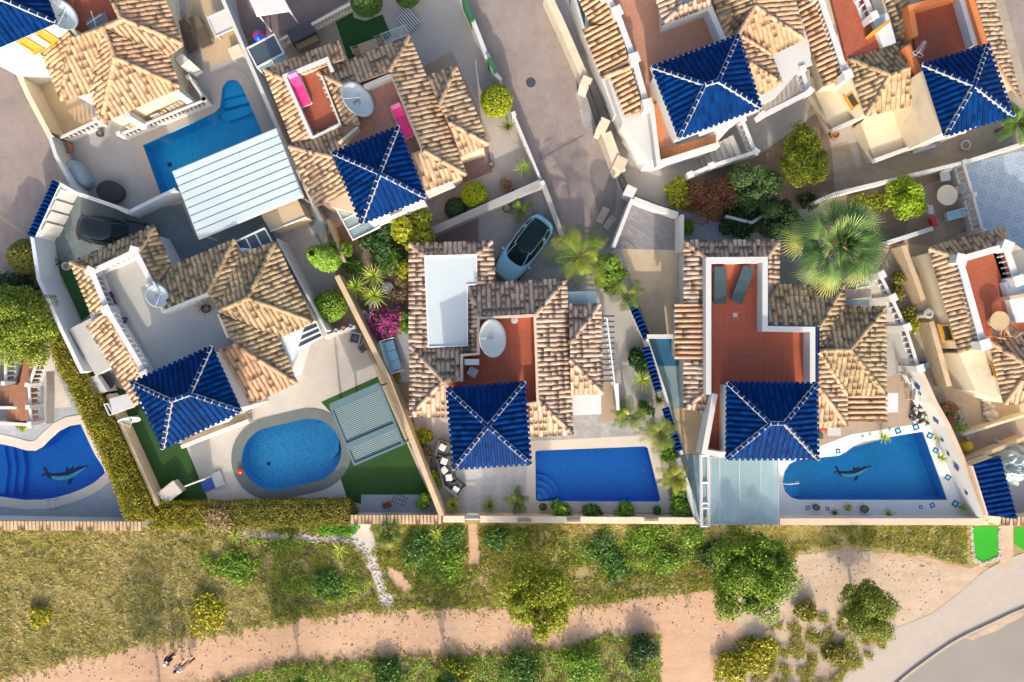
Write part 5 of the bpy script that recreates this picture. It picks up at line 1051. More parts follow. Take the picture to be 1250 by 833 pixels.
# ---------------------------------------------------------------- plants
LEAFK = 1.9
def leafb(name, cols, *a): return leaf(name, [sc(c, LEAFK) for c in cols], *a)
M['lime'] = leafb('lime_leaf', [(.05, .07, .003), (.12, .14, .006), (.20, .205, .01), (.085, .10, .004)], .2)
M['limegreen'] = leafb('light_green_leaf', [(.035, .085, .008), (.09, .16, .015), (.15, .23, .025), (.06, .12, .01)])
M['green'] = leafb('green_leaf', [(.016, .048, .008), (.04, .095, .014), (.065, .13, .02), (.028, .07, .01)])
M['dark'] = leafb('dark_green_leaf', [(.008, .024, .007), (.018, .045, .012), (.032, .07, .018), (.012, .032, .01)])
M['olive'] = leafb('olive_leaf', [(.06, .06, .008), (.11, .11, .015), (.17, .155, .025), (.08, .08, .01)])
M['hedgeleaf'] = leafb('golden_hedge_leaf', [(.09, .085, .006), (.145, .135, .008), (.21, .18, .010), (.12, .115, .008), (.09, .10, .008)])
M['brownleaf'] = leafb('dry_leaf', [(.10, .07, .035), (.17, .12, .06), (.24, .18, .10), (.13, .09, .05)])
M['redleaf'] = leafb('dark_red_leaf', [(.035, .045, .015), (.06, .06, .02), (.10, .05, .03), (.22, .02, .02), (.045, .05, .02)])
M['magenta'] = leaf('magenta_bract', [(.10, .10, .04), (.15, .11, .07), (.12, .12, .04), (.55, .04, .34), (.66, .06, .42), (.30, .03, .30)])
M['palmleaf'] = leaf('palm_frond', [(.04, .085, .012), (.09, .15, .02), (.17, .22, .03), (.28, .29, .04)], .2)
M['bigpalm'] = leaf('fan_palm_frond', [(.03, .085, .025), (.08, .17, .045), (.17, .28, .08), (.32, .42, .13), (.55, .48, .07)], .2)
M['yuccaleaf'] = leafb('yucca_blade', [(.08, .13, .02), (.16, .23, .03), (.25, .31, .05), (.32, .33, .06)], .25)
M['straw'] = leaf('dry_grass_blade', [(.26, .21, .06), (.50, .41, .13), (.70, .58, .25), (.80, .69, .38), (.34, .36, .06)], .35)
M['grassmix'] = leaf('mixed_grass_blade', [(.08, .14, .012), (.20, .27, .02), (.36, .40, .04), (.60, .50, .16), (.18, .16, .05), (.46, .45, .07)], .35)
M['olivegreen'] = leafb('olive_green_leaf', [(.04, .06, .006), (.075, .10, .008), (.13, .15, .012), (.055, .08, .006)], .2)
M['limeball'] = leafb('bright_lime_leaf', [(.09, .12, .004), (.17, .20, .006), (.24, .27, .01), (.13, .16, .005)])
M['limecitrus'] = leafb('citrus_leaf', [(.06, .13, .006), (.14, .22, .01), (.24, .30, .015), (.10, .17, .008)])
M['vividleaf'] = leafb('vivid_green_moss', [(.04, .14, .01), (.08, .22, .015), (.12, .28, .02)])
M['redflower'] = leafb('red_flowering_leaf', [(.05, .09, .02), (.10, .13, .03), (.20, .14, .05), (.50, .03, .05)])
M['grasstuft'] = leafb('tuft_grass_blade', [(.05, .075, .012), (.10, .12, .02), (.17, .17, .035), (.08, .10, .02)])
M['groundgreen'] = leafb('ground_cover_leaf', [(.03, .065, .006), (.075, .14, .01), (.13, .21, .018), (.18, .21, .02)])
M['hedgedark'] = leafb('dark_hedge_leaf', [(.055, .06, .006), (.10, .10, .008), (.15, .14, .012), (.13, .10, .035)])
M['treegreen'] = leafb('tree_leaf', [(.02, .045, .004), (.05, .10, .006), (.09, .15, .008), (.16, .20, .012), (.04, .075, .005)], .2)
M['freshtree'] = leafb('fresh_tree_leaf', [(.04, .07, .006), (.09, .135, .010), (.15, .19, .018), (.11, .12, .012), (.06, .09, .008)], .2)
M['lemon'] = leafb('lemon_leaf', [(.03, .055, .005), (.07, .10, .007), (.15, .17, .010), (.22, .22, .012), (.05, .08, .006)])
M['greymix'] = leafb('grey_green_leaf', [(.02, .045, .012), (.045, .08, .02), (.075, .12, .035), (.035, .06, .02)])
M['darkmix'] = leafb('dull_green_leaf', [(.012, .03, .010), (.025, .05, .016), (.05, .08, .022), (.03, .045, .015)])
M['limepalm'] = leaf('lime_palm_frond', [(.03, .08, .006), (.09, .17, .010), (.19, .27, .015), (.36, .40, .025)], .2)
M['deadleaf'] = leafb('dead_leaf', [(.03, .02, .015), (.07, .05, .03)])
M['darkstone'] = plain('brown_stone', (.24, .16, .11), .9, .3, 9, 25)
M['yellowscrub'] = leafb('yellow_scrub_leaf', [(.07, .08, .006), (.14, .145, .008), (.24, .22, .01), (.30, .25, .012), (.10, .10, .02)], .25)
M['pebble'] = plain('pale_pebble', (.50, .42, .35), .85, .3, 9, 25)
M['bark'] = plain('bark', (.16, .115, .08), .95, .25, 6, 25, bump=.6)
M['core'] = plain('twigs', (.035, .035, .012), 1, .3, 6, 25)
class Leaves:
    def __init__(s): s.v = []; s.f = []; s.u = []
    def cloud(s, C, size, up=.4, aspect=1.7, out=None, jit=.35):
        """diamond leaves at the points C (n,3)"""
        C = np.asarray(C, float); n = len(C)
        nr = RNG.normal(size=(n, 3)); nr[:, 2] = np.abs(nr[:, 2]) + up
        if out is not None: nr += out * 1.3
        nr /= np.linalg.norm(nr, axis=1)[:, None]
        a = np.cross(nr, RNG.normal(size=(n, 3))); a /= np.linalg.norm(a, axis=1)[:, None]; b = np.cross(nr, a)
        sz = (size * RNG.uniform(1 - jit, 1 + jit, n))[:, None]
        V = np.stack([C - a * sz * aspect / 2, C + b * sz / 2, C + a * sz * aspect / 2, C - b * sz / 2], 1).reshape(-1, 3)
        s._add(V, 4, n, RNG.random(n)); return s
    def _add(s, V, k, n, u):
        b = sum(len(x) for x in s.v); s.v.append(V); s.f.append((np.arange(n * k) + b).reshape(n, k)); s.u.append(np.repeat(u, k))
    def blades(s, C, h, w, spread=.6, droop=0.0, us=None):
        """one bent-free triangle per point"""
        C = np.asarray(C, float); n = len(C); an = RNG.uniform(0, 2 * np.pi, n); d = np.stack([np.cos(an), np.sin(an), np.zeros(n)], 1); sd = np.stack([-np.sin(an), np.cos(an), np.zeros(n)], 1)
        hh = (np.broadcast_to(h, n) * RNG.uniform(.5, 1.2, n))[:, None]; sp = hh * RNG.uniform(.1, spread, n)[:, None]
        tip = C + d * sp; tip[:, 2] += hh[:, 0] * (1 - droop * RNG.random(n))
        V = np.stack([C - sd * w / 2, C + sd * w / 2, tip], 1).reshape(-1, 3); s._add(V, 3, n, RNG.random(n) if us is None else us); return s
    def quad(s, a, b, c, d, u): s._add(np.array([a, b, c, d], float), 4, 1, np.array([u])); return s
    def blade(s, p, d, L, w, droop, u, seg=3, fold=0.0):
        """long pointed leaf from p in direction d, arching down"""
        p = Vector(p); d = Vector(d).normalized(); sd = d.cross(Vector((0, 0, 1))); sd = sd.normalized() if sd.length > 1e-3 else Vector((1, 0, 0)); pr = None; V = []
        for i in range(seg + 1):
            t = i / seg; q = p + d * L * t - Vector((0, 0, droop * L * t * t)); ww = w * (.55 + 1.2 * t - 1.75 * t * t) if t < 1 else .004
            V.append((q - sd * ww / 2, q + sd * ww / 2))
        for i in range(seg): s.quad(V[i][0], V[i][1], V[i + 1][1], V[i + 1][0], u)
        return s
    def mesh(s, name, mat):
        V = np.concatenate(s.v); faces = []
        me = bpy.data.meshes.new(name); nl = sum(f.size for f in s.f); nf = sum(len(f) for f in s.f)
        me.vertices.add(len(V)); me.vertices.foreach_set('co', V.ravel()); me.loops.add(nl); me.polygons.add(nf)
        me.loops.foreach_set('vertex_index', np.concatenate([f.ravel() for f in s.f]).astype(np.int32))
        tot = np.concatenate([np.full(len(f), f.shape[1]) for f in s.f]); st = np.concatenate([[0], np.cumsum(tot)[:-1]])
        me.polygons.foreach_set('loop_start', st.astype(np.int32)); 
        ul = me.uv_layers.new(name='UVMap'); u = np.concatenate(s.u); uv = np.zeros((nl, 2)); uv[:, 0] = np.clip(u, 0.01, .99); ul.data.foreach_set('uv', uv.ravel())
        me.materials.append(M[mat]); me.update(calc_edges=True); return me
def ball_pts(n, r, sq=1.0, lo=-.5, thick=.16, rough=.07, k=2.2):
    d = RNG.normal(size=(n, 3)); d /= np.linalg.norm(d, axis=1)[:, None]; d = d[d[:, 2] > lo]
    nz = np.array([noise.noise(Vector(x) * k + Vector((r * 9, sq, 3))) for x in d]); rr = r * (1 - thick * RNG.random(len(d)) ** 2 + rough * nz)
    p = d * rr[:, None]; p[:, 2] *= sq; return p, d
def ball_bush(label, cat, px, py, r, h, mat, n=2600, leafs=.085, group=None, name='round_bush', rough=.06, core=True, lo=-.6):
    """clipped bush: px,py is its middle in the picture, r its radius, h its height"""
    z = h / 2; c = P(px, py, z); t = thing(name, label, cat, (c.x, c.y, 0), RNG.uniform(0, 6), group)
    p, d = ball_pts(n, r, (h / 2) / r, lo, rough=rough); p[:, 2] += z
    put_local('foliage', Leaves().cloud(p, leafs, .2, 1.6, d).mesh('foliage', mat), t)
    if core:
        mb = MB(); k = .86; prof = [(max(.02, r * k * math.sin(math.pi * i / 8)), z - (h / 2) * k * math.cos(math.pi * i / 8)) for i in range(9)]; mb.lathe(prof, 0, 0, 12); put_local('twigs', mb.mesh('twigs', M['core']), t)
    mb = MB(); mb.cyl(0, 0, 0, z, .06); put_local('stem', mb.mesh('stem', M['bark']), t); return t
def put_local(name, me, parent):
    o = bpy.data.objects.new(name, me); link(o, parent); OFF[o.name] = Vector((0, 0, 0)); return o
def tree(label, px, py, r, h, mat, n=6000, leafs=.15, lumps=16, trunk=.13, group='trees along the lane', name='tree', base=.35, up=.35, cat='tree', sq=.8, sx=1.0):
    """px,py: middle of the crown in the picture; r crown radius; h total height"""
    zc = h * (1 + base) / 2; c = P(px, py, zc); t = thing(name, label, cat, (c.x, c.y, 0), 0, group); rz = (h - h * base) / 2
    cen = []; 
    for i in range(lumps):
        while True:
            q = RNG.uniform(-1, 1, 3)
            if .25 < np.linalg.norm(q) < RNG.uniform(.8, 1.16): break
        cen.append(q * np.array([r * .82 * sx, r * .82 / sx, rz * .74]))
    cen = np.array(cen); P_, D_ = [], []
    for q in cen:
        m = int(n / lumps * RNG.uniform(.7, 1.3)); rr = r * RNG.uniform(.22, .52) * (18 / max(lumps, 18)) ** .33; p, d = ball_pts(m, rr, sq, -.7, .5, .25, 3); P_.append(p + q); D_.append(d)
    p = np.concatenate(P_); p[:, 2] += zc; p = p[p[:, 2] > .1] if base < .1 else p; d = np.concatenate(D_)[:len(p)]
    put_local('crown', Leaves().cloud(p, leafs, up * .4, 1.9, d * 1.25).mesh('crown', mat), t)
    mb = MB(); zt = h * base; mb.tube([(0, 0, 0), (.04, .02, zt * .6), (0, 0, zt), (0, 0, zc)], [trunk, trunk * .8, trunk * .65, trunk * .3], 8)
    for q in cen[:10]: mb.tube([(0, 0, zt * .8), tuple(q * .5 + np.array([0, 0, zc - rz * .3])), tuple(q + np.array([0, 0, zc]))], [trunk * .45, trunk * .28, .012], 6)
    put_local('trunk', mb.mesh('trunk', M['bark'], smooth=True), t); return t
def shrub(label, px, py, r, h, mat, n=1200, leafs=.11, lumps=6, cat='shrub', group=None, name='shrub', sx=1.0, up=.5, rot=0.0):
    z = h * .5; c = P(px, py, z); t = thing(name, label, cat, (c.x, c.y, 0), math.radians(rot), group); Q = []; D = []
    for i in range(lumps):
        a = RNG.uniform(0, 6.28); k = RNG.uniform(0, .62) * r; q = np.array([math.cos(a) * k * sx, math.sin(a) * k / sx, h * RNG.uniform(.3, .6)])
        p, d = ball_pts(int(n / lumps), r * RNG.uniform(.38, .55), min(1.2, h / r * .75), -.6, .6, .3, 3); Q.append(p + q); D.append(d)
    p = np.concatenate(Q); p[:, 2] = np.maximum(p[:, 2], .03); put_local('foliage', Leaves().cloud(p, leafs, up, 1.9, np.concatenate(D) * .5).mesh('foliage', mat), t)
    mb = MB()
    for i in range(5): a = i * 1.3; mb.tube([(0, 0, 0), (r * .4 * math.cos(a), r * .4 * math.sin(a), h * .6)], [.03, .012], 5)
    put_local('stem', mb.mesh('stem', M['bark']), t); return t
def hedge(label, poly, h, mat, dens=150, leafs=.1, group='hedges', wob=.18, core=True, name='hedge', h2=None):
    W = [Vector((p.x, p.y)) for p in PL(poly, h)]; c = sum(W, Vector((0, 0))) / len(W); t = thing(name, label, 'hedge', (c.x, c.y, 0), 0, group)
    xs = [p.x for p in W]; ys = [p.y for p in W]; area = abs(sum(W[i - 1].x * W[i].y - W[i].x * W[i - 1].y for i in range(len(W)))) / 2; pts = []; n = int(area * dens); tries = 0
    WW = [tuple(p) for p in W]
    while len(pts) < n and tries < n * 8:
        tries += 1; q = (random.uniform(min(xs), max(xs)), random.uniform(min(ys), max(ys)))
        if inside(q, WW):
            e = min(1, min(seg_d(q, WW[i - 1], WW[i]) for i in range(len(WW))) / .35); nz = noise.noise(Vector((q[0] * .9, q[1] * .9, 1.3))) * wob + noise.noise(Vector((q[0] * 3, q[1] * 3, 4.3))) * wob * .6
            pts.append((q[0], q[1], h * (.80 + .2 * e) + nz - random.random() ** 2 * .25))
    per = sum((W[i] - W[i - 1]).length for i in range(len(W)))
    for i in range(len(W)):
        a, b = W[i - 1], W[i]
        for k in range(int((b - a).length * h * dens * .7)): f = random.random(); q = a.lerp(b, f); pts.append((q.x + random.uniform(-.1, .1), q.y + random.uniform(-.1, .1), random.uniform(.05, h * .85)))
    p = np.array(pts) - np.array([c.x, c.y, 0]); put_local('foliage', Leaves().cloud(p, leafs, .5, 1.7).mesh('foliage', mat), t)
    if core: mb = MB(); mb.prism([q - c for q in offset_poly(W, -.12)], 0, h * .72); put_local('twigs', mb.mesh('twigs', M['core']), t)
    return t
def fan_palm(label, px, py, R, h, mat='bigpalm', nf=34, group=None, name='fan_palm', seed=1, rs=.42):
    c = P(px, py, h); t = thing(name, label, 'palm', (c.x, c.y, 0), 0, group); rn = random.Random(seed); Lf = Leaves(); st = MB()
    for i in range(nf):
        lay = i / nf; az = i * 2.39996 + rn.uniform(-.25, .25); el = math.radians(80 - 105 * lay + rn.uniform(-8, 8)); L = R * (.20 + .44 * lay ** .8) * rn.uniform(.88, 1.12)
        d = Vector((math.cos(az) * math.cos(el), math.sin(az) * math.cos(el), math.sin(el))); p0 = Vector((0, 0, h)); tip = p0 + d * L - Vector((0, 0, .10 * L)); st.tube([p0, p0 + d * L * .55, tip], [.035, .022, .015], 5)
        sd = d.cross(Vector((0, 0, 1))).normalized(); nn = sd.cross(d); rl = R * rs * rn.uniform(.9, 1.12); u0 = rn.uniform(.05, .75) if lay < .8 else rn.uniform(.5, 1)
        k = 22
        for j in range(k):
            a = math.radians(-92 + 184 * j / (k - 1)); dd = (d * math.cos(a) + sd * math.sin(a) + nn * (.20 * math.cos(a * 1.3) - .1)).normalized()
            Lf.blade(tip, dd, rl * (.70 + .30 * math.cos(a)) * rn.uniform(.85, 1.1), rl * .055, .14 + .3 * lay, min(.98, max(.02, u0 + rn.uniform(-.16, .16))), 3)
    put_local('frond', Lf.mesh('frond', mat), t); put_local('leaf_stalk', st.mesh('leaf_stalk', M['palmstalk']), t)
    mb = MB(); mb.tube([(0, 0, 0), (.05, 0, h * .4), (0, 0, h - .15)], [.26, .2, .12], 12); put_local('trunk', mb.mesh('trunk', M['bark'], smooth=True), t); return t
def feather_palm(label, px, py, R, h, mat='palmleaf', nf=16, group=None, name='palm', seed=1, bare=0.0, cat='palm', lw=.05, lm=13, lk=.28):
    c = P(px, py, h); t = thing(name, label, cat, (c.x, c.y, 0), 0, group); rn = random.Random(seed); Lf = Leaves(); st = MB()
    for i in range(nf):
        lay = i / nf; az = i * 2.39996 + rn.uniform(-.3, .3); el = math.radians(66 - 62 * lay + rn.uniform(-8, 8)); L = R * rn.uniform(.9, 1.12) * (1.12 if lay < .5 else 1)
        d = Vector((math.cos(az) * math.cos(el), math.sin(az) * math.cos(el), math.sin(el))); pts = []; u0 = rn.random()
        for k in range(8): s_ = k / 7; q = Vector((0, 0, h)) + d * L * s_; q.z -= .55 * L * s_ * s_; pts.append(q)
        st.tube(pts, [.02 * (1 - .7 * k / 7) for k in range(8)], 4)
        sd = d.cross(Vector((0, 0, 1))).normalized(); m = lm
        for k in range(m):
            s_ = .12 + .86 * k / (m - 1); f = s_ * 7; a = int(min(f, 6)); q = pts[a].lerp(pts[a + 1], f - a); ax = (pts[a + 1] - pts[a]).normalized(); ll = L * lk * math.sin(math.pi * (.12 + .8 * s_)) + .05
            for sg in (-1, 1): Lf.blade(q, ax * .75 + sd * sg + Vector((0, 0, .12)), ll, lw, .22, min(.98, max(.02, u0 + rn.uniform(-.2, .2))), 2)
    put_local('frond', Lf.mesh('frond', mat), t); put_local('leaf_stalk', st.mesh('leaf_stalk', M['palmstalk']), t)
    mb = MB(); mb.tube([(0, 0, 0), (.03, .02, h * .5), (0, 0, h)], [.12, .1, .09], 10); put_local('trunk', mb.mesh('trunk', M['bark'], smooth=True), t); return t
def rosette(label, px, py, R, h, mat='yuccaleaf', heads=((0, 0),), n=34, group=None, name='yucca', seed=1, cat='yucca', w=.06):
    c = P(px, py, h); t = thing(name, label, cat, (c.x, c.y, 0), 0, group); rn = random.Random(seed)
    for hx, hy in heads:
        Lf = Leaves()
        for i in range(n): lay = i / n; az = i * 2.39996; el = math.radians(80 - 78 * lay + rn.uniform(-6, 6)); Lf.blade((hx, hy, h), (math.cos(az) * math.cos(el), math.sin(az) * math.cos(el), math.sin(el)), R * rn.uniform(.8, 1.1), w, .12 + .2 * lay, rn.random(), 3)
        put_local('leaf_rosette', Lf.mesh('leaf_rosette', mat), t); mb = MB(); mb.tube([(hx * .2, hy * .2, 0), (hx, hy, h)], [.07, .05], 7); put_local('stem', mb.mesh('stem', M['bark']), t)
    return t
M['palmstalk'] = plain('palm_stalk', (.20, .19, .06), .6, .15, 5, 20)
# --- the lane
TG = 'trees along the lane'
tree('yellow-green tree standing over the middle of the dirt lane', 653, 731, 2.3, 4.2, 'lime', 26000, .078, 56)
tree('largest bright green tree at the lane, under the glass pergola', 914, 703, 2.65, 4.6, 'treegreen', 40000, .078, 80)
tree('squat green tree on the gravel beside the block pavement', 1059, 745, 1.75, 3.0, 'olivegreen', 18000, .07, 40)
for x, y, r, h in ((348, 880, 1.9, 5.0), (165, 890, 1.3, 4.6), (541, 858, 1.3, 4.0)):
    tree({348: 'off-frame tree whose forked shadow lies over the lane left of centre', 165: 'off-frame tree shading the far left of the dirt lane', 541: 'slender off-frame tree whose thin shadow crosses mid lane'}[x], x, y, r, h, 'green', 3500, .17, 12, group='trees beyond the lower edge')
for x, y, r, h, m, l in ((50, 753, .85, .6, 'yellowscrub', 'yellow flowering bush in dry grass at far left'), (253, 750, 1.5, .7, 'yellowscrub', 'broad yellow-green bush just above the two walkers'), (475, 822, 1.4, .9, 'green', 'dark green bush under the lane left of the little side path'), (560, 826, 1.5, .9, 'lime', 'yellowish bush at the bottom edge below the middle lane'), (640, 818, 1.6, 1.0, 'green', 'deep green bush at the bottom edge below the yellow-green tree'), (705, 815, 1.5, 1.1, 'limegreen', 'fresh green bush at the bottom edge, right of centre'), (780, 795, 1.2, 1.1, 'dark', 'dark shrub at the corner of the lane'),
                      (985, 752, .9, .7, 'olive', 'tufted shrub left of the squat tree'), (925, 800, 1.4, .8, 'yellowscrub', 'yellowish scrub on the gravel patch, near the bottom edge'), (896, 818, 1.4, .8, 'yellowscrub', 'olive scrub in the bottom corner of the gravel patch'), (1020, 800, .9, .6, 'olive', 'olive scrub near the block pavement'), (875, 678, 1.3, .9, 'dark', 'dark shrub left of the largest bright green tree'), (785, 660, 1.1, .7, 'limegreen', 'bright creeping shrub under the long cream wall'), (514, 670, 1.2, .7, 'green', 'leafy green shrub in the ivy, left of the sandy footpath'), (548, 690, 1.1, .6, 'limegreen', 'fresh low shrub between gravel path and sandy footpath'), (552, 657, .9, .6, 'green', 'dark leafy shrub directly below the short cream plot wall'), (606, 658, 1.0, .7, 'green', 'dense shrub right of the sandy footpath under the wall'), (735, 664, 1.1, .6, 'green', 'spreading green shrub below the pool bushes'), (752, 690, 1.2, .6, 'green', 'low green shrub above the dirt lane, right of the yellow-green tree'), (815, 684, 1.1, .7, 'limegreen', 'bright leafy shrub left of the dark shrub by the biggest tree'), (843, 652, 1.0, .7, 'limegreen', 'bright leafy shrub under the white pergola side frame'), (290, 692, 1.2, .6, 'limegreen', 'bright green low shrub in the dry grass left of centre'), (400, 716, 1.1, .5, 'green', 'flat green shrub left of the gravel path end')):
    shrub(l, x, y, r, h, m, 1600, .10, 9, group='shrubs along the lane')
fan_palm('stout fan palm on the gravel path by the clay-capped wall', 474, 649, 1.25, 1.0, 'palmleaf', 26, seed=5, name='fan_palm')
for x, y, R, m, l in ((415, 671, .7, 'yuccaleaf', 'yellow spiky plant in the grass above the gravel path'), (355, 656, .75, 'palmleaf', 'green spiky plant on the white gravel edge'), (533, 652, .7, 'yuccaleaf', 'pale spiky plant in the ivy under the clay-capped wall'), (287, 654, .7, 'yuccaleaf', 'yellowish spiky plant at the left end of the gravel edge')): rosette(l, x, y, R, .25, m, n=30, seed=int(x), cat='spiky plant', name='spiky_plant', group='spiky plants by the gravel path')
hedge('long golden-green hedge slanting down past the kidney-shaped pool', [(52, 410), (78, 408), (92, 440), (124, 494), (172, 600), (186, 636), (150, 636), (130, 581), (96, 509), (62, 440)], 1.6, 'hedgeleaf', 520, .062)
hedge('golden hedge below the shaded dark lawn', [(176, 614), (262, 616), (266, 646), (188, 646)], 1.0, 'hedgeleaf', 420, .065); hedge('mixed olive hedge below the oval pool', [(260, 617), (300, 615), (424, 613), (432, 630), (424, 642), (262, 645)], 1.0, 'hedgedark', 420, .065)
shrub('brown dry shrub between the two lower hedges', 262, 631, 1.3, 1.5, 'brownleaf', 1800, .09, 8); hedge('bright green mossy mound by the gravel path', [(384, 645), (400, 642), (432, 638), (437, 646), (430, 653), (395, 653)], .35, 'vividleaf', 400, .07, core=False, name='green_mound')
# --- gardens
tree('leafy yellow-green tree over the brown staircase', 22, 395, 2.6, 3.6, 'freshtree', 30000, .075, 52, group='garden trees'); 
ball_bush('large round olive bush at the left edge, by the pale street wall', 'bush', 34, 314, 1.05, 2.2, 'olive', 3600, .09, 'clipped round bushes')
shrub('dark green shrub above the leafy tree at the left edge', 14, 358, 1.6, 1.6, 'dark', 2400, .13, 9)
ball_bush('round lime bush beside the street', 'bush', 606, 124, .96, 2.0, 'limeball', 5200, .06, 'clipped round bushes'); ball_bush('round lime bush behind the wide grey wall', 'bush', 579, 238, .78, 1.5, 'limeball', 4200, .06, 'clipped round bushes'); ball_bush('round lime bush beside the thin pale screen wall', 'bush', 403, 374, .95, 1.7, 'limegreen', 3400, .085, 'clipped round bushes')
ball_bush('round hedge ball at the top edge over the dark lawn', 'bush', 447, 1, .95, 1.7, 'green', 3000, .07, 'clipped round bushes'); ball_bush('round bush cut by the top edge, right of the hedge ball', 'bush', 497, -8, .8, 1.6, 'green', 2500, .07, 'clipped round bushes')
ball_bush('small dark round bush left of the lime ball', 'bush', 556, 255, .65, 1.0, 'dark', 1800, .09, 'clipped round bushes')
rosette('tousled grassy plant under the street lime bush', 620, 155, .75, .5, 'palmleaf', n=60, w=.035, seed=3, cat='ornamental grass', name='ornamental_grass'); rosette('spiky plant at the street fence', 639, 206, .8, .7, 'yuccaleaf', n=40, seed=4, cat='spiky plant', name='spiky_plant'); shrub('brown-potted shrub by the grey wall', 620, 226, .5, .7, 'brownleaf', 500, .08, 4); feather_palm('little palm behind the pale blue car', 636, 256, .8, .7, nf=9, seed=8)
# conifer: leaning look comes from its height alone
def conifer(label, px, py, r, h, mat):
    c = P(px, py, h); t = thing('conifer', label, 'tree', (c.x, c.y, 0), 0, 'garden trees'); n = 6000; z = RNG.random(n); a = RNG.uniform(0, 2 * np.pi, n); rr = r * np.sin(np.pi * np.clip(.12 + .88 * (1 - z), 0, 1)) ** .6 * (1 - z * .45) * RNG.uniform(.82, 1.04, n)
    p = np.stack([rr * np.cos(a), rr * np.sin(a), .3 + z * (h - .3)], 1); d = np.stack([np.cos(a), np.sin(a), np.zeros(n) + .6], 1); put_local('crown', Leaves().cloud(p, .11, .6, 2.0, d).mesh('crown', mat), t)
    mb = MB(); mb.tube([(0, 0, 0), (0, 0, h * .9)], [.12, .03], 8); put_local('trunk', mb.mesh('trunk', M['bark']), t); return t
conifer('tall light green conifer between the two villas on the left', 381, 309, .85, 5.6, 'limegreen')
GT = 'garden trees'
tree('feathery yellow-green tree beside the tower with pink loungers below', 503, 280, 1.35, 3.0, 'lime', 3600, .15, 12, group=GT); tree('dark leafy tree in front of the glazed pergola', 462, 292, 1.25, 2.2, 'dark', 2600, .17, 10, group=GT, base=.2); shrub('dark glossy shrub in the middle of the planted garden', 478, 274, 1.1, 1.8, 'dark', 1500, .17, 8); shrub('fresh green shrub under the dark leafy tree', 470, 312, 1.1, 1.4, 'green', 1700, .11, 8); shrub('light green climbing shrub on the tiled roof edge', 496, 325, .9, 1.8, 'lime', 1400, .11, 7); shrub('yellow-green shrub next to the tall conifer', 420, 304, .9, 1.4, 'limegreen', 1200, .11, 6); shrub('rust-coloured shrub among the yuccas', 458, 322, .6, .8, 'brownleaf', 700, .09, 5); shrub('green clump between conifer and yuccas', 430, 326, .8, 1.0, 'green', 900, .11, 6)
rosette('clump of three bright yuccas by the long tan wall', 447, 349, 1.0, 1.1, 'yuccaleaf', heads=((-.65, -.1), (.45, .55), (.5, -.62)), n=40, seed=11, w=.085)
shrub('magenta bougainvillea beside the pale blue swing seat', 473, 393, 1.2, 1.4, 'magenta', 2200, .10, 10, cat='bougainvillea', name='bougainvillea'); shrub('bright green shrub right of the bougainvillea', 497, 394, .75, 1.3, 'limegreen', 1400, .09, 6); shrub('sparse dry shrub above the bougainvillea', 487, 356, .8, .9, 'brownleaf', 700, .08, 6, sx=.7)
ball_bush('small olive ball bush at the foot of the swing seat', 'bush', 481.5, 462, .36, .75, 'olive', 1100, .07, 'clipped round bushes')
rosette('light green spiky plant beside the tan wall and dark pots', 504, 525, .6, .5, 'yuccaleaf', n=40, seed=21, cat='spiky plant', name='spiky_plant'); shrub('yellow croton bush beside the patterned patio', 518, 531, .65, .9, 'lime', 900, .11, 6); shrub('brownish dry shrub left of the grey armchair', 521, 559, .7, .8, 'brownleaf', 900, .09, 6); shrub('lime shrub below the grey sofa', 530, 588, .7, .8, 'lime', 900, .11, 6, sx=.75); shrub('leafy green bush at the end of the concrete bench slab', 517, 614, .6, .9, 'limegreen', 1000, .12, 6)
rosette('full rounded grass tuft left of the garden gate', 553, 616, .75, .45, 'grasstuft', n=150, w=.035, seed=31, cat='ornamental grass', name='ornamental_grass', group='grass tufts by the garden gate'); rosette('smaller rounded grass tuft right of the garden gate', 598, 617, .62, .45, 'grasstuft', n=130, w=.035, seed=32, cat='ornamental grass', name='ornamental_grass', group='grass tufts by the garden gate'); feather_palm('small palm beside the right grass tuft', 631, 613, .85, .6, nf=12, seed=33)
for x, y, r, m, l in ((684, 622, .75, 'limegreen', 'leafy bush under the curved pool steps'), (724, 625, .65, 'green', 'leafy bush at the middle of the royal blue pool edge'), (765, 625, .8, 'limegreen', 'spreading leafy bush in the third planter trough'), (829, 619, .8, 'limegreen', 'bright bush in the corner right of the royal blue pool')): shrub(l, x, y, r, .9, m, 1000, .15, 7, group='bushes along the pool wall')
ball_bush('tiny clipped ball left of the leafy pool bushes', 'bush', 663, 619, .22, .45, 'green', 500, .06, 'clipped round bushes'); ball_bush('tiny clipped ball near the lower right pool corner', 'bush', 802, 623, .24, .48, 'green', 500, .06, 'clipped round bushes')
rosette('spiky dracaena by the upper blue tile coping', 784, 464, .9, .9, 'yuccaleaf', n=46, seed=41, cat='dracaena', name='dracaena'); feather_palm('yellowing palm at the corner of the mottled flagstones', 768, 508, 1.1, 1.4, nf=13, seed=42); feather_palm('full palm leaning over the blue tile coping', 805, 528, 1.25, 1.6, nf=18, seed=43); feather_palm('lime palm at the right edge of the royal blue pool', 823, 582, 1.15, 1.0, 'lime', nf=14, seed=44); rosette('dark little palm inside the teal yard', 804, 488, .6, .6, 'palmleaf', n=30, seed=45, cat='palm', name='small_palm')
shrub('dark green bush along the palm bed wall', 776, 440, .8, 1.0, 'dark', 1000, .13, 7, sx=.6)
feather_palm('large lime palm beside the pale blue car', 707, 313, 2.15, 2.2, 'limepalm', nf=21, seed=51, lw=.05, lm=17, lk=.23); tree('bushy green shrub tree joined to the large lime palm', 742, 330, 1.25, 2.2, 'limegreen', 3600, .11, 12, group=GT, base=.1); feather_palm('palm whose fronds reach over the stained carport floor', 765, 360, 1.2, 1.6, nf=10, seed=53)
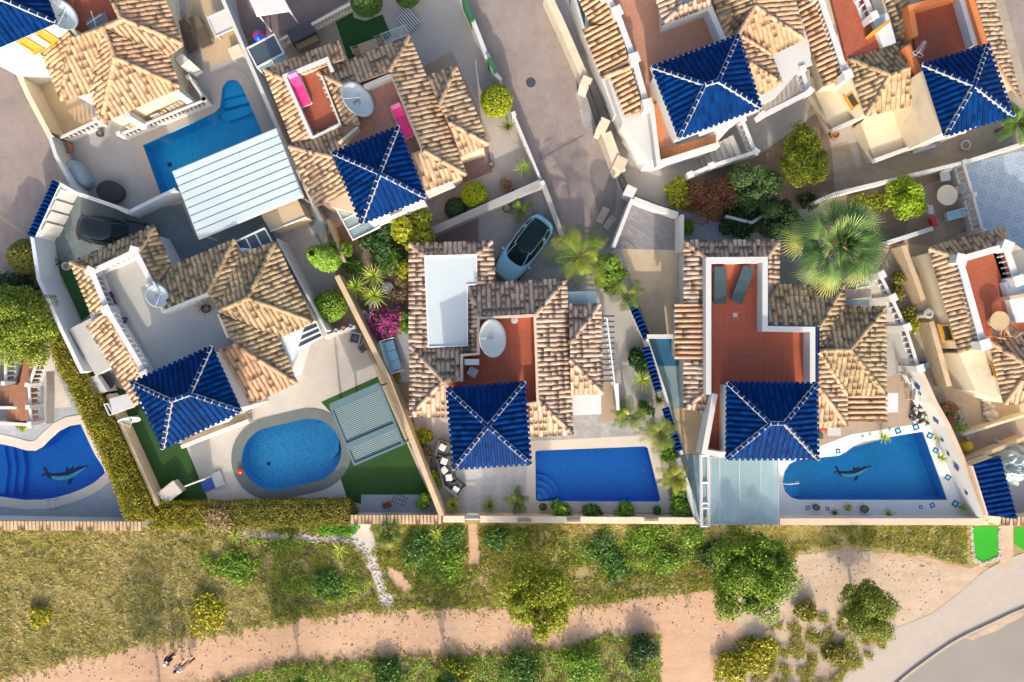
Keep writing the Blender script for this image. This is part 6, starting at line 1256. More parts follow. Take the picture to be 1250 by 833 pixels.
fan_palm('giant fan palm behind the mossy tiled roof', 1026, 298, 3.0, 4.4, 'bigpalm', 44, seed=61, rs=.45)
shrub('low palm-like plant under the giant fan palm', 990, 246, .8, .9, 'dark', 800, .13, 6)
tree('lemon tree with bright yellow-green crown in the north garden', 981, 190, 1.75, 3.4, 'lemon', 20000, .075, 46, group=GT, base=.15, sx=.8); tree('dark dense garden tree left of the lemon tree', 917, 226, 1.6, 2.6, 'greymix', 12000, .08, 34, group=GT, base=.15); tree('dark round tree beside the curved white wall', 954, 268, 1.35, 2.2, 'darkmix', 9000, .08, 26, group=GT, base=.15); shrub('yellow-green round shrub at the corner of the front courtyard', 830, 233, 1.0, 1.6, 'lime', 2400, .10, 9); tree('dark shrub tree dotted with red flowers', 868, 240, 1.6, 2.0, 'redleaf', 9000, .075, 30, group=GT, base=.12); shrub('small bright shrub above the long tiled north roof', 843, 277, .55, .8, 'limegreen', 800, .10, 5); shrub('dark bush hugging the thin curved wall', 905, 268, 1.3, 1.0, 'dark', 1800, .12, 9, sx=1.3); tree('small citrus tree next to the round table', 1108, 241, 1.2, 2.3, 'limecitrus', 8000, .085, 26, group=GT, base=.15); shrub('yellow-green creeper in the flower bed under the white wall', 1058, 248, 1.1, .6, 'lime', 1300, .10, 8, sx=1.5); shrub('greenish climber along the upper balustrade', 1096, 352, .75, 1.0, 'olive', 1200, .09, 7, sx=.6); shrub('yellowish climber along the lower balustrade', 1112, 395, .75, 1.0, 'lime', 1100, .09, 7, sx=.55, rot=20); shrub('red-flowered bush outside the tall white wall', 1160, 503, .7, .8, 'redflower', 1000, .10, 7, sx=.8); rosette('green spiky plant below the red-flowered bush', 1171, 523, .6, .4, 'yuccaleaf', n=34, seed=71, cat='spiky plant', name='spiky_plant')
feather_palm('palm at the right edge under the corner tower', 1240, 150, 1.3, 1.8, 'green', nf=14, seed=72, lw=.08)
for i, (x, y, R, l) in enumerate(((1079, 534, .55, 'spiky potted plant on the upper pool coping'), (1133, 498, .5, 'upper spiky plant on the white rockery'), (1131, 506, .5, 'lower spiky plant on the white rockery'), (1145, 536, .5, 'spiky plant on the right-hand coping, nearest the top corner'), (1149, 559, .5, 'brown-tipped spiky plant halfway down the right-hand coping'), (1175, 620, .4, 'small leafy plant in the lower right pool corner'))): rosette(l, x, y, R, .3, 'yuccaleaf', n=30, seed=80 + i, cat='spiky plant', name='spiky_plant', group='potted spiky plants round the azure pool')
shrub('leafy plants spilling from the white stair trough', 28, 521, .4, .9, 'lime', 400, .08, 4)
# --- grass: nobody could count it
EX = [[(571, 640), (583, 640), (586, 690), (572, 690)], [(1180, 640), (1260, 640), (1260, 690), (1180, 700)], [(428, 640), (452, 640), (462, 668), (446, 680), (430, 664)], [(446, 676), (460, 676), (476, 740), (462, 742)], [(296, 648), (340, 652), (430, 655), (430, 663), (340, 659), (296, 655)], [(470, 690), (492, 700), (505, 720), (495, 725), (478, 712)]]
upper = [(-40, 642), (1182, 642), (1188, 692), (1130, 676), (1034, 664), (976, 672)] + [p for p in path_top[::-1] if p[0] < 962]
lower = [(-60, 872), (180, 851)] + path_bot[::-1][2:-8][0:0] + [(251, 834), (320, 817), (351, 811), (479, 802), (600, 800), (684, 790), (748, 775), (806, 773), (808, 870), (-60, 880)]
eg = [(880, 790), (960, 760), (1090, 735), (1085, 785), (1010, 845), (870, 850)]
GREEN = [(540, 680, 44, 34), (620, 652, 26, 16), (760, 668, 84, 28), (850, 662, 40, 24), (288, 688, 52, 16), (400, 715, 60, 18), (820, 650, 60, 16), (345, 660, 40, 10)]
BROWN = [(580, 720, 60, 18), (680, 660, 30, 22), (720, 705, 60, 15), (470, 725, 60, 12), (370, 690, 60, 22), (1000, 655, 80, 18), (205, 665, 60, 20)]
gp_, ip_, sp_ = [], [], []
def scat(n, poly, kind):
    xs = [p[0] for p in poly]; ys = [p[1] for p in poly]
    for _ in range(n):
        x, y = random.uniform(min(xs), max(xs)), random.uniform(min(ys), max(ys))
        if not inside((x, y), poly) or any(inside((x, y), e) for e in EX): continue
        w = P(x, y); nb = noise.noise(Vector((w.x * .35, w.y * .35, 7))); nf = noise.noise(Vector((w.x * 1.3, w.y * 1.3, 2))); g = max([1 - ((x - a) / c) ** 2 - ((y - b) / d) ** 2 for a, b, c, d in GREEN]); br = max([1 - ((x - a) / c) ** 2 - ((y - b) / d) ** 2 for a, b, c, d in BROWN])
        if kind == 'earth':
            if nf > .02: (gp_ if random.random() < .75 else sp_).append((w, .5 * nf + .3, nb))
            continue
        if nf < -.55 and g < .1 or (br > .3 and nf < -.1 and random.random() < .8): continue
        if kind == 'lower' and nb + nf * .6 > -.2 or g + nf * 1.1 + random.uniform(-.3, .3) > .35: ip_.append((w, nf))
        elif nb + nf * .5 > -.15 and x > 330: gp_.append((w, nf, nb))
        else: (sp_ if random.random() < (.78 if x < 330 else .55) + nb * .6 else gp_).append((w, nf, nb))
def edge_tufts():
    for line, dy in ((path_top[1:-8], 1), (path_bot[9:-3], -1)):
        for a, b in zip(line[:-1], line[1:]):
            for _ in range(int(math.hypot(b[0] - a[0], b[1] - a[1]) * 2.6)):
                f = random.random(); o = random.expovariate(1 / 4.5) - 3; x, y = a[0] + (b[0] - a[0]) * f, a[1] + (b[1] - a[1]) * f + o * dy
                if noise.noise(Vector((x * .05, y * .05, 9))) > -.15: (gp_ if random.random() < .6 else sp_).append((P(x, y), random.uniform(-.4, .2), 0))
scat(95000, upper, 'upper'); scat(22000, lower, 'lower'); edge_tufts(); scat(12000, eg, 'earth')
def tuft(lst, name, mat, label, k, h, w, spread):
    B = []; H_ = []; U = []
    for q in lst:
        c = q[0]; hh = h * (1 + q[1]); u = .5 + .3 * q[1] + random.uniform(-.48, .48)
        for i in range(k): B.append((c.x + random.uniform(-.07, .07), c.y + random.uniform(-.07, .07), 0)); H_.append(hh); U.append(u + random.uniform(-.08, .08))
    tag(put(name, Leaves().blades(B, np.array(H_), w, spread, .5, np.array(U)).mesh(name, mat)), label, 'grass', kind='stuff')
tuft(sp_, 'dry_grass', 'straw', 'straw-coloured dry grass over the slope', 5, .2, .05, 1.5); tuft(gp_, 'mixed_grass', 'grassmix', 'mixed green and dry grass over the slope', 5, .2, .05, 1.4)
tuft([(P(random.choice([random.uniform(690, 765), random.uniform(830, 880), random.uniform(905, 1010)]), random.gauss(646, 4)), .3, 0) for _ in range(900)], 'hay_grass', 'straw', 'long pale hay grass under the plot walls', 5, .5, .03, 1.6)
q = np.array([(c.x + random.uniform(-.1, .1), c.y + random.uniform(-.1, .1), .04 + abs(f) * .35 + random.random() * .2) for c, f in ip_ for _ in range(3)]); tag(put('ground_cover', Leaves().cloud(q, .075, 1.0, 1.5).mesh('ground_cover', 'groundgreen')), 'green creeping ground cover in patches on the slope', 'ground cover', kind='stuff')
# pebbles edging the gravel path and the vivid lawns
mb = MB()
for _ in range(900):
    k = random.random()
    if k < .5: i = random.randrange(len(gp) - 1); f = random.random(); x = gp[i][0] + (gp[i + 1][0] - gp[i][0]) * f + random.uniform(-7, 7); y = gp[i][1] + (gp[i + 1][1] - gp[i][1]) * f + random.uniform(-5, 5)
    else:
        ed = [(1185, 642), (1188, 682), (1198, 689), (1220, 681), (1220, 642)]; i = random.randrange(4); f = random.random(); x = ed[i][0] + (ed[i + 1][0] - ed[i][0]) * f + random.uniform(-1.5, 1.5); y = ed[i][1] + (ed[i + 1][1] - ed[i][1]) * f + random.uniform(-1.5, 1.5)
    w = P(x, y); s_ = random.uniform(.03, .08); mb.lathe([(s_ * .7, .0), (s_, s_ * .5), (s_ * .6, s_ * 1.0)], w.x, w.y, 6, sx=random.uniform(.7, 1.3))
o = mb.build('pebbles', M['pebble']); tag(o, 'pale pebbles edging the gravel path and bright lawns', 'pebbles', kind='stuff')

mb = MB()
for _ in range(1500):
    k = random.random(); x, y = (random.uniform(0, 860), None) if k < .55 else (random.uniform(870, 1150), random.uniform(672, 830))
    if y is None: i = min(range(len(path_top) - 1), key=lambda i: 0 if path_top[i][0] <= x < path_top[i + 1][0] else 1); a, b = path_top[i], path_top[i + 1]; y = a[1] + (b[1] - a[1]) * (x - a[0]) / max(1, b[0] - a[0]) + random.uniform(-2, 62) * random.random()
    elif inside((x, y), pav_top + kerb[::-1]) or y > 840 - max(0, (x - 1000)) * .75: continue
    w = P(x, y); s_ = random.uniform(.02, .055); mb.lathe([(s_ * .7, .0), (s_, s_ * .5), (s_ * .5, s_ * .9)], w.x, w.y, 5, sx=random.uniform(.7, 1.4), mi=0 if random.random() < .5 else 1)
o = mb.build('path_stones', [M['pebble'], M['darkstone']]); tag(o, 'loose stones scattered along the dirt path and sandy corner', 'stones', kind='stuff')

for x, y, r, h, m, l in ((789, 446, .7, 1.0, 'green', 'green shrub against the middle blue tile coping'), (757, 500, .6, .8, 'limegreen', 'light green shrub left of the yellowing palm'), (787, 500, .6, .9, 'green', 'leafy shrub in the palm bed under the spiky dracaena'), (818, 555, .6, .9, 'limegreen', 'leafy shrub between the full palm and the lime palm'), (833, 600, .7, 1.0, 'green', 'green shrub in the narrow bed beside the glass pergola wall'), (508, 545, .5, .7, 'green', 'small green shrub below the spiky plant by the tan wall'), (745, 350, .9, 1.4, 'green', 'green shrub under the palm by the stained carport floor')): shrub(l, x, y, r, h, m, 900, .09, 7)
# ---------------------------------------------------------------- furniture, cars, dishes, people
def Mx(b, name, mats, **k): return b.mesh(name, mats, **k)
def kit_lounger(mat, frame, pillow=None, el=25, w=.62):
    k = []; mb = MB(); mb.box((0, -.35, .34), (w, 1.2, .07)); k.append(('seat', mb.mesh('seat', M[mat], bevel=.025), None))
    R_ = Matrix.Rotation(math.radians(el), 3, 'X'); mb = MB(); mb.box((0, .25 + .36 * math.cos(math.radians(el)), .35 + .36 * math.sin(math.radians(el))), (w, .74, .07), tilt=R_); k.append(('backrest', mb.mesh('backrest', M[mat], bevel=.025), None))
    mb = MB(); [mb.box((s * (w / 2 + .02), -.05, .28), (.04, 1.85, .05)) for s in (-1, 1)]; mb.box((0, -.95, .28), (w, .04, .05)); mb.box((0, .86, .28), (w, .04, .05)); k.append(('frame', mb.mesh('frame', M[frame]), None))
    for sx in (-1, 1):
        for y in (-.8, .7): mb = MB(); mb.box((sx * (w / 2 + .02), y, .13), (.05, .05, .26)); k.append(('leg', mb.mesh('leg', M[frame]), None))
    if pillow: mb = MB(); mb.box((0, .25 + .60 * math.cos(math.radians(el)), .42 + .60 * math.sin(math.radians(el))), (w * .86, .24, .08), tilt=R_); k.append(('pillow', mb.mesh('pillow', M[pillow], bevel=.03), None))
    return k
LG = 'sun loungers'
K = kit_lounger('pink', 'trim', 'pinklight'); place(K, 'sun_lounger', 'hot pink sun lounger against the white parapet of the small red terrace', 'sun lounger', P(368, 113, TF - .1), 22, LG, 1.0, (1.0, .98, 1)); K2 = kit_lounger('pink', 'trim', 'pinklight', 40); place(K2, 'sun_lounger', 'pink sun lounger with a pale head end on the faded terrace', 'sun lounger', P(492, 150, TF), 24, LG, 1.0, (1, 1.06, 1))
KS = kit_lounger('slate', 'darkgrey', None, 6, .70); place(KS, 'sun_lounger', 'dark slate lounger lying straight along the white parapet', 'sun lounger', P(877, 349, TF), 0, LG, 1, (.98, 1.06, 1)); place(KS, 'sun_lounger', 'dark slate lounger set at an angle on the red terrace', 'sun lounger', P(904, 348, TF), -20, LG, 1, (.95, 1.08, 1))
KB = kit_lounger('brownmesh', 'steel', None, 15, .66); place(KB, 'sun_lounger', 'brown mesh lounger nearer the white square table', 'sun lounger', P(248, 42, 0), 24, LG); place(KB, 'sun_lounger', 'brown mesh lounger in the shade of the tiled eave', 'sun lounger', P(232, 48, 0), 24, LG)
def kit_dish(D, el=40, mast=1.1):
    n = Vector((math.cos(math.radians(el)), 0, math.sin(math.radians(el)))); s_ = Vector((0, 1, 0)); u = n.cross(s_); c = Vector((0, 0, mast)); R_ = D / 2; f = (.42 if D < 2 else .30) * D; nr, na = 7, 32; vs = []; fs = []
    for side, th in ((0, 0), (1, -.035)):
        for i in range(nr + 1):
            r = R_ * i / nr
            for j in range(na): a = 2 * math.pi * j / na; vs.append(c + (s_ * math.cos(a) + u * math.sin(a)) * r + n * (r * r / (4 * f) - R_ * R_ / (4 * f) + th))
    st = (nr + 1) * na
    for k in (0, 1):
        for i in range(nr):
            for j in range(na):
                q = [k * st + i * na + j, k * st + (i + 1) * na + j, k * st + (i + 1) * na + (j + 1) % na, k * st + i * na + (j + 1) % na]; fs.append(q if k == 0 else q[::-1])
    for j in range(na): fs.append([nr * na + j, nr * na + (j + 1) % na, st + nr * na + (j + 1) % na, st + nr * na + j][::-1])
    mb = MB(); mb.add(vs, fs); out = [('bowl', mb.mesh('bowl', M['dishwhite'], smooth=True), None)]; fp = c + n * (f - R_ * R_ / (4 * f))
    mb = MB(); [mb.tube([c + (s_ * math.cos(a) + u * math.sin(a)) * R_ * .97, fp], .011, 5) for a in ((.6, 2.7) if D < 2 else (1.57,))]; out.append(('feed_arm', mb.mesh('feed_arm', M['metalwhite']), None))
    mb = MB(); mb.tube([fp - n * .04, fp + n * .10], .03, 8); out.append(('receiver', mb.mesh('receiver', M['lightgrey']), None))
    mb = MB(); mb.cyl(0, 0, 0, mast - .1, .05); mb.box((-.02, 0, .02), (.4, .4, .04)); mb.tube([(0, 0, mast - .15), c - n * (R_ * R_ / (4 * f) + .02)], .05, 8); out.append(('mast', mb.mesh('mast', M['steel']), None)); return out
M['dishwhite'] = plain('dish_grey_white', (.54, .60, .61), .5, .04, 2, 10, bump=.02)
DG = 'satellite dishes'
for px, py, D, el, rot, z, l in ((602, 413, 2.15, 42, 4, TF, 'biggest satellite dish, on the square red terrace'), (437, 121, 2.1, 42, 20, TF, 'satellite dish on the faded terrace between pink loungers'), (192, 361, 1.35, 36, 15, TF, 'smaller satellite dish at the inner corner of the pale terrace'), (75, 17, 1.75, 34, 12, TF + .6, 'satellite dish at the corner of the ochre-windowed tower')): place(kit_dish(D, el), 'satellite_dish', l, 'satellite dish', (*P(px, py, z + 1.1)[:2], z), rot, DG)
place(kit_dish(1.25, 18, .9), 'satellite_dish', 'white dish seen almost edge-on above the shaded lawn', 'satellite dish', P(167, 512, 0), -75, DG)
def kit_table(r, h, mat, leg='trim', square=None, rim=None):
    mb = MB()
    if square: mb.box((0, 0, h - .02), (square[0], square[1], .05))
    else: mb.lathe([(r * .97, h - .045), (r, h - .02), (r, h), (r * .93, h + .004), (r * .92, h - .004)], n=28)
    k = [('table_top', mb.mesh('table_top', M[mat], bevel=.012 if square else 0), None)]
    if square:
        for sx in (-1, 1):
            for sy in (-1, 1): mb = MB(); mb.cyl(sx * (square[0] / 2 - .08), sy * (square[1] / 2 - .08), 0, h - .04, .03); k.append(('leg', mb.mesh('leg', M[leg]), None))
        if rim: mb = MB(); a, b = square[0] / 2, square[1] / 2; mb.strip([(-a, -b), (a, -b), (a, b), (-a, b)], .07, h, h + rim, True); k.append(('rim', mb.mesh('rim', M[mat]), None))
    else:
        mb = MB(); mb.lathe([(.26, 0), (.24, .04), (.05, .08), (.045, h - .05)], n=14); k.append(('pedestal', mb.mesh('pedestal', M[leg]), None))
    return k
def kit_chair(mat, leg, arms=True, w=.48):
    mb = MB(); mb.box((0, 0, .43), (w, .46, .05)); k = [('seat', mb.mesh('seat', M[mat], bevel=.018), None)]
    mb = MB(); mb.box((0, .25, .68), (w, .05, .48), tilt=Matrix.Rotation(-.2, 3, 'X')); k.append(('backrest', mb.mesh('backrest', M[mat], bevel=.018), None))
    for sx in (-1, 1):
        for y in (-.2, .2): mb = MB(); mb.tube([(sx * (w / 2 - .02), y, .42), (sx * (w / 2), y * 1.1, 0)], .02, 6); k.append(('leg', mb.mesh('leg', M[leg]), None))
        if arms: mb = MB(); mb.tube([(sx * w / 2, -.2, .43), (sx * (w / 2 + .02), -.2, .63), (sx * (w / 2 + .02), .25, .66)], .022, 6); k.append(('armrest', mb.mesh('armrest', M[leg]), None))
    return k
def put_at(k, name, label, cat, px, py, z=0, rot=0, group=None, sc_=1.0, zc=.4): return place(k, name, label, cat, (*P(px, py, z + zc)[:2], z), rot, group, sc_)
KW = kit_chair('trim', 'trim'); KG = kit_chair('lightgrey', 'lightgrey', False); KD = kit_chair('brownmesh', 'black'); KT = kit_chair('teak', 'teak'); KR = kit_chair('redplastic', 'redplastic'); KC = kit_chair('creamtrim', 'creamtrim', True)
T1, C1 = 'garden tables', 'garden chairs'
put_at(kit_table(.62, .74, 'creamtrim', 'creamtrim'), 'round_table', 'round cream table beside the small citrus tree', 'table', 1152.5, 239.7, group=T1)
put_at(KG, 'chair', 'pale grey chair above the round cream table', 'chair', 1152, 216, rot=10, group=C1, sc_=1.25); put_at(KG, 'chair', 'pale grey chair tucked right of the round cream table', 'chair', 1166, 233, rot=-80, group=C1); put_at(KG, 'chair', 'pale grey chair lower left of the round cream table', 'chair', 1133, 257, rot=100, group=C1, sc_=1.15); put_at(KR, 'chair', 'red chair near the round-ended white wall', 'chair', 1138, 271, rot=110, group=C1, sc_=1.05)
mb = MB(); mb.strip([(-.52, -.24), (.52, -.24), (.52, .24), (-.52, .24)], .05, .3, .62, True); k = [('tub', mb.mesh('tub', M['trim']), None)]; mb = MB(); mb.box((0, 0, .5), (1.0, .44, .06)); k.append(('insert', mb.mesh('insert', M['bluecush']), None))
for x, y in ((-.48, -.2), (.48, -.2), (.48, .2), (-.48, .2)): mb = MB(); mb.box((x, y, .15), (.05, .05, .3)); k.append(('leg', mb.mesh('leg', M['trim']), None))
put_at(k, 'trolley', 'white framed trolley with pale aqua tray below the round cream table', 'trolley', 1165, 262.4, rot=15)
put_at(kit_table(.55, .74, 'teak', 'teak'), 'round_table', 'round wooden table on the balustraded terrace at the right edge', 'table', 1220, 392, TF, group=T1, zc=.7); put_at(KT, 'chair', 'wooden chair left under the round wooden table', 'chair', 1217, 407, TF, 170, C1); put_at(KT, 'chair', 'wooden chair beside the light well on the right-edge terrace', 'chair', 1233, 404, TF, 215, C1)
put_at(kit_table(0, .74, 'trim', 'trim', (1.2, 1.25), .07), 'square_table', 'square white table with a raised rim beside the brown loungers', 'table', 270, 29, rot=24, group=T1, zc=.7); put_at(kit_table(0, .45, 'creamtrim', 'creamtrim', (.75, .75)), 'square_table', 'low cream side table by the long white wall', 'table', 288, 64, rot=24, group=T1)
put_at(kit_table(.42, .72, 'lightgrey', 'steel'), 'round_table', 'round grey table at the top edge beside the tiled eave', 'table', 210.5, 9.4, group=T1, zc=.7); put_at(kit_table(0, .72, 'wood', 'black', (1.3, .8)), 'square_table', 'dark table half under the eave by the turquoise pool', 'table', 186, 131, rot=24, group=T1, zc=.7); put_at(KD, 'chair', 'dark chair at the pool end of the half-hidden table', 'chair', 204, 124, rot=-60, group=C1); put_at(KD, 'chair', 'dark chair on the lower left of the half-hidden table', 'chair', 172, 142, rot=140, group=C1); put_at(KW, 'chair', 'white chair in front of the half-hidden table', 'chair', 191, 138, rot=205, group=C1)
put_at(kit_table(0, .72, 'teak', 'teak', (1.15, .75)), 'square_table', 'wooden table on the dark lawn at the roof edge', 'table', 450, 58, rot=20, group=T1, zc=.7); put_at(KT, 'chair', 'wooden chair at the left end of the lawn table', 'chair', 437, 63, rot=110, group=C1); put_at(KT, 'chair', 'wooden chair at the right end of the lawn table', 'chair', 462, 51, rot=-70, group=C1)
put_at(kit_table(.62, .72, 'black', 'black'), 'round_table', 'round black table in the passage left of the pale terrace', 'table', 128, 465, group=T1, zc=.7)
mb = MB(); mb.box((0, 0, .3), (.62, .62, .5)); k = [('body', mb.mesh('body', M['black'], bevel=.02), None)]; mb = MB(); mb.strip([(-.3, -.3), (.3, -.3), (.3, .3), (-.3, .3)], .1, .55, .6, True); k.append(('rim', mb.mesh('rim', M['steel']), None)); mb = MB(); mb.lathe([(.19, .551), (.17, .57), (.05, .575)], n=12); k.append(('burner', mb.mesh('burner', M['darkgrey']), None)); put_at(k, 'fire_table', 'square black fire table beside the tan wall', 'fire table', 434, 413, rot=-12)
put_at(kit_chair('darkgrey', 'black'), 'chair', 'small dark folding chair next to the fire table', 'chair', 443, 426, rot=35, group=C1, sc_=.8)
put_at(KG, 'chair', 'grey chair in the shade between tan wall and bougainvillea', 'chair', 447, 386, rot=-100, group=C1, sc_=1.3); put_at(KW, 'chair', 'white slatted chair below the yuccas', 'chair', 456, 374, rot=-70, group=C1, sc_=1.1)
# swing seat
mb = MB()
for i in range(3): mb.box((0, -.62 + i * .62, .48), (.56, .59, .12))
k = [('seat_cushion', mb.mesh('seat_cushion', M['bluecush'], bevel=.03), None)]; mb = MB(); mb.box((-.36, 0, .72), (.12, 1.9, .42), tilt=Matrix.Rotation(-.25, 3, 'Y')); k.append(('backrest', mb.mesh('backrest', M['bluecush'], bevel=.03), None))
mb = MB(); mb.tube([(-.45, -1.02, 0), (-.45, -1.02, .95), (.35, -1.02, .62), (.35, -1.02, 0)], .03, 6); mb.tube([(-.45, 1.02, 0), (-.45, 1.02, .95), (.35, 1.02, .62), (.35, 1.02, 0)], .03, 6); mb.tube([(-.47, -1.02, .95), (-.47, 1.02, .95)], .035, 6); mb.tube([(-.6, -.98, .9), (-.6, .98, .9)], .02, 6); k.append(('frame', mb.mesh('frame', M['metalwhite']), None))
put_at(k, 'garden_bench', 'white framed bench with pale blue cushions below the bougainvillea', 'bench', 480, 434, rot=17)
# grey sofas
def kit_sofa(w, d=.85, seats=1):
    mb = MB(); mb.box((0, 0, .2), (w, d, .28)); k = [('base', mb.mesh('base', M['sofagrey'], bevel=.03), None)]
    for i in range(seats): x = -w / 2 + .1 + (w - .2) * (i + .5) / seats; mb = MB(); mb.box((x, -.06, .39), ((w - .2) / seats - .02, d - .22, .13)); k.append(('seat_cushion', mb.mesh('seat_cushion', M['sofagrey'], bevel=.035), None))
    mb = MB(); mb.box((0, d / 2 - .08, .5), (w, .16, .42)); k.append(('backrest', mb.mesh('backrest', M['sofagrey'], bevel=.03), None))
    for s in (-1, 1): mb = MB(); mb.box((s * (w / 2 - .05), -.04, .42), (.1, d - .1, .26)); k.append(('armrest', mb.mesh('armrest', M['sofagrey'], bevel=.025), None))
    return k
M['sofagrey'] = plain('charcoal_wicker', (.085, .088, .092), .8, .2, 5, 45)
put_at(kit_sofa(.98), 'armchair', 'charcoal armchair at the upper end of the sofa group', 'armchair', 541, 548, rot=76, group='charcoal outdoor sofas'); put_at(kit_sofa(1.75, .9, 3), 'sofa', 'charcoal three-seat sofa with white cushions on the patterned patio', 'sofa', 545, 575, rot=104, group='charcoal outdoor sofas'); put_at(kit_sofa(.98), 'armchair', 'charcoal armchair turned at the lower end of the sofa group', 'armchair', 556, 594, rot=140, group='charcoal outdoor sofas')
mb = MB(); mb.box((0, 0, 0), (.40, .40, .12)); pil = mb.mesh('cushion', M['pillow'], bevel=.05)
for x, y, r, l in ((540, 546, 60, 'white cushion on the upper charcoal armchair'), (542, 563, 70, 'upper white cushion of the three-seat sofa'), (542, 574, 40, 'middle white cushion of the three-seat sofa'), (548, 583, 100, 'lower white cushion of the three-seat sofa'), (556, 598, 150, 'white cushion on the turned charcoal armchair')): place1(pil, 'cushion', l, 'cushion', P(x, y, .56), r, 'white sofa cushions')
# pots
def pot(px, py, r, h, mat, label, z=0, group='plant pots', soil=True, name='plant_pot'):
    q = P(px, py, z + h); t = thing(name, label, 'pot', (q.x, q.y, z), 0, group); mb = MB(); mb.lathe([(r * .62, 0), (r * .95, h * .55), (r, h * .93), (r, h), (r * .8, h), (r * .76, h * .8)], n=18); put_local('pot', mb.mesh('pot', M[mat], smooth=False), t)
    if soil: mb = MB(); mb.cyl(0, 0, h * .7, h * .84, r * .77, n=14); put_local('soil', mb.mesh('soil', M['soil']), t)
    return t
pot(484, 474, .24, .4, 'stone', 'topmost pale stone pot in the row along the tan wall'); pot(488.5, 484, .2, .35, 'stone', 'second pale stone pot from the top along the tan wall'); pot(493.5, 496, .24, .4, 'greywall', 'wide-mouthed grey pot in the row along the tan wall'); pot(497, 506, .17, .3, 'stone', 'smallest stone pot in the row along the tan wall'); pot(501.5, 514, .25, .4, 'tan', 'lowest, sandy pot above the spiky plant'); pot(80.6, 180, .32, .45, 'terracotta', 'orange terracotta pot below the short white balustrade'); pot(121, 163, .2, .35, 'darkgrey', 'dark pot at the end of the short white balustrade'); pot(619, 254, .28, .4, 'black', 'black pot behind the pale blue car'); pot(1020, 164, .27, .5, 'terracotta', 'brown pot at the corner of the north-east porch'); pot(1179.5, 177, .30, .4, 'white', 'white ring planter in the rubble strip'); pot(620, 226, .38, .45, 'terracotta', 'brown pot of the shrub by the grey wall'); pot(600, 201, .19, .3, 'darkgrey', 'dark pot on the brown pavers below the small tiled wing')
pot(80, 325, .25, .4, 'lightgrey', 'round grey pot at the top of the narrow side lawn', soil=True); pot(68, 320, .2, .35, 'slate', 'slate blue pot on the pale street wall side'); pot(250.5, 377, .25, .4, 'black', 'black pot with dead stalks on the pale terrace', TF); rosette('withered potted plant on the pale terrace', 248, 375, .75, TF + .5, 'deadleaf', n=26, seed=90, w=.03, cat='potted plant', name='dead_plant')
for x, y, m, l in ((410, 404, 'trim', 'white flower pot on the low wall near the tan wall'), (419, 401, 'terracotta', 'terracotta flower pot in the middle of the low white wall'), (428, 398, 'bluplastic', 'blue flower pot at the right end of the low white wall')): pot(x, y, .13, .2, m, l, .9)
for x, y, l in ((700, 635, 'empty trough on the plot wall below the pool bushes'), (795, 634, 'trough with reddish soil on the plot wall'), (640, 635, 'pale trough on the plot wall by the small palm')): mb = MB(); q = P(x, y, 1.0); mb.box((q.x, q.y, 1.04), (.85, .2, .16)); mb.box((q.x, q.y, 1.125), (.77, .14, .03), mi=1); solo('trough', mb, [M['stone'], M['soil']], l, 'trough', (q.x, q.y, 1.0), 'wall troughs')
# spiral shell ornament
mb = MB(); mb.tube([(r_ * math.cos(a), r_ * math.sin(a), .1 + .25 * (1 - r_ / .36)) for i in range(40) for a, r_ in ((i * .42, .36 - .33 * i / 39),)], [.085 * (1 - .55 * i / 39) for i in range(40)], 8); me = mb.mesh('spiral_ornament', M['white'], smooth=True); place1(me, 'spiral_ornament', 'white snail-shell spiral ornament beside the yuccas', 'ornament', P(473, 352.5, .1))
# covered scooter, black spa, toy ball, barbecue
def lump(name, label, cat, px, py, sx, sy, sz, mat, rot, seed, pw=2.6, wr=.08, group=None):
    n, m = 28, 10; vs = []; fs = []
    for j in range(m + 1):
        t = j / m * math.pi / 2
        for i in range(n):
            a = 2 * math.pi * i / n; cx, cy = math.cos(a), math.sin(a); k = (abs(cx) ** pw + abs(cy) ** pw) ** (-1 / pw); rr = math.cos(t) ** .45 if j < m else 0.02; q = Vector((cx * k * rr, cy * k * rr, math.sin(t) ** .9)); w_ = 1 + wr * noise.noise(q * 3.1 + Vector((seed, 0, 0))) + wr * .6 * noise.noise(q * 8 + Vector((seed, 3, 0))); vs.append((q.x * sx * w_, q.y * sy * w_, q.z * sz * w_))
    for j in range(m):
        for i in range(n): fs.append((j * n + i, j * n + (i + 1) % n, (j + 1) * n + (i + 1) % n, (j + 1) * n + i))
    fs.append(tuple(range(m * n, (m + 1) * n))); mb = MB(); mb.add(vs, fs); me = mb.mesh(name, M[mat], smooth=True); q = P(px, py, sz * .5); return place1(me, name, label, cat, (q.x, q.y, 0), rot, group)
lump('covered_scooter', 'scooter under a blue-grey cover inside the white street wall', 'scooter', 96, 212, .48, .98, 1.1, 'cover', 35, 3, 2.2); t = thing('hot_tub', 'black covered oval hot tub on the grey yard', 'hot tub', (*P(134, 234, .5)[:2], 0), math.radians(-10)); mb = MB(); mb.lathe([(.70, 0), (.76, .05), (.76, .5)], n=32, sy=.8); put_local('tub', mb.mesh('tub', M['darkgrey']), t); mb = MB(); mb.lathe([(.80, .5), (.82, .53), (.8, .58), (.02, .62)], n=32, sy=.8); put_local('cover', mb.mesh('cover', M['black']), t)
q = P(316, 45, .4); mb = MB(); prof = [(max(.01, .42 * math.sin(math.pi * i / 12)), .42 - .42 * math.cos(math.pi * i / 12)) for i in range(13)]; mb.lathe(prof, 0, 0, 18); me = mb.mesh('beach_ball', [M['bluplastic'], M['redplastic']], smooth=True)
for p in me.polygons: a = math.atan2(p.center.y, p.center.x); p.material_index = 1 if 1.2 < a < 2.9 or -.9 < a < -.1 else 0
place1(me, 'beach_ball', 'big red and blue beach ball by the glass box roof', 'ball', (q.x, q.y, 0), 60)
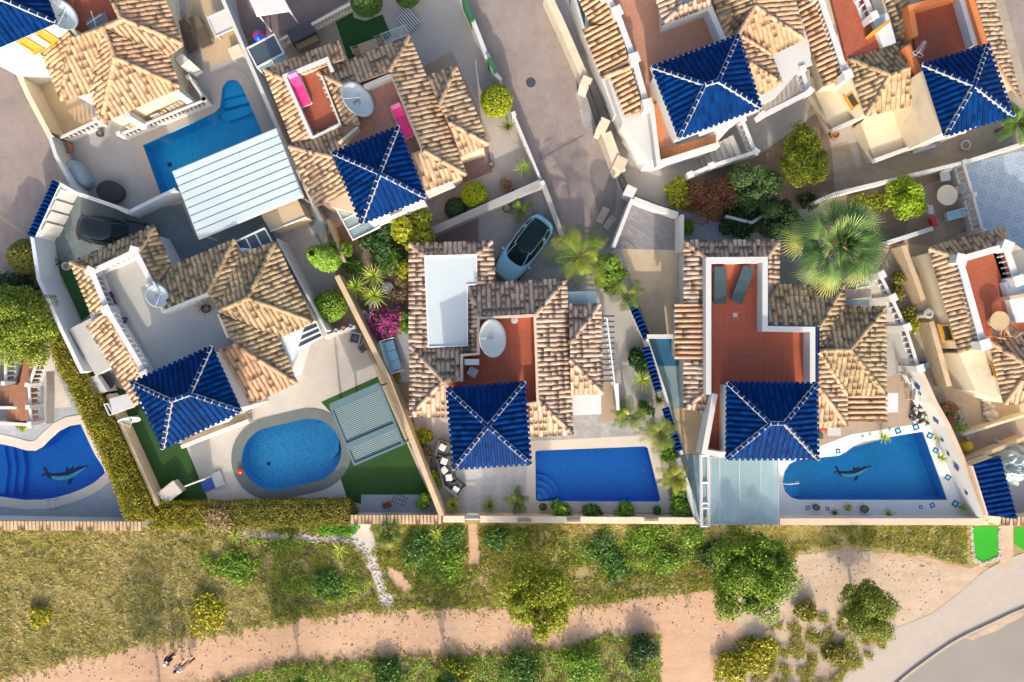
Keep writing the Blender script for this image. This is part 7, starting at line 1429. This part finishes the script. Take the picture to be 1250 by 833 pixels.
t = thing('covered_barbecue', 'large barbecue under a dark grey cover with a brown front shelf', 'barbecue', (*P(371, 46, .5)[:2], 0), math.radians(26)); mb = MB(); mb.box((0, .16, .5), (1.55, .78, 1.0)); put_local('cover', mb.mesh('cover', M['darkgrey'], bevel=.05), t); mb = MB(); mb.box((.04, -.42, .42), (1.4, .36, .5)); put_local('front_shelf', mb.mesh('front_shelf', M['wood'], bevel=.03), t)
t = thing('storage_box', 'beige storage box on the shaded lawn', 'storage box', (*P(207.5, 601, .6)[:2], 0), math.radians(38)); mb = MB(); mb.box((0, 0, .3), (1.2, .82, .6)); put_local('box_body', mb.mesh('box_body', M['creamgrey'], bevel=.03), t); mb = MB(); mb.box((0, 0, .63), (1.25, .87, .09)); put_local('lid', mb.mesh('lid', M['creamgrey'], bevel=.03), t)
t = thing('outdoor_shower', 'white outdoor shower corner with a blue base and grey duckboard', 'shower', (*P(256, 590, .2)[:2], 0), math.radians(20)); mb = MB(); mb.box((-.18, -.05, .06), (.75, .7, .1)); put_local('tray', mb.mesh('tray', M['blue']), t); mb = MB(); mb.box((-.35, .36, .65), (1.3, .08, 1.2)); put_local('screen', mb.mesh('screen', M['trim']), t); mb = MB(); [mb.box((.52, -.35 + i * .1, .12), (.62, .075, .05)) for i in range(9)]; put_local('duckboard', mb.mesh('duckboard', M['lightgrey']), t)
mb = MB(); mb.lathe([(.10, 0), (.16, .1), (.15, .2), (.05, .26)], n=14); place1(mb.mesh('flower_pot', M['redplastic']), 'flower_pot', 'small red pot on the dark rim of the oval pool', 'pot', P(294, 575, .05))
t = thing('rusty_brazier', 'rusty brazier on the concrete slab by the clay-capped wall', 'brazier', P(473, 616, 0), .3); mb = MB(); mb.box((0, 0, .25), (.5, .3, .12)); put_local('tray', mb.mesh('tray', M['rust']), t)
for sx, sy in ((-1, -1), (1, -1), (1, 1), (-1, 1)): mb = MB(); mb.tube([(sx * .2, sy * .11, .2), (sx * .24, sy * .15, 0)], .015, 5); put_local('leg', mb.mesh('leg', M['rust']), t)
t = thing('wire_trellis', 'rusty wire trellis lying on the concrete slab', 'trellis', P(488, 610, 0), -.4); mb = MB(); [mb.tube([(-.4 + i * .2, -.28, .03), (-.4 + i * .2, .28, .03)], .012, 5) for i in range(5)]; [mb.tube([(-.45, -.25 + i * .25, .045), (.45, -.25 + i * .25, .045)], .012, 5) for i in range(3)]; put_local('wires', mb.mesh('wires', M['rust']), t)
# drying racks, striped parcel
def kit_rack(): 
    mb = MB(); [mb.tube([(-.75, -.28 + i * .08, .9), (.75, -.28 + i * .08, .9)], .008, 4) for i in range(8)]; k = [('wires', mb.mesh('wires', M['metalwhite']), None)]; mb = MB(); mb.tube([(-.75, -.3, .9), (.75, -.3, .9), (.75, .3, .9), (-.75, .3, .9), (-.75, -.3, .9)], .018, 6); k.append(('frame', mb.mesh('frame', M['metalwhite']), None))
    for s in (-1, 1): mb = MB(); mb.tube([(s * .5, -.3, .88), (s * .1, .3, 0)], .016, 6); mb.tube([(s * .5, .3, .88), (s * .1, -.3, 0)], .016, 6); k.append(('leg', mb.mesh('leg', M['metalwhite']), None))
    return k
KR_ = kit_rack(); put_at(KR_, 'drying_rack', 'white clothes rack on the dark lawn edge', 'clothes rack', 484, 46, 0, 20, 'clothes racks'); 
t = thing('folded_loungers', 'stack of folded blue and white loungers on the pale gravel drive', 'folded loungers', P(499, 27, 0), math.radians(-48)); mb = MB(); [mb.box((0, -.42 + i * .14, .22 + .02 * i), (1.25, .07, .06)) for i in range(7)]; put_local('slats', mb.mesh('slats', M['trim']), t); mb = MB(); [mb.box((0, -.35 + i * .14, .16 + .02 * i), (1.2, .075, .05)) for i in range(6)]; put_local('fabric', mb.mesh('fabric', M['slate']), t)
def antenna(px, py, z, label, rot):
    t = thing('antenna', label, 'antenna', (*P(px, py, z + 2.2)[:2], z), math.radians(rot), None, .7); mb = MB(); mb.cyl(0, 0, 0, 2.3, .025); put_local('mast', mb.mesh('mast', M['metalwhite']), t); mb = MB(); mb.tube([(-.2, 0, 2.2), (1.0, 0, 2.25)], .018, 5); [mb.tube([(x, -.3 + .02 * i, 2.22), (x, .3 - .02 * i, 2.22)], .014, 5) for i, x in enumerate((0, .15, .3, .45, .6, .75, .9))]; mb.tube([(-.2, -.35, 2.45), (-.2, .35, 2.45)], .014, 5); mb.tube([(-.2, -.35, 2.0), (-.2, .35, 2.0)], .014, 5); mb.tube([(-.2, -.35, 2.0), (-.2, -.35, 2.45)], .014, 5); mb.tube([(-.2, .35, 2.0), (-.2, .35, 2.45)], .014, 5); put_local('aerial', mb.mesh('aerial', M['metalwhite']), t)
antenna(1130, 58, TF, 'white roof antenna over the orange-walled red terrace', 60); t = thing('cross_stand', 'white crossed rotary stand on a grey slab on the upper left red terrace', 'rotary stand', (*P(117, 26, TF + .3)[:2], TF), .4); mb = MB(); mb.box((0, 0, .04), (1.25, .85, .08)); put_local('base_slab', mb.mesh('base_slab', M['grey']), t); mb = MB(); mb.cyl(0, 0, .08, .5, .03); [mb.tube([(-.5 * math.cos(a), -.5 * math.sin(a), .5), (.5 * math.cos(a), .5 * math.sin(a), .5)], .03, 5) for a in (.2, 1.5)]; put_local('arms', mb.mesh('arms', M['trim']), t)
def acunit(px, py, z, label, rot): 
    t = thing('air_conditioner', label, 'air conditioner', (*P(px, py, z + .5)[:2], z), math.radians(rot), 'air conditioners'); mb = MB(); mb.box((0, 0, .38), (.82, .34, .6)); put_local('casing', mb.mesh('casing', M['metalwhite'], bevel=.02), t); mb = MB(); mb.lathe([(.22, 0), (.22, .02)], n=16); me = mb.mesh('fan_grille', M['grey']); me.transform(Matrix.Translation((-.12, -.172, .38)) @ Matrix.Rotation(math.radians(90), 4, 'X')); put_local('fan_grille', me, t)
acunit(576, 442, TF, 'air conditioner on the square red terrace near the tower', 0); mb = MB(); mb.lathe([(.19, 0), (.2, .05), (.2, .5), (.03, .54)], n=18); place1(mb.mesh('water_drum', M['trim']), 'water_drum', 'white round drum in the upper right of the square red terrace', 'drum', (*P(628, 391, TF + .5)[:2], TF))
put_at(kit_chair('lightgrey', 'lightgrey'), 'chair', 'pale chair on the square red terrace beside the tower', 'chair', 578, 455, TF, 60, C1, .9)
for x, y, r, l in ((137, 366, 30, 'black folded chair near the middle of the pale terrace'), (149, 394, -25, 'black folded chair by the left parapet of the pale terrace')): t = thing('folding_chair', l, 'chair', (*P(x, y, TF + .2)[:2], TF), math.radians(r), C1); mb = MB(); mb.box((0, 0, .2), (.22, .62, .05), tilt=Matrix.Rotation(.3, 3, 'Y')); put_local('seat', mb.mesh('seat', M['black']), t); mb = MB(); mb.box((.16, .22, .3), (.2, .36, .05), tilt=Matrix.Rotation(-.4, 3, 'Y')); put_local('backrest', mb.mesh('backrest', M['black']), t); mb = MB(); mb.tube([(-.1, -.3, 0), (.15, .3, .35)], .02, 5); mb.tube([(.1, -.3, .0), (-.05, .3, .3)], .02, 5); put_local('legs', mb.mesh('legs', M['steel']), t)
# white wicker chairs, rockery and stones by the azure pool
for i, (x, y, r, l) in enumerate(((1107, 459, 120, 'white wicker chair nearest the tall balustrade'), (1113, 468, 100, 'white wicker chair behind the nearest-balustrade chair'), (1117, 483, 80, 'white wicker chair closest to the rockery'))): put_at(KW, 'chair', l, 'chair', x, y, 0, r, C1, 1.25)
def rocks(name, label, poly, n, smin, smax, mats, cat, h=.3, seed=1, dark=.4):
    rn = random.Random(seed); mb = MB(); W = [tuple(p)[:2] for p in PL(poly)]; xs = [p[0] for p in W]; ys = [p[1] for p in W]; c = (sum(xs) / len(xs), sum(ys) / len(ys), 0); k = 0
    while k < n:
        q = (rn.uniform(min(xs), max(xs)), rn.uniform(min(ys), max(ys)))
        if not inside(q, W): continue
        s_ = rn.uniform(smin, smax); z0 = rn.uniform(0, h); mb.lathe([(s_ * .6, z0 - .05), (s_, z0 + s_ * .35), (s_ * .8, z0 + s_ * .7), (s_ * .2, z0 + s_ * .95)], q[0], q[1], 7, mi=1 if rn.random() < dark else 0, sx=rn.uniform(.7, 1.3), sy=rn.uniform(.7, 1.3)); k += 1
    return solo(name, mb, [M[m] for m in mats], label, cat, c)
rocks('rockery', 'black and white rockery below the white wicker chairs', [(1112, 488), (1124, 480), (1136, 500), (1130, 520), (1111, 516)], 110, .06, .17, ('white', 'black'), 'rockery', .35, 2, .38); rocks('rockery', 'little stone rockery along the red-flowered bush', [(1164, 496), (1172, 500), (1184, 530), (1180, 540), (1170, 520)], 50, .08, .17, ('stone', 'greywall'), 'rockery', .25, 3)
rocks('rock_steps', 'pale rock border curving down the tan yard at the right', [(1196, 480), (1203, 481), (1210, 500), (1218, 514), (1208, 517), (1200, 502)], 60, .12, .24, ('stone', 'cream'), 'rock border', .12, 4)
lump('pouf', 'round yellow pouf beside the tall white tiled wall', 'pouf', 1181, 545, .36, .36, .42, 'yelfab', 0, 9, 2.0, .03)
# silver tarp
n = 26; vs = []; fs = []; c = P(1238, 568, .9)
for j in range(n + 1):
    for i in range(n + 1):
        x, y = i / n - .5, j / n - .5; e = max(abs(x), abs(y)) * 2; q = Vector((x * 2.0, y * 2.5, 0)); zz = 1.15 * (1 - e ** 3) + .55 * (1 - abs(noise.noise(q * 1.6)) * 2.4) * (1 - e ** 4) * .6 + .12 * noise.noise(q * 6); vs.append((q.x * (1 + .12 * noise.noise(q * 2 + Vector((5, 0, 0)))), q.y * (1 + .1 * noise.noise(q * 2)), max(.03, zz)))
for j in range(n):
    for i in range(n): a = j * (n + 1) + i; fs.append((a, a + 1, a + n + 2, a + n + 1))
mb = MB(); mb.add(vs, fs); place1(mb.mesh('tarpaulin', M['tarp']), 'tarpaulin', 'crumpled silver tarpaulin over a heap beside the blue-tiled shed', 'tarpaulin', (c.x, c.y, 0), -14)
mb = MB(); mb.box((0, 0, .2), (.55, .4, .36)); mb.box((0, 0, .39), (.5, .34, .03), mi=1); place1(mb.mesh('crate', [M['blue'], M['tealfloor']]), 'crate', 'blue crate at the foot of the tall balustrade', 'crate', P(1127, 447, .2) * Vector((1, 1, 0)), 15)
t = thing('cardboard', 'pale flattened cardboard pieces on the street by the white wall', 'cardboard', P(744, 272, 0), .9); mb = MB(); mb.box((0, 0, .03), (.9, .42, .05)); mb.box((.1, .6, .05), (1.0, .45, .05), .2); put_local('sheets', mb.mesh('sheets', M['stone']), t)
mb = MB(); mb.cyl(0, 0, 0, .012, .3, n=20); place1(mb.mesh('manhole_cover', M['darkgrey']), 'manhole_cover', 'small round manhole cover on the street', 'manhole cover', P(648, 101, .012))
# pool ladders and rails, coping tiles
def ladder(px, py, rot, label):
    t = thing('pool_ladder', label, 'pool ladder', P(px, py, .035), math.radians(rot), 'pool ladders and rails')
    for s in (-1, 1): mb = MB(); mb.tube([(s * .26, -.3, 0), (s * .26, -.3, .5), (s * .26, -.15, .7), (s * .26, .1, .72), (s * .26, .28, .5), (s * .26, .3, -.9)], .024, 8); put_local('rail', mb.mesh('rail', M['chrome']), t)
    for z in (-.25, -.5, -.75): mb = MB(); mb.box((0, .3, z), (.52, .09, .03)); put_local('rung', mb.mesh('rung', M['trim']), t)
ladder(68, 615, 8, 'chrome ladder on the lower rim of the deep blue pool'); t = thing('handrail', 'white handrail over the narrow steps of the azure pool', 'handrail', P(952, 588, .035), 0, 'pool ladders and rails'); mb = MB(); mb.tube([(0, 0, 0), (0, 0, .7), (.15, 0, .85), (.9, 0, .6), (1.05, 0, .3), (1.05, 0, -.6)], .03, 8); put_local('rail', mb.mesh('rail', M['trim']), t)
for x, y, s, r in ((1096, 526, .34, 20), (1118, 521.5, .36, 20), (1135, 532, .34, 65), (1023, 551, .26, 0), (1086, 524, .15, 20), (1142, 550, .3, 60), (1157, 583, .32, 60), (1166, 615, .36, 60), (1138, 617, .28, 30), (1124, 619, .2, 0), (1053, 532.5, .14, 10), (1062, 530, .14, 10), (986, 620, .24, 0), (1010, 621, .22, 0)): q = P(x, y, .035); mb = MB(); mb.box((q.x, q.y, .041), (s, s, .012), math.radians(r)); mb.box((q.x, q.y, .0445), (s * .55, s * .55, .012), math.radians(r), mi=1); mb.build('coping_tile', [M['copeblue'], M['dolphinlight']], pE)
# ---- cars
def kit_car(L, W_, Hh, body, roofm, rails=True, suv=True):
    N = 48; ring = []; k = []
    def outline(sl, sw, e=5.0, fx=1.0):
        o = []
        for i in range(N):
            a = 2 * math.pi * (i + .5) / N; c, s = math.cos(a), math.sin(a); x = math.copysign(abs(c) ** (2 / e), c); y = math.copysign(abs(s) ** (2 / e), s); x *= L / 2 * sl; u = x / (L / 2)
            y *= W_ / 2 * sw * (1 - .13 * max(0, u) ** 3 - .07 * max(0, -u) ** 3); x += .12 * (1 - (y / (W_ / 2)) ** 2) * (1 if c > 0 else -.7) * (abs(c) > .3) - .06; o.append((x, y))
        return o
    zh = lambda x: (-.13 * max(0, x / (L / 2)) ** 2 + .03 * max(0, -x / (L / 2)))
    lv = [(.93, .90, .20, 0), (.985, .97, .30, 0), (1, 1, .50, .3), (1, 1, .66, .6), (.985, .975, .80, 1), (.955, .92, .885, 1), (.90, .84, .925, 1), (.5, .5, .97, 1)]
    vs = []; fs = []
    for sl, sw, z, kz in lv:
        for x, y in outline(sl, sw): vs.append((x, y, z + kz * zh(x)))
    m = len(lv)
    for j in range(m - 1):
        for i in range(N): fs.append((j * N + i, j * N + (i + 1) % N, (j + 1) * N + (i + 1) % N, (j + 1) * N + i))
    fs.append(tuple(range((m - 1) * N, m * N))); fs.append(tuple(range(N - 1, -1, -1))); mb = MB(); mb.add(vs, fs); k.append(('body', mb.mesh('body', M[body], smooth=True), None))
    # greenhouse: stacked outlines, corner columns are pillars
    def gh(xr, xf, w, z, e=4.2):
        o = []
        for i in range(N): a = 2 * math.pi * (i + .5) / N; c, s = math.cos(a), math.sin(a); x = math.copysign(abs(c) ** (2 / e), c); y = math.copysign(abs(s) ** (2 / e), s); u = (x + 1) / 2; o.append((xr + (xf - xr) * u + .07 * (1 - y * y) * (1 if c > 0 else -.4), y * w / 2 * (1 - .08 * max(0, x) ** 2), z))
        return o
    zr = Hh; A = gh(-L * .46, L * .24, W_ * .90, .90); B = gh(-L * .43, L * .12, W_ * .80, .90 + (zr - .9) * .62); C = gh(-L * .395, L * .035, W_ * .70, zr - .05); D = gh(-L * .37, L * .01, W_ * .62, zr)
    vs = A + B + C; gl, pl = MB(), MB(); gl.add(vs, []); pl.add(vs, [])
    for j in range(2):
        for i in range(N):
            a = math.degrees(2 * math.pi * (i + 1) / N) % 360; q = [j * N + i, j * N + (i + 1) % N, (j + 1) * N + (i + 1) % N, (j + 1) * N + i]
            pil = any(abs(a - t) < 4.6 for t in (38, 322, 97, 263, 142, 218)); (pl if pil else gl).f.append(q); (pl if pil else gl).m.append(0)
    k.append(('windows', gl.mesh('windows', M['carglass'], smooth=True), None)); k.append(('pillars', pl.mesh('pillars', M[roofm if roofm != 'carglass' else body], smooth=True), None))
    mb = MB(); E_ = [(x * 0.5 - .09 * L, y * .5, z + .018) for x, y, z in D]; vs = C + D + E_; mb.add(vs, [(j * N + i, j * N + (i + 1) % N, (j + 1) * N + (i + 1) % N, (j + 1) * N + i) for j in range(2) for i in range(N)] + [tuple(range(2 * N, 3 * N))]); k.append(('roof', mb.mesh('roof', M[roofm], smooth=True), None))
    if rails:
        for s in (-1, 1): mb = MB(); mb.tube([(-L * .37, s * W_ * .31, zr - .02), (-L * .33, s * W_ * .325, zr + .05), (-L * .02, s * W_ * .325, zr + .05), (L * .03, s * W_ * .315, zr - .03)], .022, 6); k.append(('roof_rail', mb.mesh('roof_rail', M['chrome']), None))
    for s in (-1, 1):
        mb = MB(); mb.box((L * .17, s * (W_ / 2 + .05), .98), (.14, .2, .13)); k.append(('mirror', mb.mesh('mirror', M[body], bevel=.03), None))
        mb = MB(); mb.box((L / 2 - .16, s * W_ * .31, .68), (.24, .34, .12), s * -.45); k.append(('headlight', mb.mesh('headlight', M['lamp'], bevel=.03), None)); mb = MB(); mb.box((-L / 2 + .13, s * W_ * .37, .74), (.12, .24, .12), s * .35); k.append(('tail_light', mb.mesh('tail_light', M['taillamp'], bevel=.02), None))
        for x in (-L * .31, L * .31):
            i0 = len(k); mb = MB(); mb.lathe([(.21, -.1), (.31, -.1), (.33, -.06), (.33, .06), (.31, .1), (.21, .1)], n=22); me = mb.mesh('wheel', M['black']); me.transform(Matrix.Translation((x, s * (W_ / 2 - .10), .33)) @ Matrix.Rotation(math.pi / 2, 4, 'X')); k.append(('wheel', me, None)); mb = MB(); mb.lathe([(.22, -.105), (.2, -.11), (.05, -.115)], n=14); me = mb.mesh('rim', M['chrome']); me.transform(Matrix.Translation((x, s * (W_ / 2 - .10), .33)) @ Matrix.Rotation(math.pi / 2 * s, 4, 'X')); k.append(('rim', me, i0))
    for x, l, n in ((L / 2 - .005, .34, 'number_plate'), (-L / 2 - .0, .34, 'number_plate')): mb = MB(); mb.box((x + (.03 if x > 0 else -.04), 0, .45), (.03, .48, .11)); k.append((n, mb.mesh(n, M['trim']), None))
    mb = MB(); [mb.tube([(L * .235, s * .28, .955), (L * .20, s * .28 - .36, 1.05)], .012, 4) for s in (-.3, 1)]; k.append(('wipers', mb.mesh('wipers', M['black']), None)); return k
M['carblue'] = plain('pale_blue_paint', (.27, .53, .64), .25, .04, 1, 5, spec=.7, bump=0); M['carblack'] = plain('black_paint', (.016, .018, .02), .22, .04, 1, 5, spec=.7, bump=0); M['carglass'] = plain('tinted_glass', (.006, .018, .022), .08, .05, 1, 5, spec=.22, bump=0); M['taillamp'] = plain('red_lamp_glass', (.18, .01, .01), .2, .05, 2, 10, bump=0); M['lamp'] = plain('lamp_glass', (.6, .62, .64), .15, .05, 2, 10, bump=0)
place(kit_car(4.25, 1.82, 1.58, 'carblue', 'carglass'), 'parked_car', 'pale blue car with black glass roof and silver roof rails', 'car', P(639, 304, .7) * Vector((1, 1, 0)), 233, 'parked cars')
place(kit_car(4.2, 1.74, 1.46, 'carblack', 'carblack', False), 'parked_car', 'black hatchback half under the tiled eave on slate paving', 'car', P(139, 284, .7) * Vector((1, 1, 0)), -9, 'parked cars')
# ---- two people walking on the lane
def person(label, px, py, heading, mats, bones, group='walkers on the lane'):
    names = list(bones); me = bpy.data.meshes.new('person'); idx = {n: i for i, n in enumerate(names)}; me.from_pydata([b[0] for b in bones.values()], [(idx[n], idx[b[2]]) for n, b in bones.items() if b[2]], [])
    o = bpy.data.objects.new('person', me); COL.objects.link(o); sk = o.modifiers.new('s', 'SKIN'); sk.use_smooth_shade = True
    for n, b in bones.items(): d = me.skin_vertices[0].data[idx[n]]; d.radius = (b[1], b[1] * (b[3] if len(b) > 3 else 1)); d.use_root = n == 'pelvis'
    o.modifiers.new('u', 'SUBSURF').levels = 2; dg = bpy.context.evaluated_depsgraph_get(); dg.update(); ev = o.evaluated_get(dg); nm = bpy.data.meshes.new_from_object(ev); o.modifiers.clear(); o.data = nm; bpy.data.meshes.remove(me)
    nm.materials.clear(); [nm.materials.append(M[m]) for m in mats]          # skin, top, bottoms, shoes
    pts = {n: Vector(b[0]) for n, b in bones.items()}
    for p in nm.polygons:
        near = min(names, key=lambda n: (pts[n] - p.center).length); p.material_index = {'head': 0, 'nose': 0, 'neck': 0}.get(near, 3 if near.startswith(('foot', 'toe', 'ankle')) else 2 if near.startswith(('pelvis', 'hip', 'thigh')) else 1 if near.startswith(('chest', 'spine', 'shoulder', 'uparm')) else 0); p.use_smooth = True
    q = P(px, py, 0); o.location = q; o.rotation_euler = (0, 0, math.radians(heading)); tag(o, label, 'person', group); return o
def body_bones(step=.28, armL=.25, armR=-.25):
    B = {'pelvis': ((0, 0, .95), .13, None, .8), 'spine': ((0, .01, 1.12), .13, 'pelvis', .75), 'chest': ((0, .02, 1.32), .155, 'spine', .7), 'neck': ((0, .03, 1.48), .055, 'chest'), 'head': ((0, .05, 1.58), .085, 'neck'), 'head2': ((0, .055, 1.68), .08, 'head'), 'nose': ((0, .145, 1.60), .016, 'head')}
    for s, n, a in ((-1, 'l', armL), (1, 'r', armR)):
        st = step * (1 if s < 0 else -1)
        B.update({'hip' + n: ((s * .09, 0, .90), .10, 'pelvis'), 'thigh' + n: ((s * .10, st * .45 + .03, .68), .082, 'hip' + n), 'knee' + n: ((s * .10, st * .7 + .05, .49), .06, 'thigh' + n), 'calf' + n: ((s * .10, st * .85, .33), .056, 'knee' + n), 'ankle' + n: ((s * .10, st - .03, .10), .042, 'calf' + n), 'foot' + n: ((s * .105, st + .06, .045), .04, 'ankle' + n), 'toe' + n: ((s * .11, st + .16, .035), .032, 'foot' + n),
                  'shoulder' + n: ((s * .18, .02, 1.40), .065, 'chest'), 'uparm' + n: ((s * .22, a * .3, 1.25), .052, 'shoulder' + n), 'elbow' + n: ((s * .24, a * .55, 1.12), .043, 'uparm' + n), 'fore' + n: ((s * .24, a * .9 + .06, .99), .038, 'elbow' + n), 'wrist' + n: ((s * .235, a * 1.15 + .1, .88), .027, 'fore' + n), 'palm' + n: ((s * .23, a * 1.25 + .12, .82), .034, 'wrist' + n)})
        for i, (dx, L_) in enumerate(((-.03, .07), (-.01, .085), (.01, .08), (.03, .065))): B[f'finger{i}{n}'] = ((s * .23 + dx, a * 1.3 + .135, .79), .0095, 'palm' + n); B[f'tip{i}{n}'] = ((s * .225 + dx, a * 1.3 + .125, .79 - L_), .008, f'finger{i}{n}')
        B['thumb' + n] = ((s * .20, a * 1.25 + .165, .80), .010, 'wrist' + n); B['thumbtip' + n] = ((s * .20, a * 1.25 + .175, .765), .008, 'thumb' + n)
    return B
def hair_cap(o, mat, brim=False, name='hair', back=.0):
    mb = MB(); prof = [(max(.012, .108 * math.sin(math.pi * i / 16)), 1.655 + .095 * math.cos(math.pi * i / 16)) for i in range(0, 10)][::-1]; mb.lathe(prof, 0, .035 - back, 16)
    if brim: mb.box((0, .17, 1.64), (.15, .13, .012), 0, tilt=Matrix.Rotation(-.15, 3, 'X'))
    put_local(name, mb.mesh(name, M[mat], smooth=not brim), o)
def face(o):
    for s in (-1, 1):
        mb = MB(); mb.lathe([(.001, -.011), (.011, 0), (.001, .011)], s * .034, .128, 8); me = mb.mesh('eye', M['black']); me.transform(Matrix.Translation((0, 0, 1.625))); put_local('eye', me, o); mb = MB(); mb.box((s * .088, .04, 1.61), (.016, .035, .055)); put_local('ear', mb.mesh('ear', M['skin'], bevel=.006), o)
    mb = MB(); mb.box((0, .128, 1.545), (.045, .012, .012)); put_local('mouth', mb.mesh('mouth', M['lip']), o)
M['lip'] = plain('lips', (.36, .13, .10), .5, .05); M['black_shirt'] = plain('black_jersey', (.018, .018, .022), .85, .2, 6, 40); M['lilac_shirt'] = plain('pale_lilac_jersey', (.50, .50, .62), .85, .1, 6, 40); M['denim'] = plain('grey_shorts', (.20, .17, .15), .85, .15, 6, 40)
o = person('walker in a black top and pale cap', 215.5, 797, -55, ['skin', 'black_shirt', 'black_shirt', 'pillow'], body_bones(.26, .3, -.25)); hair_cap(o, 'pillow', True, 'cap'); face(o)
o2 = person('walker in a pale lilac shirt carrying a dark bag', 228, 806, -45, ['skin', 'lilac_shirt', 'denim', 'pillow'], body_bones(-.26, -.2, .28)); hair_cap(o2, 'hair'); face(o2)
mb = MB(); mb.box((0, 0, 0), (.40, .14, .34)); k = [('bag_body', mb.mesh('bag_body', M['black'], bevel=.05), None)]; mb = MB(); mb.tube([(-.12, 0, .16), (-.09, 0, .29), (.09, 0, .29), (.12, 0, .16)], .012, 6); k.append(('handle', mb.mesh('handle', M['black']), None))
w = o2.location + Matrix.Rotation(math.radians(-45), 3, 'Z') @ Vector((.24, .48, .49)); place(k, 'bag', 'dark bag in the hand of the lilac-shirted walker', 'bag', w, 45)

for t_, x, y, r_ in ((pC, 328, 566, .12), (pA, 207, 201, .15), (pD, 786, 574, .1)): q = P(x, y, -1.33); mb = MB(); mb.lathe([(r_, -1.35), (r_, -1.325), (r_ * .7, -1.318)], q.x, q.y, 16); mb.build('floor_drain', M['dolphindark' if t_ is not pD else 'lightgrey'], t_)

for x, y, r, m, l in ((997, 620, .2, 'darkgrey', 'dark ring-shaped pot on the lower coping of the azure pool'), (1036, 620, .22, 'tan', 'sandy pot on the lower coping of the azure pool'), (1056, 622, .24, 'darkgrey', 'dark square-shouldered pot in the middle of the lower coping'), (1101, 430, .2, 'white', 'round white pot beside the shaded side passage'), (1107, 421, .18, 'white', 'small white pot higher up in the side passage'), (1099, 412, .17, 'white', 'white pot at the foot of the tall balustrade pillars')): pot(x, y, r, .35, m, l)
rosette('small green plant in the sandy lower coping pot', 1036, 620, .35, .35, 'yuccaleaf', n=20, seed=101, cat='potted plant', name='potted_plant', w=.05); rosette('green plant on the lower coping left of the sandy pot', 1018, 626, .4, .1, 'palmleaf', n=24, seed=102, cat='potted plant', name='potted_plant', w=.05); rosette('pale green sprawling plant at the foot of the lower pool wall', 1084, 628, .6, .15, 'yuccaleaf', n=22, seed=103, cat='spiky plant', name='spiky_plant', w=.07); shrub('little shrub in the side passage by the white pots', 1107, 435, .35, .5, 'green', 400, .08, 4)
put_at(kit_table(0, .45, 'lightgrey', 'trim', (.8, .5)), 'square_table', 'small pale table under the blue tower by the azure pool', 'table', 1018, 527, group=T1); mb = MB(); mb.box((0, 0, .12), (.42, .2, .24)); place1(mb.mesh('crate', M['redplastic'], bevel=.02), 'crate', 'small red crate beside the pale table', 'crate', P(1003, 523, 0)); mb = MB(); mb.box((0, 0, .12), (.3, .34, .24)); place1(mb.mesh('crate', M['greenpost'], bevel=.02), 'crate', 'small green crate at the tower wall', 'crate', P(1000, 532, 0))
# ---------------------------------------------------------------- camera, sun, sky
cam = bpy.data.cameras.new('camera'); co = bpy.data.objects.new('camera', cam); COL.objects.link(co); co.location = (0, 0, HC); co.rotation_euler = (0, 0, 0)
cam.sensor_width = 36; cam.lens = 36 * HC / 62.5; cam.clip_end = 1000; SC.camera = co
SUN_EL = math.radians(24.5); SUN_AZ = math.radians(6)          # from the bottom of the picture, slightly to the right
d = Vector((math.sin(SUN_AZ) * math.cos(SUN_EL), -math.cos(SUN_AZ) * math.cos(SUN_EL), math.sin(SUN_EL)))
sun = bpy.data.lights.new('sun', 'SUN'); sun.energy = 2.05; sun.angle = math.radians(.6); sun.color = (1, .90, .75)
so = bpy.data.objects.new('sun', sun); COL.objects.link(so); so.rotation_euler = (-d).to_track_quat('-Z', 'Y').to_euler()
w = bpy.data.worlds.new('World'); SC.world = w; w.use_nodes = True; nt = w.node_tree; nt.nodes.clear()
sky = nt.nodes.new('ShaderNodeTexSky'); sky.sky_type = 'NISHITA'; sky.sun_disc = False; sky.sun_elevation = SUN_EL; sky.sun_rotation = math.atan2(d.x, d.y); sky.dust_density = 4.0; sky.air_density = .9; sky.ozone_density = .4
bg = nt.nodes.new('ShaderNodeBackground'); bg.inputs[1].default_value = .15; wo = nt.nodes.new('ShaderNodeOutputWorld'); nt.links.new(sky.outputs[0], bg.inputs[0]); nt.links.new(bg.outputs[0], wo.inputs[0])
SC.view_settings.view_transform = 'Standard'; SC.view_settings.look = 'None'; SC.view_settings.gamma = 1; SC.view_settings.use_curve_mapping = False; SC.view_settings.exposure = 1.12
SC.cycles.max_bounces = 8; SC.cycles.transparent_max_bounces = 16
